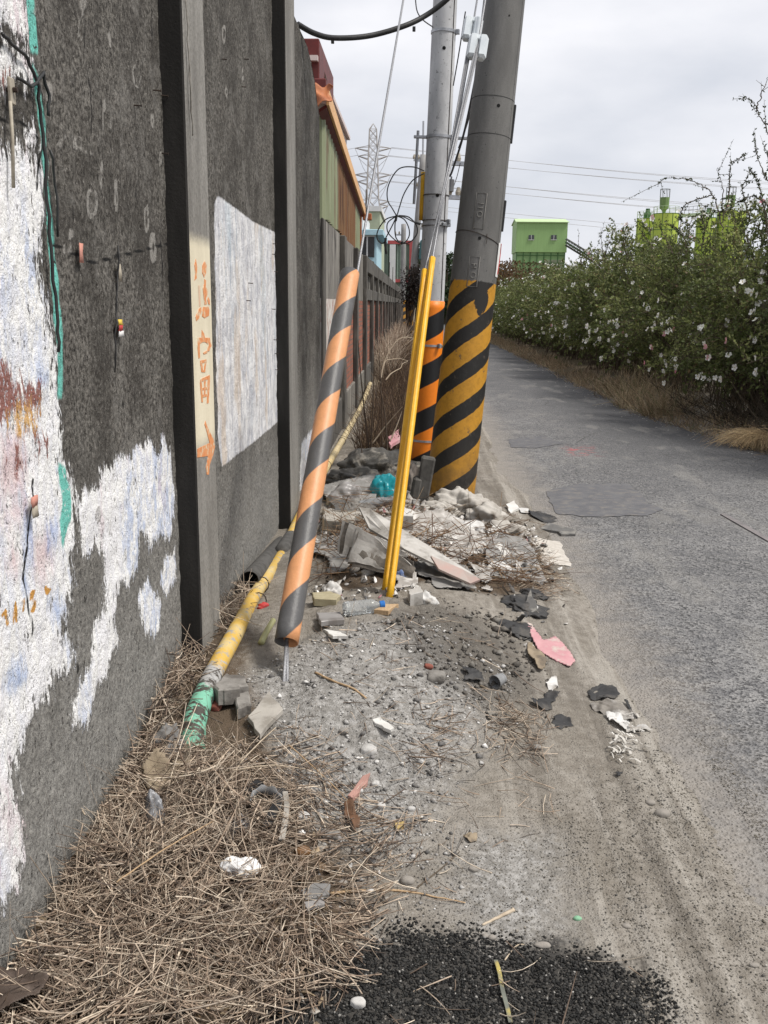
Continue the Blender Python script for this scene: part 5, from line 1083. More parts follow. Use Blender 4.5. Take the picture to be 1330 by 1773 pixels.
straw('dead_vines', [([(545,1040),(560,960),(640,930),(760,960),(880,930),(950,985),(940,1040),(860,1050),(740,1030),(660,1010)], 1)], 620, .08, .34, .0030, .09, 'brown tangle of dead vines and stalks over the rubble behind the plastic bottle', pal=TW, tilt=.32)
straw('dead_vines', [([(570,900),(690,890),(760,980),(700,1020),(600,1000)], 1)], 170, .1, .34, .0026, .16, 'brown stalks draped over the layered boards', pal=TW, tilt=.4)
straw('dead_vines', [([(560,880),(720,800),(800,880),(900,900),(930,960),(700,960),(580,930)], 1)], 320, .06, .28, .0022, .09, 'sparse dead stalks strewn across the rubbish in front of the striped pole', pal=TW, tilt=.4)
straw('dead_straw', [([(830,1010),(900,930),(950,960),(1000,1020),(960,1050),(880,1030)], 1)], 600, .03, .12, .0018, .02, 'thin straw litter at the foot of the rubbish heap beside the tyre tracks')
# weeds between fence and poles
def stand(name, xr, yr, n_, hl, pal, p, label, cat, wd=.003, lean=.35, bend=.4, dist=1.5):
    r = rng; y_ = yr[0]+(yr[1]-yr[0])*r.random(n_)**dist; x_ = r.uniform(*xr, n_); P = np.c_[x_, y_, G(x_, y_, False)-.01]; D = np.c_[r.normal(0, lean, (n_, 2)), np.ones(n_)]
    return tag(blades(name, P, D, r.uniform(*hl, n_), r.uniform(wd*.5, wd, n_)*(1+y_/18), pick(n_, pal, p), bend), label, cat)
DW = np.array(((.085, .055, .038), (.12, .08, .055), (.055, .04, .03), (.2, .14, .09), (.30, .22, .14)))
stand('dead_weeds', (-.58, .0), (9.4, 24), 3600, (.12, .5), DW, (.35, .3, .18, .11, .06), 'dense dark brown dead weeds between the fence and the poles', 'weeds', .0028)
stand('dead_weeds', (-.75, .2), (24, 60), 2400, (.2, .65), DW, (.25, .25, .1, .2, .2), 'far strip of dead weeds at the end of the fence', 'weeds', .004)
stand('dry_grass', (-.86, -.45), (19, 40), 1500, (.4, .95), PAL_S, (.4, .2, .05, .3, .0, .05), 'pale golden dry grass standing along the far fence', 'grass', .003, .22)
stand('dry_grass', (.05, .75), (17, 55), 2200, (.08, .4), PAL_S, (.3, .3, .1, .2, .05, .05), 'low dry grass between the pole row and the road edge', 'grass', .003, .5)
def verge(yr, n_, hl, pal, p, label, x0=-.05, x1=.6, wd=.0028, lean=.55):
    r = rng; y_ = yr[0]+(yr[1]-yr[0])*r.random(n_)**1.6; x_ = edgeR(y_)+.07*(fbm(y_*3, 1, 0, 2, 4)-.5)*2+x0+(x1-x0)*r.random(n_); ok = fbm(x_*2.3, y_*1.7, 0, 3, 91)+r.normal(0, .07, n_) > .46; x_, y_ = x_[ok], y_[ok]; n_ = len(x_); P = np.c_[x_, y_, G(x_, y_, False)-.01]; D = np.c_[r.normal(-.25, lean, n_), r.normal(-.1, lean, n_), np.full(n_, .75)]
    return tag(blades('verge_grass', P, D, r.uniform(*hl, n_), r.uniform(wd*.5, wd, n_)*(1+y_/22), pick(n_, pal, p), .5), label, 'grass')
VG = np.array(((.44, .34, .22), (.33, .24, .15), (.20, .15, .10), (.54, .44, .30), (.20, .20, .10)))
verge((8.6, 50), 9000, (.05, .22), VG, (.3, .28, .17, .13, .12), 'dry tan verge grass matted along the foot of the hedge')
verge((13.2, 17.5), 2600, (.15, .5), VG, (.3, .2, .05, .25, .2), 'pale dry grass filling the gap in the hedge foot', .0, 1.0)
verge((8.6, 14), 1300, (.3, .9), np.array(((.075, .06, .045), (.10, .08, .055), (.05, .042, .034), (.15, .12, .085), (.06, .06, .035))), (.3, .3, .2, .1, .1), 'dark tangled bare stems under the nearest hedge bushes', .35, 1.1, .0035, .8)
# drooping straw tuft at the right edge
q = gp(1318, 775); n_ = 900; r = rng; az = r.uniform(0, 2*math.pi, n_); P = np.c_[q[0]+.1+r.normal(0, .10, n_), q[1]+.1+r.normal(0, .10, n_), np.full(n_, q[2])]; P[:, 2] = G(P[:, 0], P[:, 1], False)
L = r.uniform(.35, .75, n_); segs = 6; V = []; up = r.uniform(.5, .95, n_)
dx, dy = np.cos(az)-.35, np.sin(az)-.25; s = np.c_[-dy, dx, 0*dx]/np.hypot(dx, dy)[:, None]
for i in range(segs+1):
    u = i/segs; hz_ = L*(up*u*1.0-1.12*up*u*u*.85); c = np.c_[P[:, 0]+dx*L*.62*u, P[:, 1]+dy*L*.62*u, P[:, 2]+np.maximum(hz_, -.0)+.01]; w_ = (.0028*(1-.6*u)); V += [c+s*w_, c-s*w_, c+np.array((0, 0, w_*1.2))]
V = np.stack(V, 1).reshape(-1, 3); kk = 3*(segs+1); b = (np.arange(n_)*kk)[:, None]; Fs = [np.concatenate([b+3*i+j, b+3*i+(j+1) % 3, b+3*i+3+(j+1) % 3, b+3*i+3+j], 1) for i in range(segs) for j in range(3)]
tf = npmesh('straw_tuft', V-q, np.concatenate(Fs), M_straw, cols=np.repeat(pick(n_, np.array(((.56, .41, .23), (.44, .31, .17), (.64, .5, .3), (.28, .2, .12))), (.4, .3, .2, .1)), kk, 0), loc=tuple(q)); tag(tf, 'big drooping tuft of golden dry grass at the right road edge', 'grass tuft')
# individual tall dead stalks by the fence
M_ds = mk('dark dead stalk', (.05, .038, .03), (.09, .065, .045), 20, .85, .2, 60); M_cane = mk('bleached cane', (.50, .42, .32), (.36, .29, .21), 20, .8, .2, 60)
for L, Y, mt, rr, lb in (([(642,800),(632,720),(624,640),(620,588)], 8.7, M_ds, .009, 'tall dark dead stalk nearest the fence behind the orange banded guard tube'), ([(641,795),(646,700),(647,640),(648,598)], 8.9, M_ds, .008, 'tall dark dead stalk with a pale curled tip, in front of the yellow pipe'), ([(671,795),(668,730),(660,680),(650,648)], 8.4, M_ds, .009, 'bent dark dead stalk just left of the yellow guard tubes'), ([(662,780),(661,690),(658,640),(657,600)], 9.3, M_ds, .007, 'thin straight dark dead stalk amid the brown weeds'), ([(628,790),(622,750),(615,720)], 8.3, M_ds, .006, 'short dark dead stalk close to the fence plinth'),
    ([(660,655),(664,630),(676,605),(690,588),(705,584),(720,587)], 12, M_cane, .010, 'pale bleached cane arching highest over the brown weeds'), ([(664,635),(668,625),(680,622),(692,621),(706,625)], 12.2, M_cane, .008, 'pale thin cane bending low towards the yellow guard tubes'), ([(668,658),(676,648),(685,642),(694,637),(697,630),(706,626)], 11.5, M_cane, .009, 'pale crooked cane with a kink at its end in the weeds'), ([(645,768),(670,735),(697,704)], 8.6, M_cane, .007, 'straight pale cane lying diagonally up from the rubbish'), ([(675,765),(688,735),(696,712)], 8.5, M_cane, .007, 'short pale cane beside the yellow guard tubes')):
    p = smooth_path([atY(a, b, Y+.03*i) for i, (a, b) in enumerate(L)], 6); p[0][2] = min(p[0][2], gz(p[0][0], p[0][1])+(.02 if mt is M_ds else .6)); o = p[0].copy(); m = MB(); m.tube([q-o for q in p], np.linspace(rr, rr*.35, len(p)), 6)
    tag(m.build('dead_stalk' if mt is M_ds else 'dry_cane', mt, None, True, tuple(o)), lb, 'stalk')
# ---- trees far behind
def tree(loc, h_, r_, label, name='tree', n_=5000, col=(.03, .05, .02), sz=.22):
    t = thing(name, label, 'tree', loc); r = np.random.default_rng(int(abs(loc[1]*10))); m = MB(); m.tube([(0, 0, -.2), (.1, 0, h_*.35), (.05, .1, h_*.8)], [h_*.03, h_*.02, h_*.006], 8)
    cen = []
    for i in range(16):
        a = r.uniform(0, 6.28); z = r.uniform(.25, 1)*h_; rr = r_*math.sqrt(max(.05, 1-((z/h_-.55)/.5)**2))*r.uniform(.2, .85); c = np.array((rr*math.cos(a), rr*math.sin(a), z)); cen.append(c); m.tube([(0.05, 0, z*.6), c*(.5, .5, 1)-(0, 0, .1*h_), c], [h_*.008, h_*.005, h_*.002], 5)
    m.build('trunk', M_stem, t); cen = np.array(cen); P = cen[r.integers(0, 16, n_)]+r.normal(0, r_*.23, (n_, 3)); P[:, 2] = np.clip(P[:, 2], .15, h_*1.05)
    V, Fq = leafcloud(P, r.normal(0, 1, P.shape), sz, .6, .3, r); C = np.array(col)*(.5+1.1*r.random((n_, 1))); npmesh('crown', V, Fq, M_leaf, t, cols=np.repeat(C, 4, 0)); return t
def at_ground(px, py, Y): q = atY(px, py, Y); return (q[0], q[1], 0)
tree(at_ground(722, 500, 90), 6.6, 1.5, 'slim dark tree left of the pale pole beyond the warehouse'); tree(at_ground(772, 500, 75), 5.0, 1.5, 'dark tree showing between the pale pole and the thick striped pole'); tree(at_ground(752, 500, 82), 5.2, 2.2, 'dark tree mostly hidden behind the pale utility pole')
tree(at_ground(874, 470, 60), 3.9, 1.9, 'rusty brown bushy tree at the far end of the hedge, left of the green tower', 'tree', 4000, (.11, .065, .03), .16); tree(at_ground(905, 470, 64), 4.0, 2.2, 'brownish green bushy tree just under the green tower', 'tree', 4000, (.08, .065, .026), .16); tree(at_ground(850, 520, 70), 4.0, 2.4, 'dark green bushy tree behind the right edge of the thick striped pole', 'tree', 4000, (.05, .06, .025), .18)
# dark creeper round the far pole foot
t = thing('creeper', 'dark dead creeper wrapped round the far leaning pole', 'creeper', at_ground(709, 530, 37.6)); r = np.random.default_rng(5); P = np.c_[r.normal(0.15, .22, 2600), r.normal(0, .2, 2600), 1.4+1.6*r.beta(2, 2, 2600)]; P[:, 0] += .08*(P[:, 2]-2); V, Fq = leafcloud(P, r.normal(0, 1, P.shape), .13, .3, .3, r); npmesh('dead_leaves', V, Fq, M_leaf, t, cols=np.repeat(np.array((.035, .027, .024))*(.6+.8*r.random((2600, 1))), 4, 0))
m = MB()
for i in range(9): m.tube([(r.normal(0, .05), 0, 0), (.02+r.normal(0, .1), r.normal(0, .1), 1.4), (.1+r.normal(0, .12), r.normal(0, .1), 2.8)], .02, 5)
m.build('vine_stems', M_ds, t)
# ================================================================== GRAVEL (countless)
OCT = np.array(((1, 0, 0), (-1, 0, 0), (0, 1, 0), (0, -1, 0), (0, 0, 1), (0, 0, -1), (.62, .62, .5), (-.62, .6, -.5)), float)
OF = np.array(((0, 6, 4), (6, 2, 4), (2, 1, 4), (1, 3, 4), (3, 0, 4), (2, 0, 5), (1, 2, 5), (3, 1, 5), (0, 3, 5), (0, 2, 6)))
def gravel(name, q, size, cols, label, sink=.25, r=rng):
    n_ = len(q); V = OCT[None, :7]*size[:, None, None]*r.uniform(.55, 1.2, (n_, 7, 1)); V[:, :, 2] *= .7; a = r.uniform(0, 6.28, n_); c, s = np.cos(a)[:, None], np.sin(a)[:, None]
    X_ = V[:, :, 0]*c-V[:, :, 1]*s; Y_ = V[:, :, 0]*s+V[:, :, 1]*c; zz = np.maximum(G(q[:, 0], q[:, 1]), np.where(q[:, 0] > 1.0, .004, -1))+size*(.5-sink)
    V = np.stack([X_+q[:, 0:1], Y_+q[:, 1:2], V[:, :, 2]+zz[:, None]], 2).reshape(-1, 3); Fq = (OF[None]+(np.arange(n_)*7)[:, None, None]).reshape(-1, 3)
    o = npmesh(name, V, Fq, M_grav, cols=np.repeat(cols, 7, 0)); return tag(o, label, 'gravel', None, 'stuff')
M_grav = mkcol('gravel stone', .9, .3, 120, .15)
GB = np.array(((.014, .014, .014), (.03, .03, .029), (.05, .049, .047), (.09, .086, .08), (.3, .29, .27)))
q = in_px([([(430,1800),(480,1735),(600,1665),(700,1622),(800,1632),(940,1648),(1075,1668),(1110,1705),(1100,1800)], 1)], 9500, .0, rng, .10); gravel('asphalt_crumbs', q, rng.uniform(.0022, .0056, len(q)), pick(len(q), GB, (.35, .35, .2, .085, .015)), 'spread of loose black asphalt crumbs at the bottom of the verge')
GD = np.array(((.16, .145, .12), (.24, .22, .19), (.10, .095, .088), (.33, .31, .28), (.21, .19, .16)))
q = in_px([([(980,1500),(1050,1350),(1200,1300),(1400,1350),(1400,1800),(1120,1800),(1090,1650)], .7), ([(700,1500),(1000,1380),(1000,1650),(700,1620)], .14), ([(1060,1120),(1130,1120),(1300,1300),(1150,1330)], .16), ([(930,950),(1010,960),(1130,1110),(1330,1330),(1330,1520),(1180,1330),(1040,1100)], .42), ([(845,760),(870,760),(1010,960),(940,970)], .1)], 9000, .0); gravel('gravel', q, rng.uniform(.0012, .0038, len(q))*np.where(rng.random(len(q)) < .03, 1.8, 1), pick(len(q), GD, (.3, .2, .25, .08, .17)), 'fine brown gravel over the dirt shoulder in the right foreground')
GP = np.array(((.55, .54, .52), (.38, .37, .355), (.25, .24, .23), (.13, .125, .12), (.66, .65, .63)))
q = in_px([([(400,1180),(600,1110),(760,1100),(900,1150),(800,1330),(700,1460),(560,1440),(420,1300)], .8), ([(560,880),(720,820),(900,900),(880,1000),(600,1000)], .3), ([(420,1300),(760,1280),(840,1450),(620,1560)], .2)], 4200, .11); gravel('rubble_chips', q, np.clip(rng.lognormal(-5.8, .66, len(q)), .001, .016), pick(len(q), GP, (.11, .27, .30, .28, .04)), 'pale and grey rubble chips over the cement dusted mound')
# ================================================================== RUBBISH
def ico(sub):
    import bmesh
    bm = bmesh.new(); bmesh.ops.create_icosphere(bm, subdivisions=sub, radius=1); v = np.array([q.co[:] for q in bm.verts]); f = np.array([[x.index for x in q.verts] for q in bm.faces]); bm.free(); return v, f
ICO = {k: ico(k) for k in (2, 3, 4, 5)}
def mpp(Y): return Y/F          # metres per photo pixel, sideways
def plastic(name, c1, c2, rough=.45, dirt=None, trans=0, spec=.4, scale=6, bump=.35):
    m = mk(name, c1, c2, scale, rough, bump, 45, spec=spec, dirt=dirt, dscale=9, bd=.005)
    if trans:
        t_ = m.node_tree; p = [n for n in t_.nodes if n.type == 'BSDF_PRINCIPLED'][0]; o = [n for n in t_.nodes if n.type == 'OUTPUT_MATERIAL'][0]
        tr = t_.nodes.new('ShaderNodeBsdfTranslucent'); tr.inputs[0].default_value = (*c1, 1); mx = t_.nodes.new('ShaderNodeMixShader'); mx.inputs[0].default_value = trans; t_.links.new(p.outputs[0], mx.inputs[1]); t_.links.new(tr.outputs[0], mx.inputs[2]); t_.links.new(mx.outputs[0], o.inputs[0])
    return m
def heap(name, label, cat, px, py, wx, wy, h, mat, seed=0, fold=.22, fs=2.2, rz=0, sub=5, group=None, sink=.25, parent=None, flat=0):
    """crumpled bag: a closed lump with creases"""
    q = gp(px, py) if not isinstance(px, np.ndarray) else px
    v, f = ICO[sub]; w0 = fbm(v[:, 0]*1.3+seed, v[:, 1]*1.3, v[:, 2]*1.3, 3, seed)-.5; w1 = fbm(v[:, 0]*1.3+9+seed, v[:, 1]*1.3, v[:, 2]*1.3, 3, seed+5)-.5
    r2 = np.random.default_rng(seed); A_ = np.linalg.qr(r2.normal(0, 1, (3, 3)))[0]; B_ = np.linalg.qr(r2.normal(0, 1, (3, 3)))[0]
    a1 = v@A_; a2 = v@B_; f1 = ridge(a1[:, 0]*fs*2.2+w0*3+seed, a1[:, 1]*fs*.45+w1*2, a1[:, 2]*fs*.8, 2, seed); f2 = ridge(a2[:, 0]*fs*1.9+w1*3, a2[:, 1]*fs*.4+w0*2, a2[:, 2]*fs*.7+seed, 2, seed+3)
    mk_ = sstep(-.12, .12, w0+.4*w1); r_ = f1*mk_+f2*(1-mk_)
    tw_ = 0; na_ = 0
    for i_ in range(9):
        d_ = nz(r2.normal(0, 1, 3)); fq = fs*r2.uniform(.35, 1.3)*(1 if i_ < 5 else 2.2); am = r2.uniform(.5, 1)*(1 if i_ < 5 else .38); tw_ = tw_+am*np.abs(2*((v@d_*fq*.5+r2.random()+.35*w0+.25*w1) % 1)-1); na_ += am
    r_ = .35*r_+.65*np.clip((tw_/na_-.5)*2.2+.55, 0, 1.2); k = 1+.9*w0+fold*(r_-.55)*2
    p = v*k[:, None]; p[:, 2] = np.where(p[:, 2] < -sink, -sink+(p[:, 2]+sink)*.1, p[:, 2]); p = p*np.array((wx/2, wy/2, h/(1+sink))); p[:, 2] += h*sink/(1+sink)
    c, s = math.cos(rz), math.sin(rz); p = np.c_[p[:, 0]*c-p[:, 1]*s, p[:, 0]*s+p[:, 1]*c, p[:, 2]]
    q = np.array(q); g = G(p[:, 0]+q[0], p[:, 1]+q[1], False)-q[2]; p[:, 2] += np.clip(g, -.06, .06)*.8
    o = npmesh(name, p, f, mat, parent, True, loc=None if parent else tuple(q)); return tag(o, label, cat, group) if not parent else o
def sheet(name, label, cat, poly, mat, seed=0, amp=.02, fs=9, n_=44, thick=.0012, lift=.004, tilt=(0, 0), group=None, rag=.12, parent=None, drape=True):
    """crumpled flat piece; poly = photo outline of the piece lying on the ground"""
    cx, cy = np.mean([p[0] for p in poly]), np.mean([p[1] for p in poly]); q = gp(cx, cy)
    P2_ = np.array([atZ(a, b, q[2])[:2] for a, b in poly])-q[:2]; lo, hi = P2_.min(0), P2_.max(0)
    if rag > .3: ex = (hi-lo)*.25; lo, hi = lo-ex, hi+ex
    u, v = np.meshgrid(np.linspace(lo[0], hi[0], n_), np.linspace(lo[1], hi[1], n_)); A = np.c_[u.ravel(), v.ravel()]; sz = max(hi-lo)
    d = sdf(A, P2_)+rag*sz*(fbm(A[:, 0]*14/ max(sz,.05)*.12+seed, A[:, 1]*14/max(sz,.05)*.12, seed, 3, seed)-.5)
    w0 = fbm(A[:, 0]*fs*.6+seed, A[:, 1]*fs*.6, 0, 3, seed)-.5
    ca, sa = math.cos(seed), math.sin(seed); A1, A2_ = A[:, 0]*ca+A[:, 1]*sa, A[:, 1]*ca-A[:, 0]*sa
    r2 = np.random.default_rng(seed+7); tw_ = 0; na_ = 0
    for i_ in range(8):
        an_ = r2.uniform(0, 3.14); fq = r2.uniform(.6, 2.0)*(1 if i_ < 5 else 2.2)/max(sz, .04); am = r2.uniform(.5, 1)*(1 if i_ < 5 else .4); tw_ = tw_+am*np.abs(2*(((A[:, 0]*math.cos(an_)+A[:, 1]*math.sin(an_))*fq+r2.random()+.5*w0) % 1)-1); na_ += am
    z = amp*(.35*ridge(A1*fs*1.9+w0*4+seed, A2_*fs*.45+w0*2, seed, 2, seed)+.65*np.clip((tw_/na_-.5)*2.2+.5, 0, 1.3)-.3)*1.6+tilt[0]*A[:, 0]+tilt[1]*A[:, 1]
    g = (G(A[:, 0]+q[0], A[:, 1]+q[1], False)-q[2]) if drape else 0
    z = np.maximum(z, 0)+g*.9+lift; ii = np.arange((n_-1)*n_).reshape(n_-1, n_)[:, :-1].ravel(); Fq = np.c_[ii, ii+1, ii+n_+1, ii+n_]; keep = (d[Fq] > 0).sum(1) >= 2; Fq = Fq[keep]
    if not len(Fq): Fq = np.array([[0, 1, n_+1, n_]])
    us, inv = np.unique(Fq, return_inverse=True); V = np.c_[A, z][us]
    o = npmesh(name, V, inv.reshape(-1, 4), mat, parent, True, loc=None if parent else tuple(q)); sm = o.modifiers.new('s', 'SOLIDIFY'); sm.thickness = thick; sm.offset = 0
    return tag(o, label, cat, group) if not parent else o
def slab(name, label, cat, poly, h, mat, tilt=(0, 0), lift=0, group=None, bev=.003, chip=.04, seed=1, base=None):
    cx, cy = np.mean([p[0] for p in poly]), np.mean([p[1] for p in poly]); q = gp(cx, cy) if base is None else base; rr = random.Random(seed)
    P = [np.array(atZ(a, b, q[2]))-q for a, b in poly]; out = []; n_ = len(P); sz = max(np.linalg.norm(p) for p in P)
    for i in range(n_):
        a, b = P[i], P[(i+1) % n_]
        for u in (0, .33, .66): out.append(a*(1-u)+b*u+np.array((rr.uniform(-1, 1), rr.uniform(-1, 1), 0))*sz*chip*(1 if u else .4))
    f_ = lambda p, dz: (p[0], p[1], dz+lift+tilt[0]*p[0]+tilt[1]*p[1])
    m = MB(); k = len(out); c = sum(out)/k; ins = [p+(c-p)/max(np.linalg.norm(c-p), 1e-6)*bev for p in out]
    vs = [f_(p, -.004) for p in out]+[f_(p, h-bev*.7) for p in out]+[f_(p, h) for p in ins]
    fs = [tuple(range(k-1, -1, -1)), tuple(range(2*k, 3*k))]+[(l_*k+i, l_*k+(i+1) % k, l_*k+k+(i+1) % k, l_*k+k+i) for l_ in (0, 1) for i in range(k)]
    m.add(vs, fs); return tag(m.build(name, mat, None, False, tuple(q)), label, cat, group)
def rock(label, px, py, sx_, sy_, sz_, mat, seed, name='stone', cat='stone', rough=.25, group=None, sub=3, sink=.3):
    q = gp(px, py); v, f = ICO[sub]; k = 1+rough*2*(fbm(v[:, 0]*1.4+seed, v[:, 1]*1.4, v[:, 2]*1.4, 3, seed)-.5); p = v*k[:, None]
    if rough > .3: p = np.sign(p)*np.abs(p)**.75
    p = p*np.array((sx_/2, sy_/2, sz_/2)); p[:, 2] += sz_*(.5-sink)
    return tag(npmesh(name, p, f, mat, None, rough <= .3, loc=tuple(q)), label, cat, group)
def stick(name, label, cat, L, r0, r1, mat, lifts=None, fork=None, sides=7):
    P = []
    for i, (a, b) in enumerate(L): q = gp(a, b); q[2] += r0*.8+(lifts[i] if lifts else 0); P.append(q)
    if len(P) > 2: P = smooth_path(P, 6)
    o = np.array(P[0]).copy(); m = MB(); m.tube([np.array(p)-o+np.array((0, 0, random.uniform(-.001, .001))) for p in P], np.linspace(r0, r1, len(P)), sides); return tag(m.build(name, mat, None, True, tuple(o)), label, cat)
M_wsack = plastic('dirty woven sack', (.50, .475, .435), (.34, .315, .28), .8, (.19, .165, .135), .12, .25); M_wpla = plastic('white film', (.70, .69, .67), (.56, .55, .53), .5, (.36, .33, .29), .2)
M_tealb = plastic('teal bag film', (.015, .30, .35), (.012, .22, .26), .3, None, .15, .5); M_clear = plastic('dusty clear film', (.40, .385, .375), (.29, .275, .265), .35, (.2, .18, .165), .25, .5)
M_tarp = plastic('dark dusty tarp', (.075, .072, .066), (.035, .034, .032), .7, (.20, .185, .16), 0, .3); M_blkf = plastic('torn black film', (.028, .028, .029), (.05, .049, .048), .6, (.085, .078, .07), 0, .25)
M_greyr = plastic('grey rag', (.21, .205, .20), (.12, .117, .113), .9, (.33, .32, .31), 0, .15); M_board = mk('fibre cement board', (.47, .455, .43), (.35, .335, .31), 8, .9, .4, 60, dirt=(.2, .185, .165), dscale=6)
M_boarde = mk('blackened board edge', (.09, .08, .07), (.2, .18, .155), 14, .9, .5, 50); M_tile = mk('broken beige tile', (.40, .375, .335), (.31, .29, .26), 9, .85, .3, 60, dirt=(.24, .22, .19), dscale=10)
M_whtile = mk('white tile chip', (.68, .67, .64), (.56, .55, .52), 12, .6, .2, 60); M_chunk = mk('rubble concrete', (.27, .255, .235), (.17, .16, .145), 16, .95, .7, 70, dirt=(.11, .1, .09), dscale=9)
M_slate = mk('dark grey slab', (.15, .147, .142), (.10, .098, .095), 12, .85, .4, 60, dirt=(.24, .23, .21), dscale=8); M_pink = mk('faded pink plastic', (.52, .29, .30), (.45, .21, .235), 12, .55, .2, 60, dirt=(.48, .40, .36), dscale=14)
M_wood = mk('bleached wood', (.46, .33, .20), (.34, .23, .13), 20, .8, .3, 60, stretch=(4, 1, 4)); M_pinkw2 = mk('pinkish wood chip', (.42, .24, .20), (.33, .19, .16), 20, .8, .3, 60); M_brn = mk('brown dead leaf', (.17, .085, .045), (.10, .055, .032), 20, .75, .3, 60)
M_card = mk('muddy cardboard', (.29, .235, .165), (.20, .16, .115), 14, .9, .3, 60, dirt=(.12, .1, .08), dscale=9); M_foil = plastic('peeling silver film', (.38, .39, .41), (.03, .03, .034), .35, None, 0, .5, 26); M_pvc = mk('grey pvc', (.24, .245, .25), (.17, .172, .175), 12, .5, .2, 60, dirt=(.1, .095, .085), dscale=12)
M_stone = mk('river stone', (.29, .265, .235), (.2, .185, .165), 25, .85, .3, 90); M_wstone = mk('pale stone', (.50, .49, .47), (.38, .37, .355), 25, .9, .4, 90); M_brick2 = mk('broken brick', (.26, .085, .06), (.17, .06, .045), 20, .9, .5, 70)
# --- heap behind: tarp, bags
heap('tarp_heap', 'crumpled dark tarpaulin heaped behind the teal bag', 'tarpaulin', 660, 818, .62, .5, .20, M_tarp, 3, .34, 2.6)
heap('tarp_heap', 'dusty dark tarpaulin fold lying left of the teal bag', 'tarpaulin', 606, 838, .36, .34, .13, M_tarp, 8, .34, 2.8)
heap('cloth_bundle', 'muddy brown cloth bundle squeezed between the yellow tubes and the concrete stub', 'cloth', 712, 850, .15, .2, .24, plastic('muddy brown cloth', (.22, .19, .165), (.13, .115, .1), .9, (.3, .28, .26)), 13, .3, 2.2)
heap('plastic_bag', 'bright teal plastic bag puffed up in the rubbish', 'plastic bag', 664, 860, .20, .2, .185, M_tealb, 21, .16, 1.9)
heap('plastic_bag', 'dusty clear plastic bag lying left of the teal bag', 'plastic bag', 596, 868, .23, .2, .13, M_clear, 27, .17, 1.6)
heap('ash_heap', 'grey cement lump under the dusty clear bag', 'rubble', 625, 880, .22, .2, .075, M_chunk, 31, .12, 5)
q = gp(628, 884); m = MB(); 
for k, (a, b, r_) in enumerate((((-.02, 0, .035), (.15, .03, .06), .034), ((.15, .03, .06), (.26, .06, .07), .028))): m.tube([a, b], [r_, r_], 14)
tag(m.build('pipe_piece', M_pvc, None, False, tuple(q)), 'stubby dusty grey pipe piece lying below the teal bag', 'pipe')
slab('board_scrap', 'dark grey board scrap standing beside the dusty clear bag', 'board', [(570,878),(590,868),(606,892),(590,900)], .05, M_slate, (.3, .2))
sheet('film_scrap', 'small pink film scrap lying under the grey pipe piece', 'plastic scrap', [(645,880),(662,876),(672,884),(655,890)], M_pink, 5, .01)
slab('pink_scrap', 'bright pink plastic scrap on top of the dark tarpaulin', 'plastic scrap', [(672,790),(690,784),(692,792),(676,797)], .03, M_pink, (0, .2), .16)
# corrugated board stack
st = thing('board_stack', 'fan of broken layered fibre boards with blackened edges in the middle of the rubbish', 'boards', gp(640, 985)); so_ = np.array(st.location)
for k in range(8):
    y_ = 4.64-.022*k; a0_ = atY(592+6*k+3*math.sin(k*5), 902+3*k+5*math.sin(k*3), y_+.22)-so_; a1_ = atY(692+4*k+4*math.sin(k*4), 950+5*k, y_)-so_; bot = np.array((-.02-.006*k, -.07, -.155)); uu = np.linspace(0, 1, 16); vv = np.linspace(0, 1, 8)
    P = np.array([[a0_*(1-u)+a1_*u+bot*v*(1-.72*u)+np.array((.003*math.sin(7*v+k)+.006*math.sin(12*u+k*.7), .004*math.sin(5*v+k*2), .003*math.sin(9*u+k)+.010*fbm(u*8+k, v*6, 0, 2, k)[()])) for v in vv] for u in uu]); m = MB(); m.grid(P)
    o = m.build('board_layer', M_board if k % 2 == 0 else M_boarde, st, False); o.modifiers.new('s', 'SOLIDIFY').thickness = .005
def tilted(name, label, cat, pts, Ys, th, mat, n_=10):
    """flat board through photo corners with depths; real thickness"""
    P = [atY(a, b, y) for (a, b), y in zip(pts, Ys)]; o = np.array(P[-1]); n__ = nz(np.cross(P[1]-P[0], P[2]-P[0])); m = MB(); m.prism([p-o for p in P], n__*th); return tag(m.build(name, mat, None, False, tuple(o)), label, cat)
tilted('cement_board', 'long pale fibre cement board slanting down right past the yellow tubes', 'board', [(622,878),(640,880),(760,968),(830,1000),(800,1000),(700,950),(640,915)], [5.0, 5.0, 4.7, 4.52, 4.5, 4.6, 4.85], .014, M_board)
tilted('cement_board', 'short pink stained board at the right end of the long pale board', 'board', [(746,962),(800,985),(832,1003),(815,1010),(760,985)], [4.55, 4.48, 4.42, 4.40, 4.46], .012, mk('pink stained board', (.42, .29, .26), (.38, .34, .31), 10, .9, .3, 60))
slab('concrete_block', 'pale broken concrete block at the left of the rubbish, behind the striped guard tube', 'concrete block', [(560,888),(592,880),(622,900),(612,935),(566,925)], .085, mk('pale broken concrete', (.45, .42, .37), (.28, .26, .23), 14, .95, .6, 50, dirt=(.13, .12, .1), dscale=7), (.05, -.1), -.02, None, .01, .05)
slab('concrete_block', 'white edged cement slab just right of the yellow tubes', 'concrete block', [(688,905),(700,893),(716,908),(714,925),(696,922)], .09, M_whtile, (.05, -.1), 0, None, .006)
slab('tile_piece', 'flat pale tile lying right of the yellow tubes among the stalks', 'tile', [(742,912),(778,910),(784,922),(748,922)], .02, M_board, (0, .1), .01)
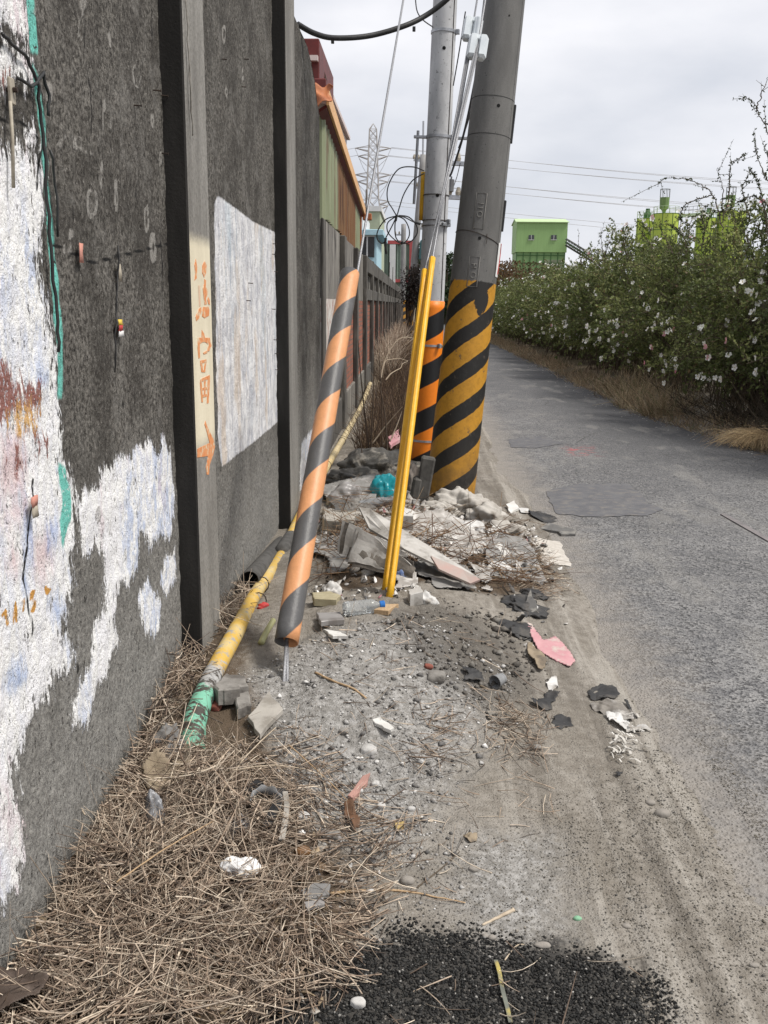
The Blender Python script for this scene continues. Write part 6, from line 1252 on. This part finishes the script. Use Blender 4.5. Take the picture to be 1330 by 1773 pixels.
# white sacks at the pole foot
for a in ((798, 892, .36, .3, .16, 41, 'largest pale woven sack crumpled against the foot of the thick striped pole', .2), (846, 906, .30, .26, .13, 43, 'pale woven sack spilling towards the road beside the thick pole', -.5), (764, 894, .26, .22, .085, 47, 'grey dusty sack end lying left of the thick pole foot', .3), (880, 925, .24, .24, .07, 53, 'flattened grey sack tail nearest the road', -.7)):
    heap('woven_sack', a[6], 'sack', a[0], a[1], a[2], a[3], a[4], M_wsack, a[5], .40, 3.0, a[7])
heap('plastic_bag', 'striped whitish plastic bag lying in front of the big pale sack', 'plastic bag', 818, 925, .17, .13, .075, M_wpla, 58, .2, 2.2, .4)
for i, (p, lb) in enumerate((([(842,925),(860,918),(872,926),(862,934),(850,934)], 'white tile chip between the sack and the dead vines'), ([(815,948),(828,940),(842,950),(828,956)], 'white square tile chip near the middle of the vines'), ([(848,958),(862,948),(884,962),(872,968)], 'long pale tile splinter right of the vines'), ([(876,880),(890,876),(898,884),(884,890)], 'rounded white chip right of the largest sack'))):
    slab('tile_chip', lb, 'tile', p, .014, M_whtile, (0, .12), .012, None, .002)
slab('slate_slab', 'dark grey flat slab lying on the dirt right of the sacks', 'slab', [(934,920),(950,910),(998,923),(996,930),(972,930),(966,925)], .022, M_slate, (0, 0), .0, None, .003, .02)
sheet('black_film', 'torn black film behind the dark grey slab near the road', 'plastic film', [(914,890),(935,888),(968,902),(950,908),(920,900)], M_blkf, 61, .03, 14)
sheet('film_scrap', 'pale scrap beside the torn black film near the road', 'plastic scrap', [(898,882),(914,880),(916,888),(902,890)], M_wpla, 62, .012)
# bottle
q = gp(630, 1062); t = thing('plastic_bottle', 'clear ribbed plastic bottle with a blue cap lying at the foot of the yellow tubes', 'bottle', q+(0, 0, .034))
e0, e1 = atY(593, 1055, q[1]-.01), atY(667, 1046, q[1]+.03); d = e1-e0; L_ = float(np.linalg.norm(d)); d = d/L_
n = NT('clear bottle plastic'); M_bot = n.done((.86, .9, .92), .12, n.bump(n.noise(40, 3), .3, .002), 0, .5); n.p.inputs['Transmission Weight'].default_value = .85; n.p.inputs['IOR'].default_value = 1.25
prof_ = [(0, .002), (.002, .024), (.01, .0315), (.03, .032)]+[(.03+.0055*i, .0315-.0022*(i % 2)) for i in range(1, 17)]+[(.125, .0315), (.138, .027), (.149, .016), (.154, .0135), (.165, .0135)]
kS = (L_-.004)/.180; m = MB(); kk = 24; vs = []
for z, r_ in prof_:
    for j in range(kk): an = 2*math.pi*j/kk; vs.append((r_*math.cos(an), r_*math.sin(an), z*kS))
m.add(vs, [(i*kk+j, i*kk+(j+1) % kk, i*kk+kk+(j+1) % kk, i*kk+kk+j) for i in range(len(prof_)-1) for j in range(kk)]+[tuple(range(kk-1, -1, -1))])
F0 = frame(e0, d); Ml = Matrix.Translation(-t.location) @ F0
o = m.build('bottle_body', M_bot, t, True); o.matrix_local = Ml
m = MB(); m.tube([(0, 0, .160*kS), (0, 0, .162*kS), (0, 0, .180*kS), (0, 0, .182*kS)], [.0145, .0165, .0165, .0145], 22); o = m.build('cap', mk('blue cap', (.02, .16, .50), (.02, .13, .42), 20, .4, .1, 60), t, False); o.matrix_local = Ml
m = MB(); kk = 24; m.add([(.0292*math.cos(2*math.pi*j/kk), .0292*math.sin(2*math.pi*j/kk), z) for z in (.012*kS, .028*kS) for j in range(kk)], [(j, (j+1) % kk, kk+(j+1) % kk, kk+j) for j in range(kk)]); o = m.build('base_band', M_wpla, t, True); o.matrix_local = Ml
# bits around it
heap('paper_wad', 'white crumpled wrapper left of the bottle, beside the striped guard tube', 'wrapper', 572, 1030, .09, .07, .06, M_wpla, 65, .32, 2.6, 0, 4)
slab('foam_block', 'yellowish broken foam block left of the bottle', 'foam', [(541,1036),(572,1032),(590,1042),(582,1054),(545,1052)], .03, mk('yellowed foam', (.40, .36, .24), (.32, .28, .18), 30, .9, .6, 120), (0, -.1), .004)
heap('paper_wad', 'blue printed wrapper wad in the brown stalks behind the bottle', 'wrapper', 694, 1002, .075, .06, .045, mk('blue print film', (.06, .12, .30), (.30, .33, .42), 22, .4, .2, 60), 69, .32, 2.6, 0, 4)
heap('paper_wad', 'white crumpled paper on the ground right of the bottle', 'paper', 738, 1040, .10, .07, .04, M_wpla, 71, .34, 2.4, .2, 4)
slab('cement_chip', 'upright grey plaster chip beside the white paper, right of the bottle', 'plaster', [(706,1040),(728,1036),(732,1046),(710,1050)], .055, M_board, (.1, 0), 0)
slab('wood_chip', 'brown wooden chip at the bottle neck', 'wood', [(648,1062),(668,1052),(690,1052),(672,1064)], .018, M_wood)
heap('paper_wad', 'white tissue caught on the stalks left of the blue wrapper', 'tissue', 641, 992, .09, .06, .04, M_wpla, 73, .34, 2.6, .5, 4)
heap('paper_wad', 'pale plastic wad in the vines at the right side of the rubbish', 'wrapper', 866, 990, .12, .1, .05, M_wpla, 74, .34, 2.4, .5, 4)
slab('film_scrap', 'dented clear blister tray left of the bottle near the guard tube', 'tray', [(548,1068),(590,1066),(596,1082),(556,1086)], .018, M_clear, (0, -.05), .004)
slab('tile_piece', 'flat white shard below the blister tray', 'tile', [(560,1092),(590,1098),(602,1108),(576,1108)], .010, M_whtile, (.0, -.1), .004)
stick('bamboo_piece', 'short greenish cane beside the muddy grass left of the guard tube foot', 'cane', [(452,1118),(462,1106),(474,1094)], .014, .012, mk('green yellow cane', (.42, .42, .22), (.34, .33, .17), 20, .6, .2, 60), [0, .02, .04])
heap('red_scrap', 'small red rag scrap beside the yellow pipe', 'rag', 455, 1052, .05, .05, .03, M_red, 75, .3, 2.5, 0, 3)
# black cloth at the mound edge
for a in ((905, 1050, .20, .22, .035, 77, 'rumpled black cloth sliding down the right edge of the mound'), (898, 1092, .15, .16, .028, 79, 'second lump of black cloth just above the pink shard'), (925, 1030, .13, .13, .028, 81, 'small black cloth lump under the straw litter')): heap('black_cloth', a[6], 'cloth', a[0], a[1], a[2], a[3], a[4], M_blkf, a[5], .34, 2.6)
slab('slate_slab', 'small grey slate standing against the black cloth', 'slab', [(905,1058),(918,1044),(930,1062),(916,1068)], .02, M_slate, (.25, .3), .01)
heap('paper_wad', 'pale shredded paper bits right of the black cloth', 'paper', 930, 1058, .07, .05, .03, M_wpla, 82, .34, 2.6, 0, 4)
sheet('pink_shard', 'curved faded pink plastic shard on the dirt below the mound', 'plastic shard', [(910,1096),(918,1094),(940,1118),(962,1108),(976,1120),(996,1142),(986,1150),(962,1144),(930,1130)], M_pink, 91, .014, 7, 40, .004, .008, (.0, .05), None, .1)
sheet('beige_fold', 'folded beige felt scrap under the pink shard', 'felt', [(910,1120),(928,1126),(948,1150),(936,1164),(914,1142)], M_card, 93, .04, 9, 26, .004)
# cup, rags, shredded paper
q = gp(862, 1190); t = thing('cup', 'grey ribbed plastic cup lying on its side below the pink shard', 'cup', q+(0, 0, .026)); m = MB(); k = 20; vs = []
pr = [(0, .004), (0, .020), (.01, .0225), (.012, .0215), (.03, .024), (.045, .026), (.047, .0275), (.05, .0275), (.05, .0245), (.03, .022), (.006, .018)]
for z, r_ in pr:
    for j in range(k): an = 2*math.pi*j/k; vs.append((r_*math.cos(an), r_*math.sin(an), z))
m.add(vs, [(i*k+j, i*k+(j+1) % k, i*k+k+(j+1) % k, i*k+k+j) for i in range(len(pr)-1) for j in range(k)]); o = m.build('cup_body', M_pvc, t, False); o.matrix_local = frame((.02, .03, 0), nz((-.65, -.75, -.05)))
stick('cup_tie', 'ochre plastic scrap beside the grey cup', 'plastic scrap', [(832,1190),(845,1196)], .006, .004, M_card)
RG = [([(892,1212),(920,1206),(950,1196),(968,1202),(984,1232),(960,1240),(930,1238),(905,1228)], 'black torn film rag nearest the grey cup', 95, .05), ([(952,1244),(990,1244),(1002,1258),(975,1270),(952,1262)], 'small black film rag below the larger one', 96, .035), ([(1020,1200),(1060,1190),(1078,1204),(1050,1210),(1028,1212)], 'narrow black film strip on the tyre tracks', 97, .03), ([(1070,1214),(1096,1216),(1112,1246),(1096,1248),(1076,1230)], 'black film scrap nearest the asphalt', 98, .03), ([(1038,1330),(1072,1330),(1108,1338),(1098,1352),(1066,1374),(1050,1356)], 'dark grey plastic film flattened below the white shreds', 99, .03), ([(800,1168),(836,1170),(840,1184),(806,1182)], 'small black film rag left of the grey cup', 100, .03)]
for p, lb, s, am in RG: sheet('black_film', lb, 'plastic film', p, M_blkf, s, am*.5, 20, 48, .0012, .003, (0, 0), None, .55)
sheet('film_scrap', 'tiny white film scrap above the torn black rag', 'plastic scrap', [(944,1186),(962,1176),(968,1190),(952,1198)], M_wpla, 102, .02, 20)
t = thing('paper_shreds', 'pile of white shredded paper strips on the tyre tracks', 'paper', gp(1082, 1285)); r = random.Random(3); m = MB(); o_ = np.array(t.location)
for i in range(60):
    a = gp(r.gauss(1082, 13), r.gauss(1286, 22)); L_ = r.uniform(.012, .045); az = r.uniform(0, 6.3); d = np.array((math.cos(az), math.sin(az), r.uniform(-.1, .3)))*L_; s = np.array((-math.sin(az), math.cos(az), 0))*r.uniform(.001, .005); b = a-o_+np.array((0, 0, .004+.012*r.random()))
    m.add([b-s, b+s, b+d*.5+s+np.array((0, 0, .006)), b+d*.5-s+np.array((0, 0, .006)), b+d+s, b+d-s], [(0, 1, 2, 3), (3, 2, 4, 5)])
o = m.build('strips', plastic('dusty paper', (.55, .53, .49), (.40, .38, .345), .8, (.28, .26, .23)), t); o.modifiers.new('s', 'SOLIDIFY').thickness = .0008
sheet('film_scrap', 'white film scrap at the top of the shredded paper', 'plastic scrap', [(1048,1244),(1072,1244),(1100,1262),(1112,1256),(1130,1268),(1090,1270),(1060,1258)], M_wpla, 103, .02, 16)
sheet('muddy_film', 'muddy flattened film with pale shreds, left of the black scrap near the asphalt', 'plastic film', [(1022,1222),(1050,1216),(1092,1232),(1098,1248),(1060,1244),(1030,1234)], plastic('muddy film', (.22, .2, .175), (.12, .11, .1), .7, (.42, .4, .37)), 104, .02, 16)
# foreground pieces
slab('tile_piece', 'beige broken tile leaning on the rubble below the guard wire anchor', 'tile', [(430,1250),(466,1216),(490,1242),(450,1276)], .014, M_tile, (.05, .12), .012, None, .002, .03)
slab('concrete_chunk', 'dark rough concrete chunk right of the green pipe end', 'concrete chunk', [(372,1210),(392,1180),(424,1186),(430,1212),(402,1224),(380,1226)], .055, M_chunk, (0, -.15), .0, None, .008, .07)
slab('concrete_chunk', 'small pale concrete chunk below the dark chunk at the green pipe end', 'concrete chunk', [(404,1216),(430,1214),(436,1234),(412,1240)], .035, M_chunk, (0, .1), .0, None, .006, .07, 4)
rock('dark brick lump under the concrete chunk beside the green pipe', 372, 1226, .05, .05, .035, M_brick2, 5, 'brick_lump', 'brick', .4)
heap('grey_rag', 'stiff pale grey rag draped left of the green pipe end', 'rag', 292, 1300, .095, .1, .085, M_greyr, 111, .36, 2.6)
heap('grey_rag', 'small grey rag tail below the stiff rag, left of the green pipe end', 'rag', 300, 1322, .06, .05, .05, M_greyr, 113, .36, 2.6, 0, 4)
stick('wooden_stick', 'brown peeled stick lying across the cement dusted mound', 'stick', [(546,1166),(580,1182),(612,1194),(634,1211)], .0045, .0035, M_wood)
slab('wood_chip', 'pinkish wooden splinter on the pale rubble', 'wood', [(603,1384),(628,1350),(641,1344),(636,1360),(612,1388)], .010, M_pinkw2, (0, 0), .004, None, .002, .03)
slab('bone_shard', 'white weathered shard on the mound right of centre', 'shard', [(642,1240),(655,1242),(682,1266),(676,1270),(650,1256)], .008, M_whtile, (.05, 0), .003, None, .002, .06)
sheet('dead_leaf', 'curled brown leaf at the edge of the rubble chips', 'leaf', [(594,1404),(612,1402),(626,1440),(612,1444),(600,1426)], M_brn, 121, .025, 12, 22)
sheet('dead_leaf', 'brown leaf caught in the straw below the white tissue', 'leaf', [(290,1640),(304,1638),(322,1650),(316,1664),(300,1652)], M_brn, 123, .02, 14, 22)
sheet('dead_leaf', 'yellowish leaf on the dirt right of the rubble chips', 'leaf', [(802,1450),(826,1447),(824,1458),(812,1462)], M_card, 125, .012, 14, 18)
sheet('dead_leaf', 'small yellow leaf above the palm stalk', 'leaf', [(683,1430),(700,1430),(698,1442),(686,1440)], plastic('yellow leaf', (.42, .31, .12), (.33, .24, .1), .7), 126, .010, 14, 18)
heap('tissue', 'bright white crumpled tissue lying on the foreground straw', 'tissue', gp(417, 1528)+np.array((0, 0, .085)), None, .098, .062, .032, plastic('white tissue', (.80, .80, .79), (.76, .76, .76), .9, None, .15, .2), 131, .26, 2.6, .15)
sheet('cardboard_flap', 'torn muddy cardboard flap standing in the straw below the grey rag', 'cardboard', [(250,1358),(272,1352),(300,1358),(330,1346),(326,1392),(290,1392),(258,1386)], M_card, 133, .03, 7, 26, .003, .05, (0, .5), None, .05)
heap('silver_scrap', 'black and silver peeling scrap standing in the straw hollow', 'plastic scrap', 270, 1432, .052, .05, .11, M_foil, 135, .26, 2.2, .2, 4)
# rubber and shells in the straw
q = gp(458, 1412)+np.array((0, 0, .03)); t = thing('broken_pot', 'cracked dull grey pot shell half buried in the straw', 'pot', q); m = MB(); A_ = np.linspace(-.4, 3.6, 18); vs = []
for r_, z in ((.040, -.02), (.047, .035), (.044, .036), (.037, -.02)):
    for i, a in enumerate(A_): vs.append((r_*math.cos(a), r_*math.sin(a), z+.008*math.sin(i*1.9)*(z > 0)))
k = len(A_); m.add(vs, [(l_*k+i, l_*k+i+1, ((l_+1) % 4)*k+i+1, ((l_+1) % 4)*k+i) for l_ in range(4) for i in range(k-1)]); o = m.build('pot_shell', M_pvc, t, True); o.rotation_euler = (.5, .3, 0)
def strip(name, label, cat, L, wd, th, mat, lifts):
    P = []
    for (a, b), h_ in zip(L, lifts): q = gp(a, b); q[2] += h_; P.append(q)
    P = smooth_path(P, 5); o = P[0].copy(); m = MB(); vs = []; 
    for i, p in enumerate(P):
        d = P[min(i+1, len(P)-1)]-P[max(i-1, 0)]; s = np.array((d[1], -d[0], 0)); s = s/(np.linalg.norm(s)+1e-9)*wd/2
        for c_ in (p-o-s, p-o+s, p-o+s*.9+(0, 0, th), p-o-s*.9+(0, 0, th)): vs.append(c_)
    k = len(P); m.add(vs, [(i*4+j, i*4+(j+1) % 4, i*4+4+(j+1) % 4, i*4+4+j) for i in range(k-1) for j in range(4)]+[(3, 2, 1, 0), tuple((k-1)*4+j for j in range(4))]); return tag(m.build(name, mat, None, False, tuple(o)), label, cat)
strip('rubber_strip', 'black rubber strip lying beside the broken pot in the straw', 'rubber', [(488,1395),(476,1425),(462,1455)], .026, .007, M_blk, (.05, .045, .035))
strip('shell_strip', 'pale curved plastic strip right of the black rubber strip', 'plastic strip', [(494,1402),(497,1430),(488,1472)], .016, .004, M_tile, (.055, .05, .03))
heap('crushed_can', 'crushed grey foil below the broken pot', 'foil', 416, 1446, .06, .055, .05, M_foil, 141, .38, 3.0, 0, 4)
strip('rubber_strip', 'dark rubber piece in the straw left of the broken pot', 'rubber', [(420,1396),(440,1390),(452,1384)], .03, .02, M_blk, (.03, .04, .04))
rock('brown glass lump at the edge of the straw by the pale strip', 525, 1478, .045, .04, .03, mk('brown glass', (.19, .10, .045), (.13, .07, .03), 20, .35, .1, 50), 9, 'glass_lump', 'glass', .2)
slab('film_scrap', 'pale grey plastic sheet scrap at the base of the palm stalk', 'plastic scrap', [(522,1552),(545,1540),(572,1542),(570,1558),(530,1566)], .006, M_greyr, (0, .1), .012, None, .001, .06)
slab('film_scrap', 'second grey plastic flap just below the palm stalk base', 'plastic scrap', [(526,1572),(560,1562),(562,1576),(532,1584)], .005, M_clear, (0, -.1), .012, None, .001, .06)
stick('palm_stalk', 'long tan palm stalk lying across the dirt in the foreground', 'stalk', [(572,1549),(640,1543),(700,1545),(750,1554),(806,1565)], .0042, .0015, M_wood)
stick('wood_splinter', 'pale wooden splinter just above the black crumbs', 'splinter', [(835,1603),(862,1590),(890,1576)], .0028, .0052, M_cane)
stick('dry_stalk', 'thin grey stalk slanting on the dirt above the palm stalk', 'stalk', [(722,1538),(760,1508),(796,1476)], .0022, .0015, M_stem)
stick('dry_stalk', 'kinked straw stalk on the black crumbs', 'stalk', [(874,1664),(893,1640),(908,1636)], .002, .0015, M_cane)
stick('dry_stalk', 'long dry stalk leaning from the straw mat towards the beige tile', 'stalk', [(362,1445),(420,1350),(478,1285)], .0026, .0015, M_cane, (.06, .06, .05))
stick('dry_stalk', 'long dry stalk crossing right from the straw mat to the rubble', 'stalk', [(400,1362),(470,1352),(528,1342)], .0026, .0016, M_cane, (.05, .05, .02))
stick('dry_stalk', 'long dry stalk bending down across the rubble chips', 'stalk', [(500,1300),(560,1350),(610,1400)], .0022, .0014, M_wood, (.02, .01, .01))
stick('dry_stalk', 'long golden straw crossing the middle of the straw mat', 'stalk', [(205,1585),(290,1530),(372,1468)], .0022, .0014, M_wood, (.09, .1, .08))
stick('dry_stalk', 'pale straw poking up against the wall at the left edge of the mat', 'stalk', [(105,1398),(130,1430),(150,1452)], .0026, .002, M_cane, (.10, .09, .07))
strip('strap', 'grey green plastic strap with a yellow edge on the black crumbs', 'strap', [(858,1668),(864,1690),(870,1720),(878,1750),(884,1775)], .010, .002, mk('grey green strap', (.17, .18, .15), (.12, .125, .105), 20, .6, .2, 60, dirt=(.42, .34, .1), dscale=12), (.008, .012, .009, .008, .006))
sheet('brown_sheet', 'muddy dark brown sheet folded in the lower left corner', 'sheet', [(-60,1740),(0,1716),(40,1708),(62,1722),(30,1742),(-40,1775)], plastic('muddy brown sheet', (.075, .052, .04), (.045, .034, .027), .7, (.13, .1, .08)), 151, .03, 9, 34, .002, .05)
sheet('brown_sheet', 'second muddy brown sheet, lower, in the bottom left corner', 'sheet', [(-60,1790),(0,1756),(60,1726),(88,1740),(60,1770),(0,1800)], bpy.data.materials['muddy brown sheet'], 153, .03, 9, 34, .002, .05)
heap('rubber_bit', 'ribbed black rubber bit at the bottom edge of the straw', 'rubber', 308, 1758, .034, .03, .026, M_blk, 155, .2, 3, 0, 4)
# stones
ST = [(1147,1412,.046,.038,.028,'largest smooth stone on the dirt shoulder'), (1126,1392,.032,.026,.018,'smooth stone touching the largest one on the dirt shoulder'), (705,1528,.038,.032,.026,'round tan stone above the palm stalk'), (594,1532,.026,.022,.018,'small grey stone above the palm stalk near the straw'), (668,1560,.022,.02,.016,'grey pebble just below the palm stalk'), (1187,888,.055,.04,.026,'lone dark stone on the asphalt right of the tar patch'), (820,1506,.030,.024,.014,'flat pebble beside the thin grey stalk'), (852,1625,.020,.017,.013,'bluish pebble at the edge of the black crumbs'), (840,1622,.016,.014,.011,'small bluish pebble left of the other one by the black crumbs'), (940,1638,.040,.022,.012,'flat grey pebble half sunk at the top of the black crumbs'), (1085,1605,.022,.018,.011,'pale pebble on the gravel right of the green pebble'), (1306,1672,.024,.016,.008,'pinkish flat pebble at the right edge of the gravel')]
for i, a in enumerate(ST): rock(a[5], a[0], a[1], a[2], a[3], a[4], M_stone, 200+i, 'stone', 'stone', .18)
rock('small pale green stone on the dirt above the black crumbs', 1000, 1592, .022, .016, .012, mk('green stone', (.22, .42, .27), (.17, .33, .21), 40, .7, .2, 60), 231, 'stone', 'stone', .2)
WS = [(638,1302,.055,.048,.032,'largest white lump on the rubble chips'), (650,1360,.026,.024,.02,'white lump beside the pinkish splinter'), (620,1372,.030,.026,.02,'grey white lump touching the pinkish splinter'), (660,1398,.026,.024,.02,'white angular chip on the lower rubble'), (712,1402,.022,.018,.015,'white chip standing apart at the right of the rubble'), (526,1416,.040,.034,.024,'white lump at the straw edge beside the pale strip'), (572,1448,.060,.045,.022,'dark flat stone at the lower rubble edge'), (480,1302,.018,.016,.012,'small white lump below the beige tile'), (620,1740,.032,.026,.02,'cream stone lying on the black crumbs'), (596,1268,.034,.03,.02,'grey lump in the middle of the mound'), (755,1178,.075,.07,.05,'dark soil clod in the middle of the mound'), (930,1296,.03,.028,.016,'dirty ring shaped clod on the tyre tracks')]
for i, a in enumerate(WS): rock(a[5], a[0], a[1], a[2], a[3], a[4], M_wstone if 'white' in a[5] or 'cream' in a[5] else M_chunk, 260+i, 'stone', 'stone', .36)
rock('dark red brick chip on top of the soil clod', 742, 1156, .034, .028, .022, M_brick2, 281, 'brick_chip', 'brick', .36)
# metal edging set in the road
e0, e1 = atZ(1252, 892, .012), atZ(1345, 945, .012); d = e1-e0; o_ = e0.copy(); s = nz((d[1], -d[0], 0))*.022; m = MB(); n_ = 8; vs = []
for i in range(n_):
    p = e0+d*i/(n_-1); z = on_road(p[0], p[1], 0)
    for c_, h_ in ((-1, .001), (-1, .008), (1, .008), (1, .001)): vs.append((p[0]-o_[0]+s[0]*c_, p[1]-o_[1]+s[1]*c_, z+h_-o_[2]))
m.add(vs, [(i*4+j, i*4+(j+1) % 4, i*4+4+(j+1) % 4, i*4+4+j) for i in range(n_-1) for j in range(4)]+[(0, 1, 2, 3), (28, 29, 30, 31)]); tag(m.build('metal_strip', mk('grey steel strip', (.22, .2, .2), (.15, .14, .14), 12, .6, .2, 60), None, False, tuple(o_)), 'flat grey metal strip set in the asphalt at the right edge', 'metal strip')
# fallen petals along the verge
q = np.array([gp(*p)[:2] for p in ((1100,745),(1120,735),(1140,758),(1165,752),(1200,768),(1215,760),(1180,742),(1230,775),(1075,705),(1090,712))]); m = MB(); r = random.Random(9); P = []
for i in range(260):
    y_ = 8.8+16*r.random()**2; x_ = float(edgeR(np.array(y_)))+r.gauss(-.08, .13); a = r.uniform(0, 6.3); s = r.uniform(.008, .018); z_ = max(gz(x_, y_), on_road(x_, y_, 0))+.006; c, n_ = math.cos(a)*s, math.sin(a)*s
    m.add([(x_-c, y_-n_, z_), (x_+n_*.6, y_-c*.6, z_+.004), (x_+c, y_+n_, z_+.002), (x_-n_*.6, y_+c*.6, z_+.005)], [(0, 1, 2, 3)], (.66, .64, .6) if r.random() < .8 else (.5, .35, .2))
tag(m.build('fallen_petals', M_petal), 'white fallen petals scattered along the road edge under the hedge', 'petals', None, 'stuff')
# small loose litter and chips nobody could count
def chips(name, q, sx_, th, cols, label, mat, up=.5, r=rng):
    n_ = len(q); k = 5; a0 = r.uniform(0, 6.28, n_); V = []; tx, ty = r.normal(0, up, (2, n_)); z0 = G(q[:, 0], q[:, 1])+th*.3+.004
    for lv in (0, 1):
        for j in range(k):
            a = a0+2*math.pi*j/k; rr = sx_*r.uniform(.5, 1.15, n_)*(1 if j % 2 else .75); x_, y_ = rr*np.cos(a), rr*np.sin(a); V.append(np.c_[q[:, 0]+x_, q[:, 1]+y_, z0+lv*th+np.clip(tx*x_+ty*y_, -.02, .05)])
    V = np.stack(V, 1); V[:, k:, :2] = V[:, :k, :2]; V = V.reshape(-1, 3); b = (np.arange(n_)*2*k)[:, None]
    Fs = [np.concatenate([b+j, b+(j+1) % k, b+k+(j+1) % k, b+k+j], 1) for j in range(k)]+[np.concatenate([b+k, b+k+1, b+k+2, b+k+3], 1), np.concatenate([b+k, b+k+3, b+k+4, b+k+4], 1)[:, :4]]
    Fs[-1] = np.concatenate([b+k+3, b+k+4, b+k, b+k+2], 1)*0+np.concatenate([b+k, b+k+3, b+k+4, b+k+4], 1)
    F3 = np.concatenate([Fs[i] for i in range(k)]+[Fs[k]]); me_tri = np.concatenate([b+k, b+k+3, b+k+4], 1)
    F3 = np.concatenate([F3[:, [0, 1, 2]], F3[:, [0, 2, 3]], me_tri]); return tag(npmesh(name, V, F3, mat, cols=np.repeat(cols, 2*k, 0)), label, 'debris', None, 'stuff')
HEAP = [([(545,900),(640,850),(740,870),(860,880),(930,905),(960,960),(900,1010),(760,1000),(600,1000),(540,960)], 1)]
q = in_px(HEAP, 420, .12); chips('rubble_pieces', q, np.clip(rng.lognormal(-4.0, .45, len(q)), .006, .045), .012, pick(len(q), np.array(((.45, .43, .4), (.30, .28, .26), (.18, .17, .16), (.58, .56, .53), (.34, .22, .19))), (.28, .3, .2, .15, .07)), 'broken bits of board, tile and concrete mixed through the rubbish heap', M_grav)
q = in_px(HEAP+[([(880,880),(930,880),(1000,1040),(930,1160),(880,1100)], .25), ([(540,1010),(640,1010),(760,1070),(640,1100),(540,1090)], .35)], 260, .1); chips('litter_scraps', q, np.clip(rng.lognormal(-4.1, .4, len(q)), .006, .035), .0015, pick(len(q), np.array(((.66, .65, .63), (.48, .46, .43), (.08, .08, .08), (.22, .2, .18), (.45, .2, .22))), (.38, .25, .14, .18, .05)), 'torn paper and film bits scattered through the rubbish heap', mkcol('litter', .6, .3, 40, .3), .9)
q = in_px([([(660,1075),(780,1060),(900,1060),(940,1140),(860,1200),(740,1170)], 1), ([(560,960),(880,880),(940,1000),(700,1050)], .7)], 520, .15, rng, .2); gravel('soil_clods', q, np.clip(rng.lognormal(-4.9, .5, len(q)), .003, .025), pick(len(q), np.array(((.12, .11, .098), (.19, .178, .16), (.085, .077, .068))), (.5, .25, .25)), 'crumbly dark soil clods on the right flank of the mound')
sp_ = sheet('cement_spill', 'white powder spill on the dirt beside the grey slab and the asphalt', 'powder', [(925,940),(985,932),(1050,962),(1040,985),(1000,978),(955,962)], mk('white cement powder', (.52, .49, .445), (.40, .37, .33), 30, .95, .3, 90), 171, .004, 8, 90, .001, .003, (0, 0), None, 1.5); sp_['kind'] = 'stuff'
q = in_px([([(-60,1790),(60,1610),(175,1380),(300,1290),(520,1400),(600,1540),(520,1690),(430,1790)], 1)], 900, .05); chips('leaf_litter', q, np.clip(rng.lognormal(-4.6, .4, len(q)), .004, .022), .0012, pick(len(q), np.array(((.17, .115, .07), (.10, .07, .045), (.30, .23, .15), (.06, .045, .035), (.36, .33, .29))), (.3, .25, .2, .15, .1)), 'broken leaf bits and chaff through the dead straw', M_straw, .8)
# crumpled pale sheeting lying over the rubbish
M_dsh = plastic('dusty crumpled sheeting', (.46, .435, .405), (.30, .28, .255), .75, (.62, .60, .57), .1, .25); M_dsh2 = plastic('grey dusty sheeting', (.27, .262, .25), (.17, .163, .152), .75, (.42, .4, .38), .05, .25)
for p, lb, s, mt_, am in (([(690,905),(760,890),(800,930),(770,965),(700,950)], 'pale crumpled sheeting right of the upper yellow tubes', 301, M_dsh, .05), ([(770,930),(850,925),(880,960),(820,985),(770,965)], 'pale crumpled sheeting in front of the largest sack', 303, M_dsh, .045), ([(560,930),(640,920),(660,965),(590,985)], 'grey sheeting crumpled at the left below the layered boards', 305, M_dsh2, .05),
    ([(850,955),(905,945),(925,990),(880,1000)], 'grey dusty sheeting at the right end of the rubbish near the straw', 307, M_dsh2, .035), ([(650,985),(720,975),(745,1015),(690,1022)], 'pale sheeting scrap just behind the bottle cap', 309, M_dsh, .035), ([(730,985),(800,990),(820,1020),(760,1025)], 'grey sheeting under the pink stained board', 311, M_dsh2, .035), ([(560,860),(640,850),(660,885),(590,892)], 'grey sheeting between the clear bag and the pale concrete block', 313, M_dsh2, .04), ([(690,860),(740,855),(750,890),(700,895)], 'grey sheeting at the foot of the concrete stub', 315, M_dsh2, .05), ([(800,985),(860,985),(870,1030),(820,1030)], 'pale flattened sheeting among the vines right of centre', 317, M_dsh, .03)):
    sheet('crumpled_sheeting', lb, 'sheeting', p, mt_, s, am, 9, 56, .0012, .012, (0, .06), None, .5)
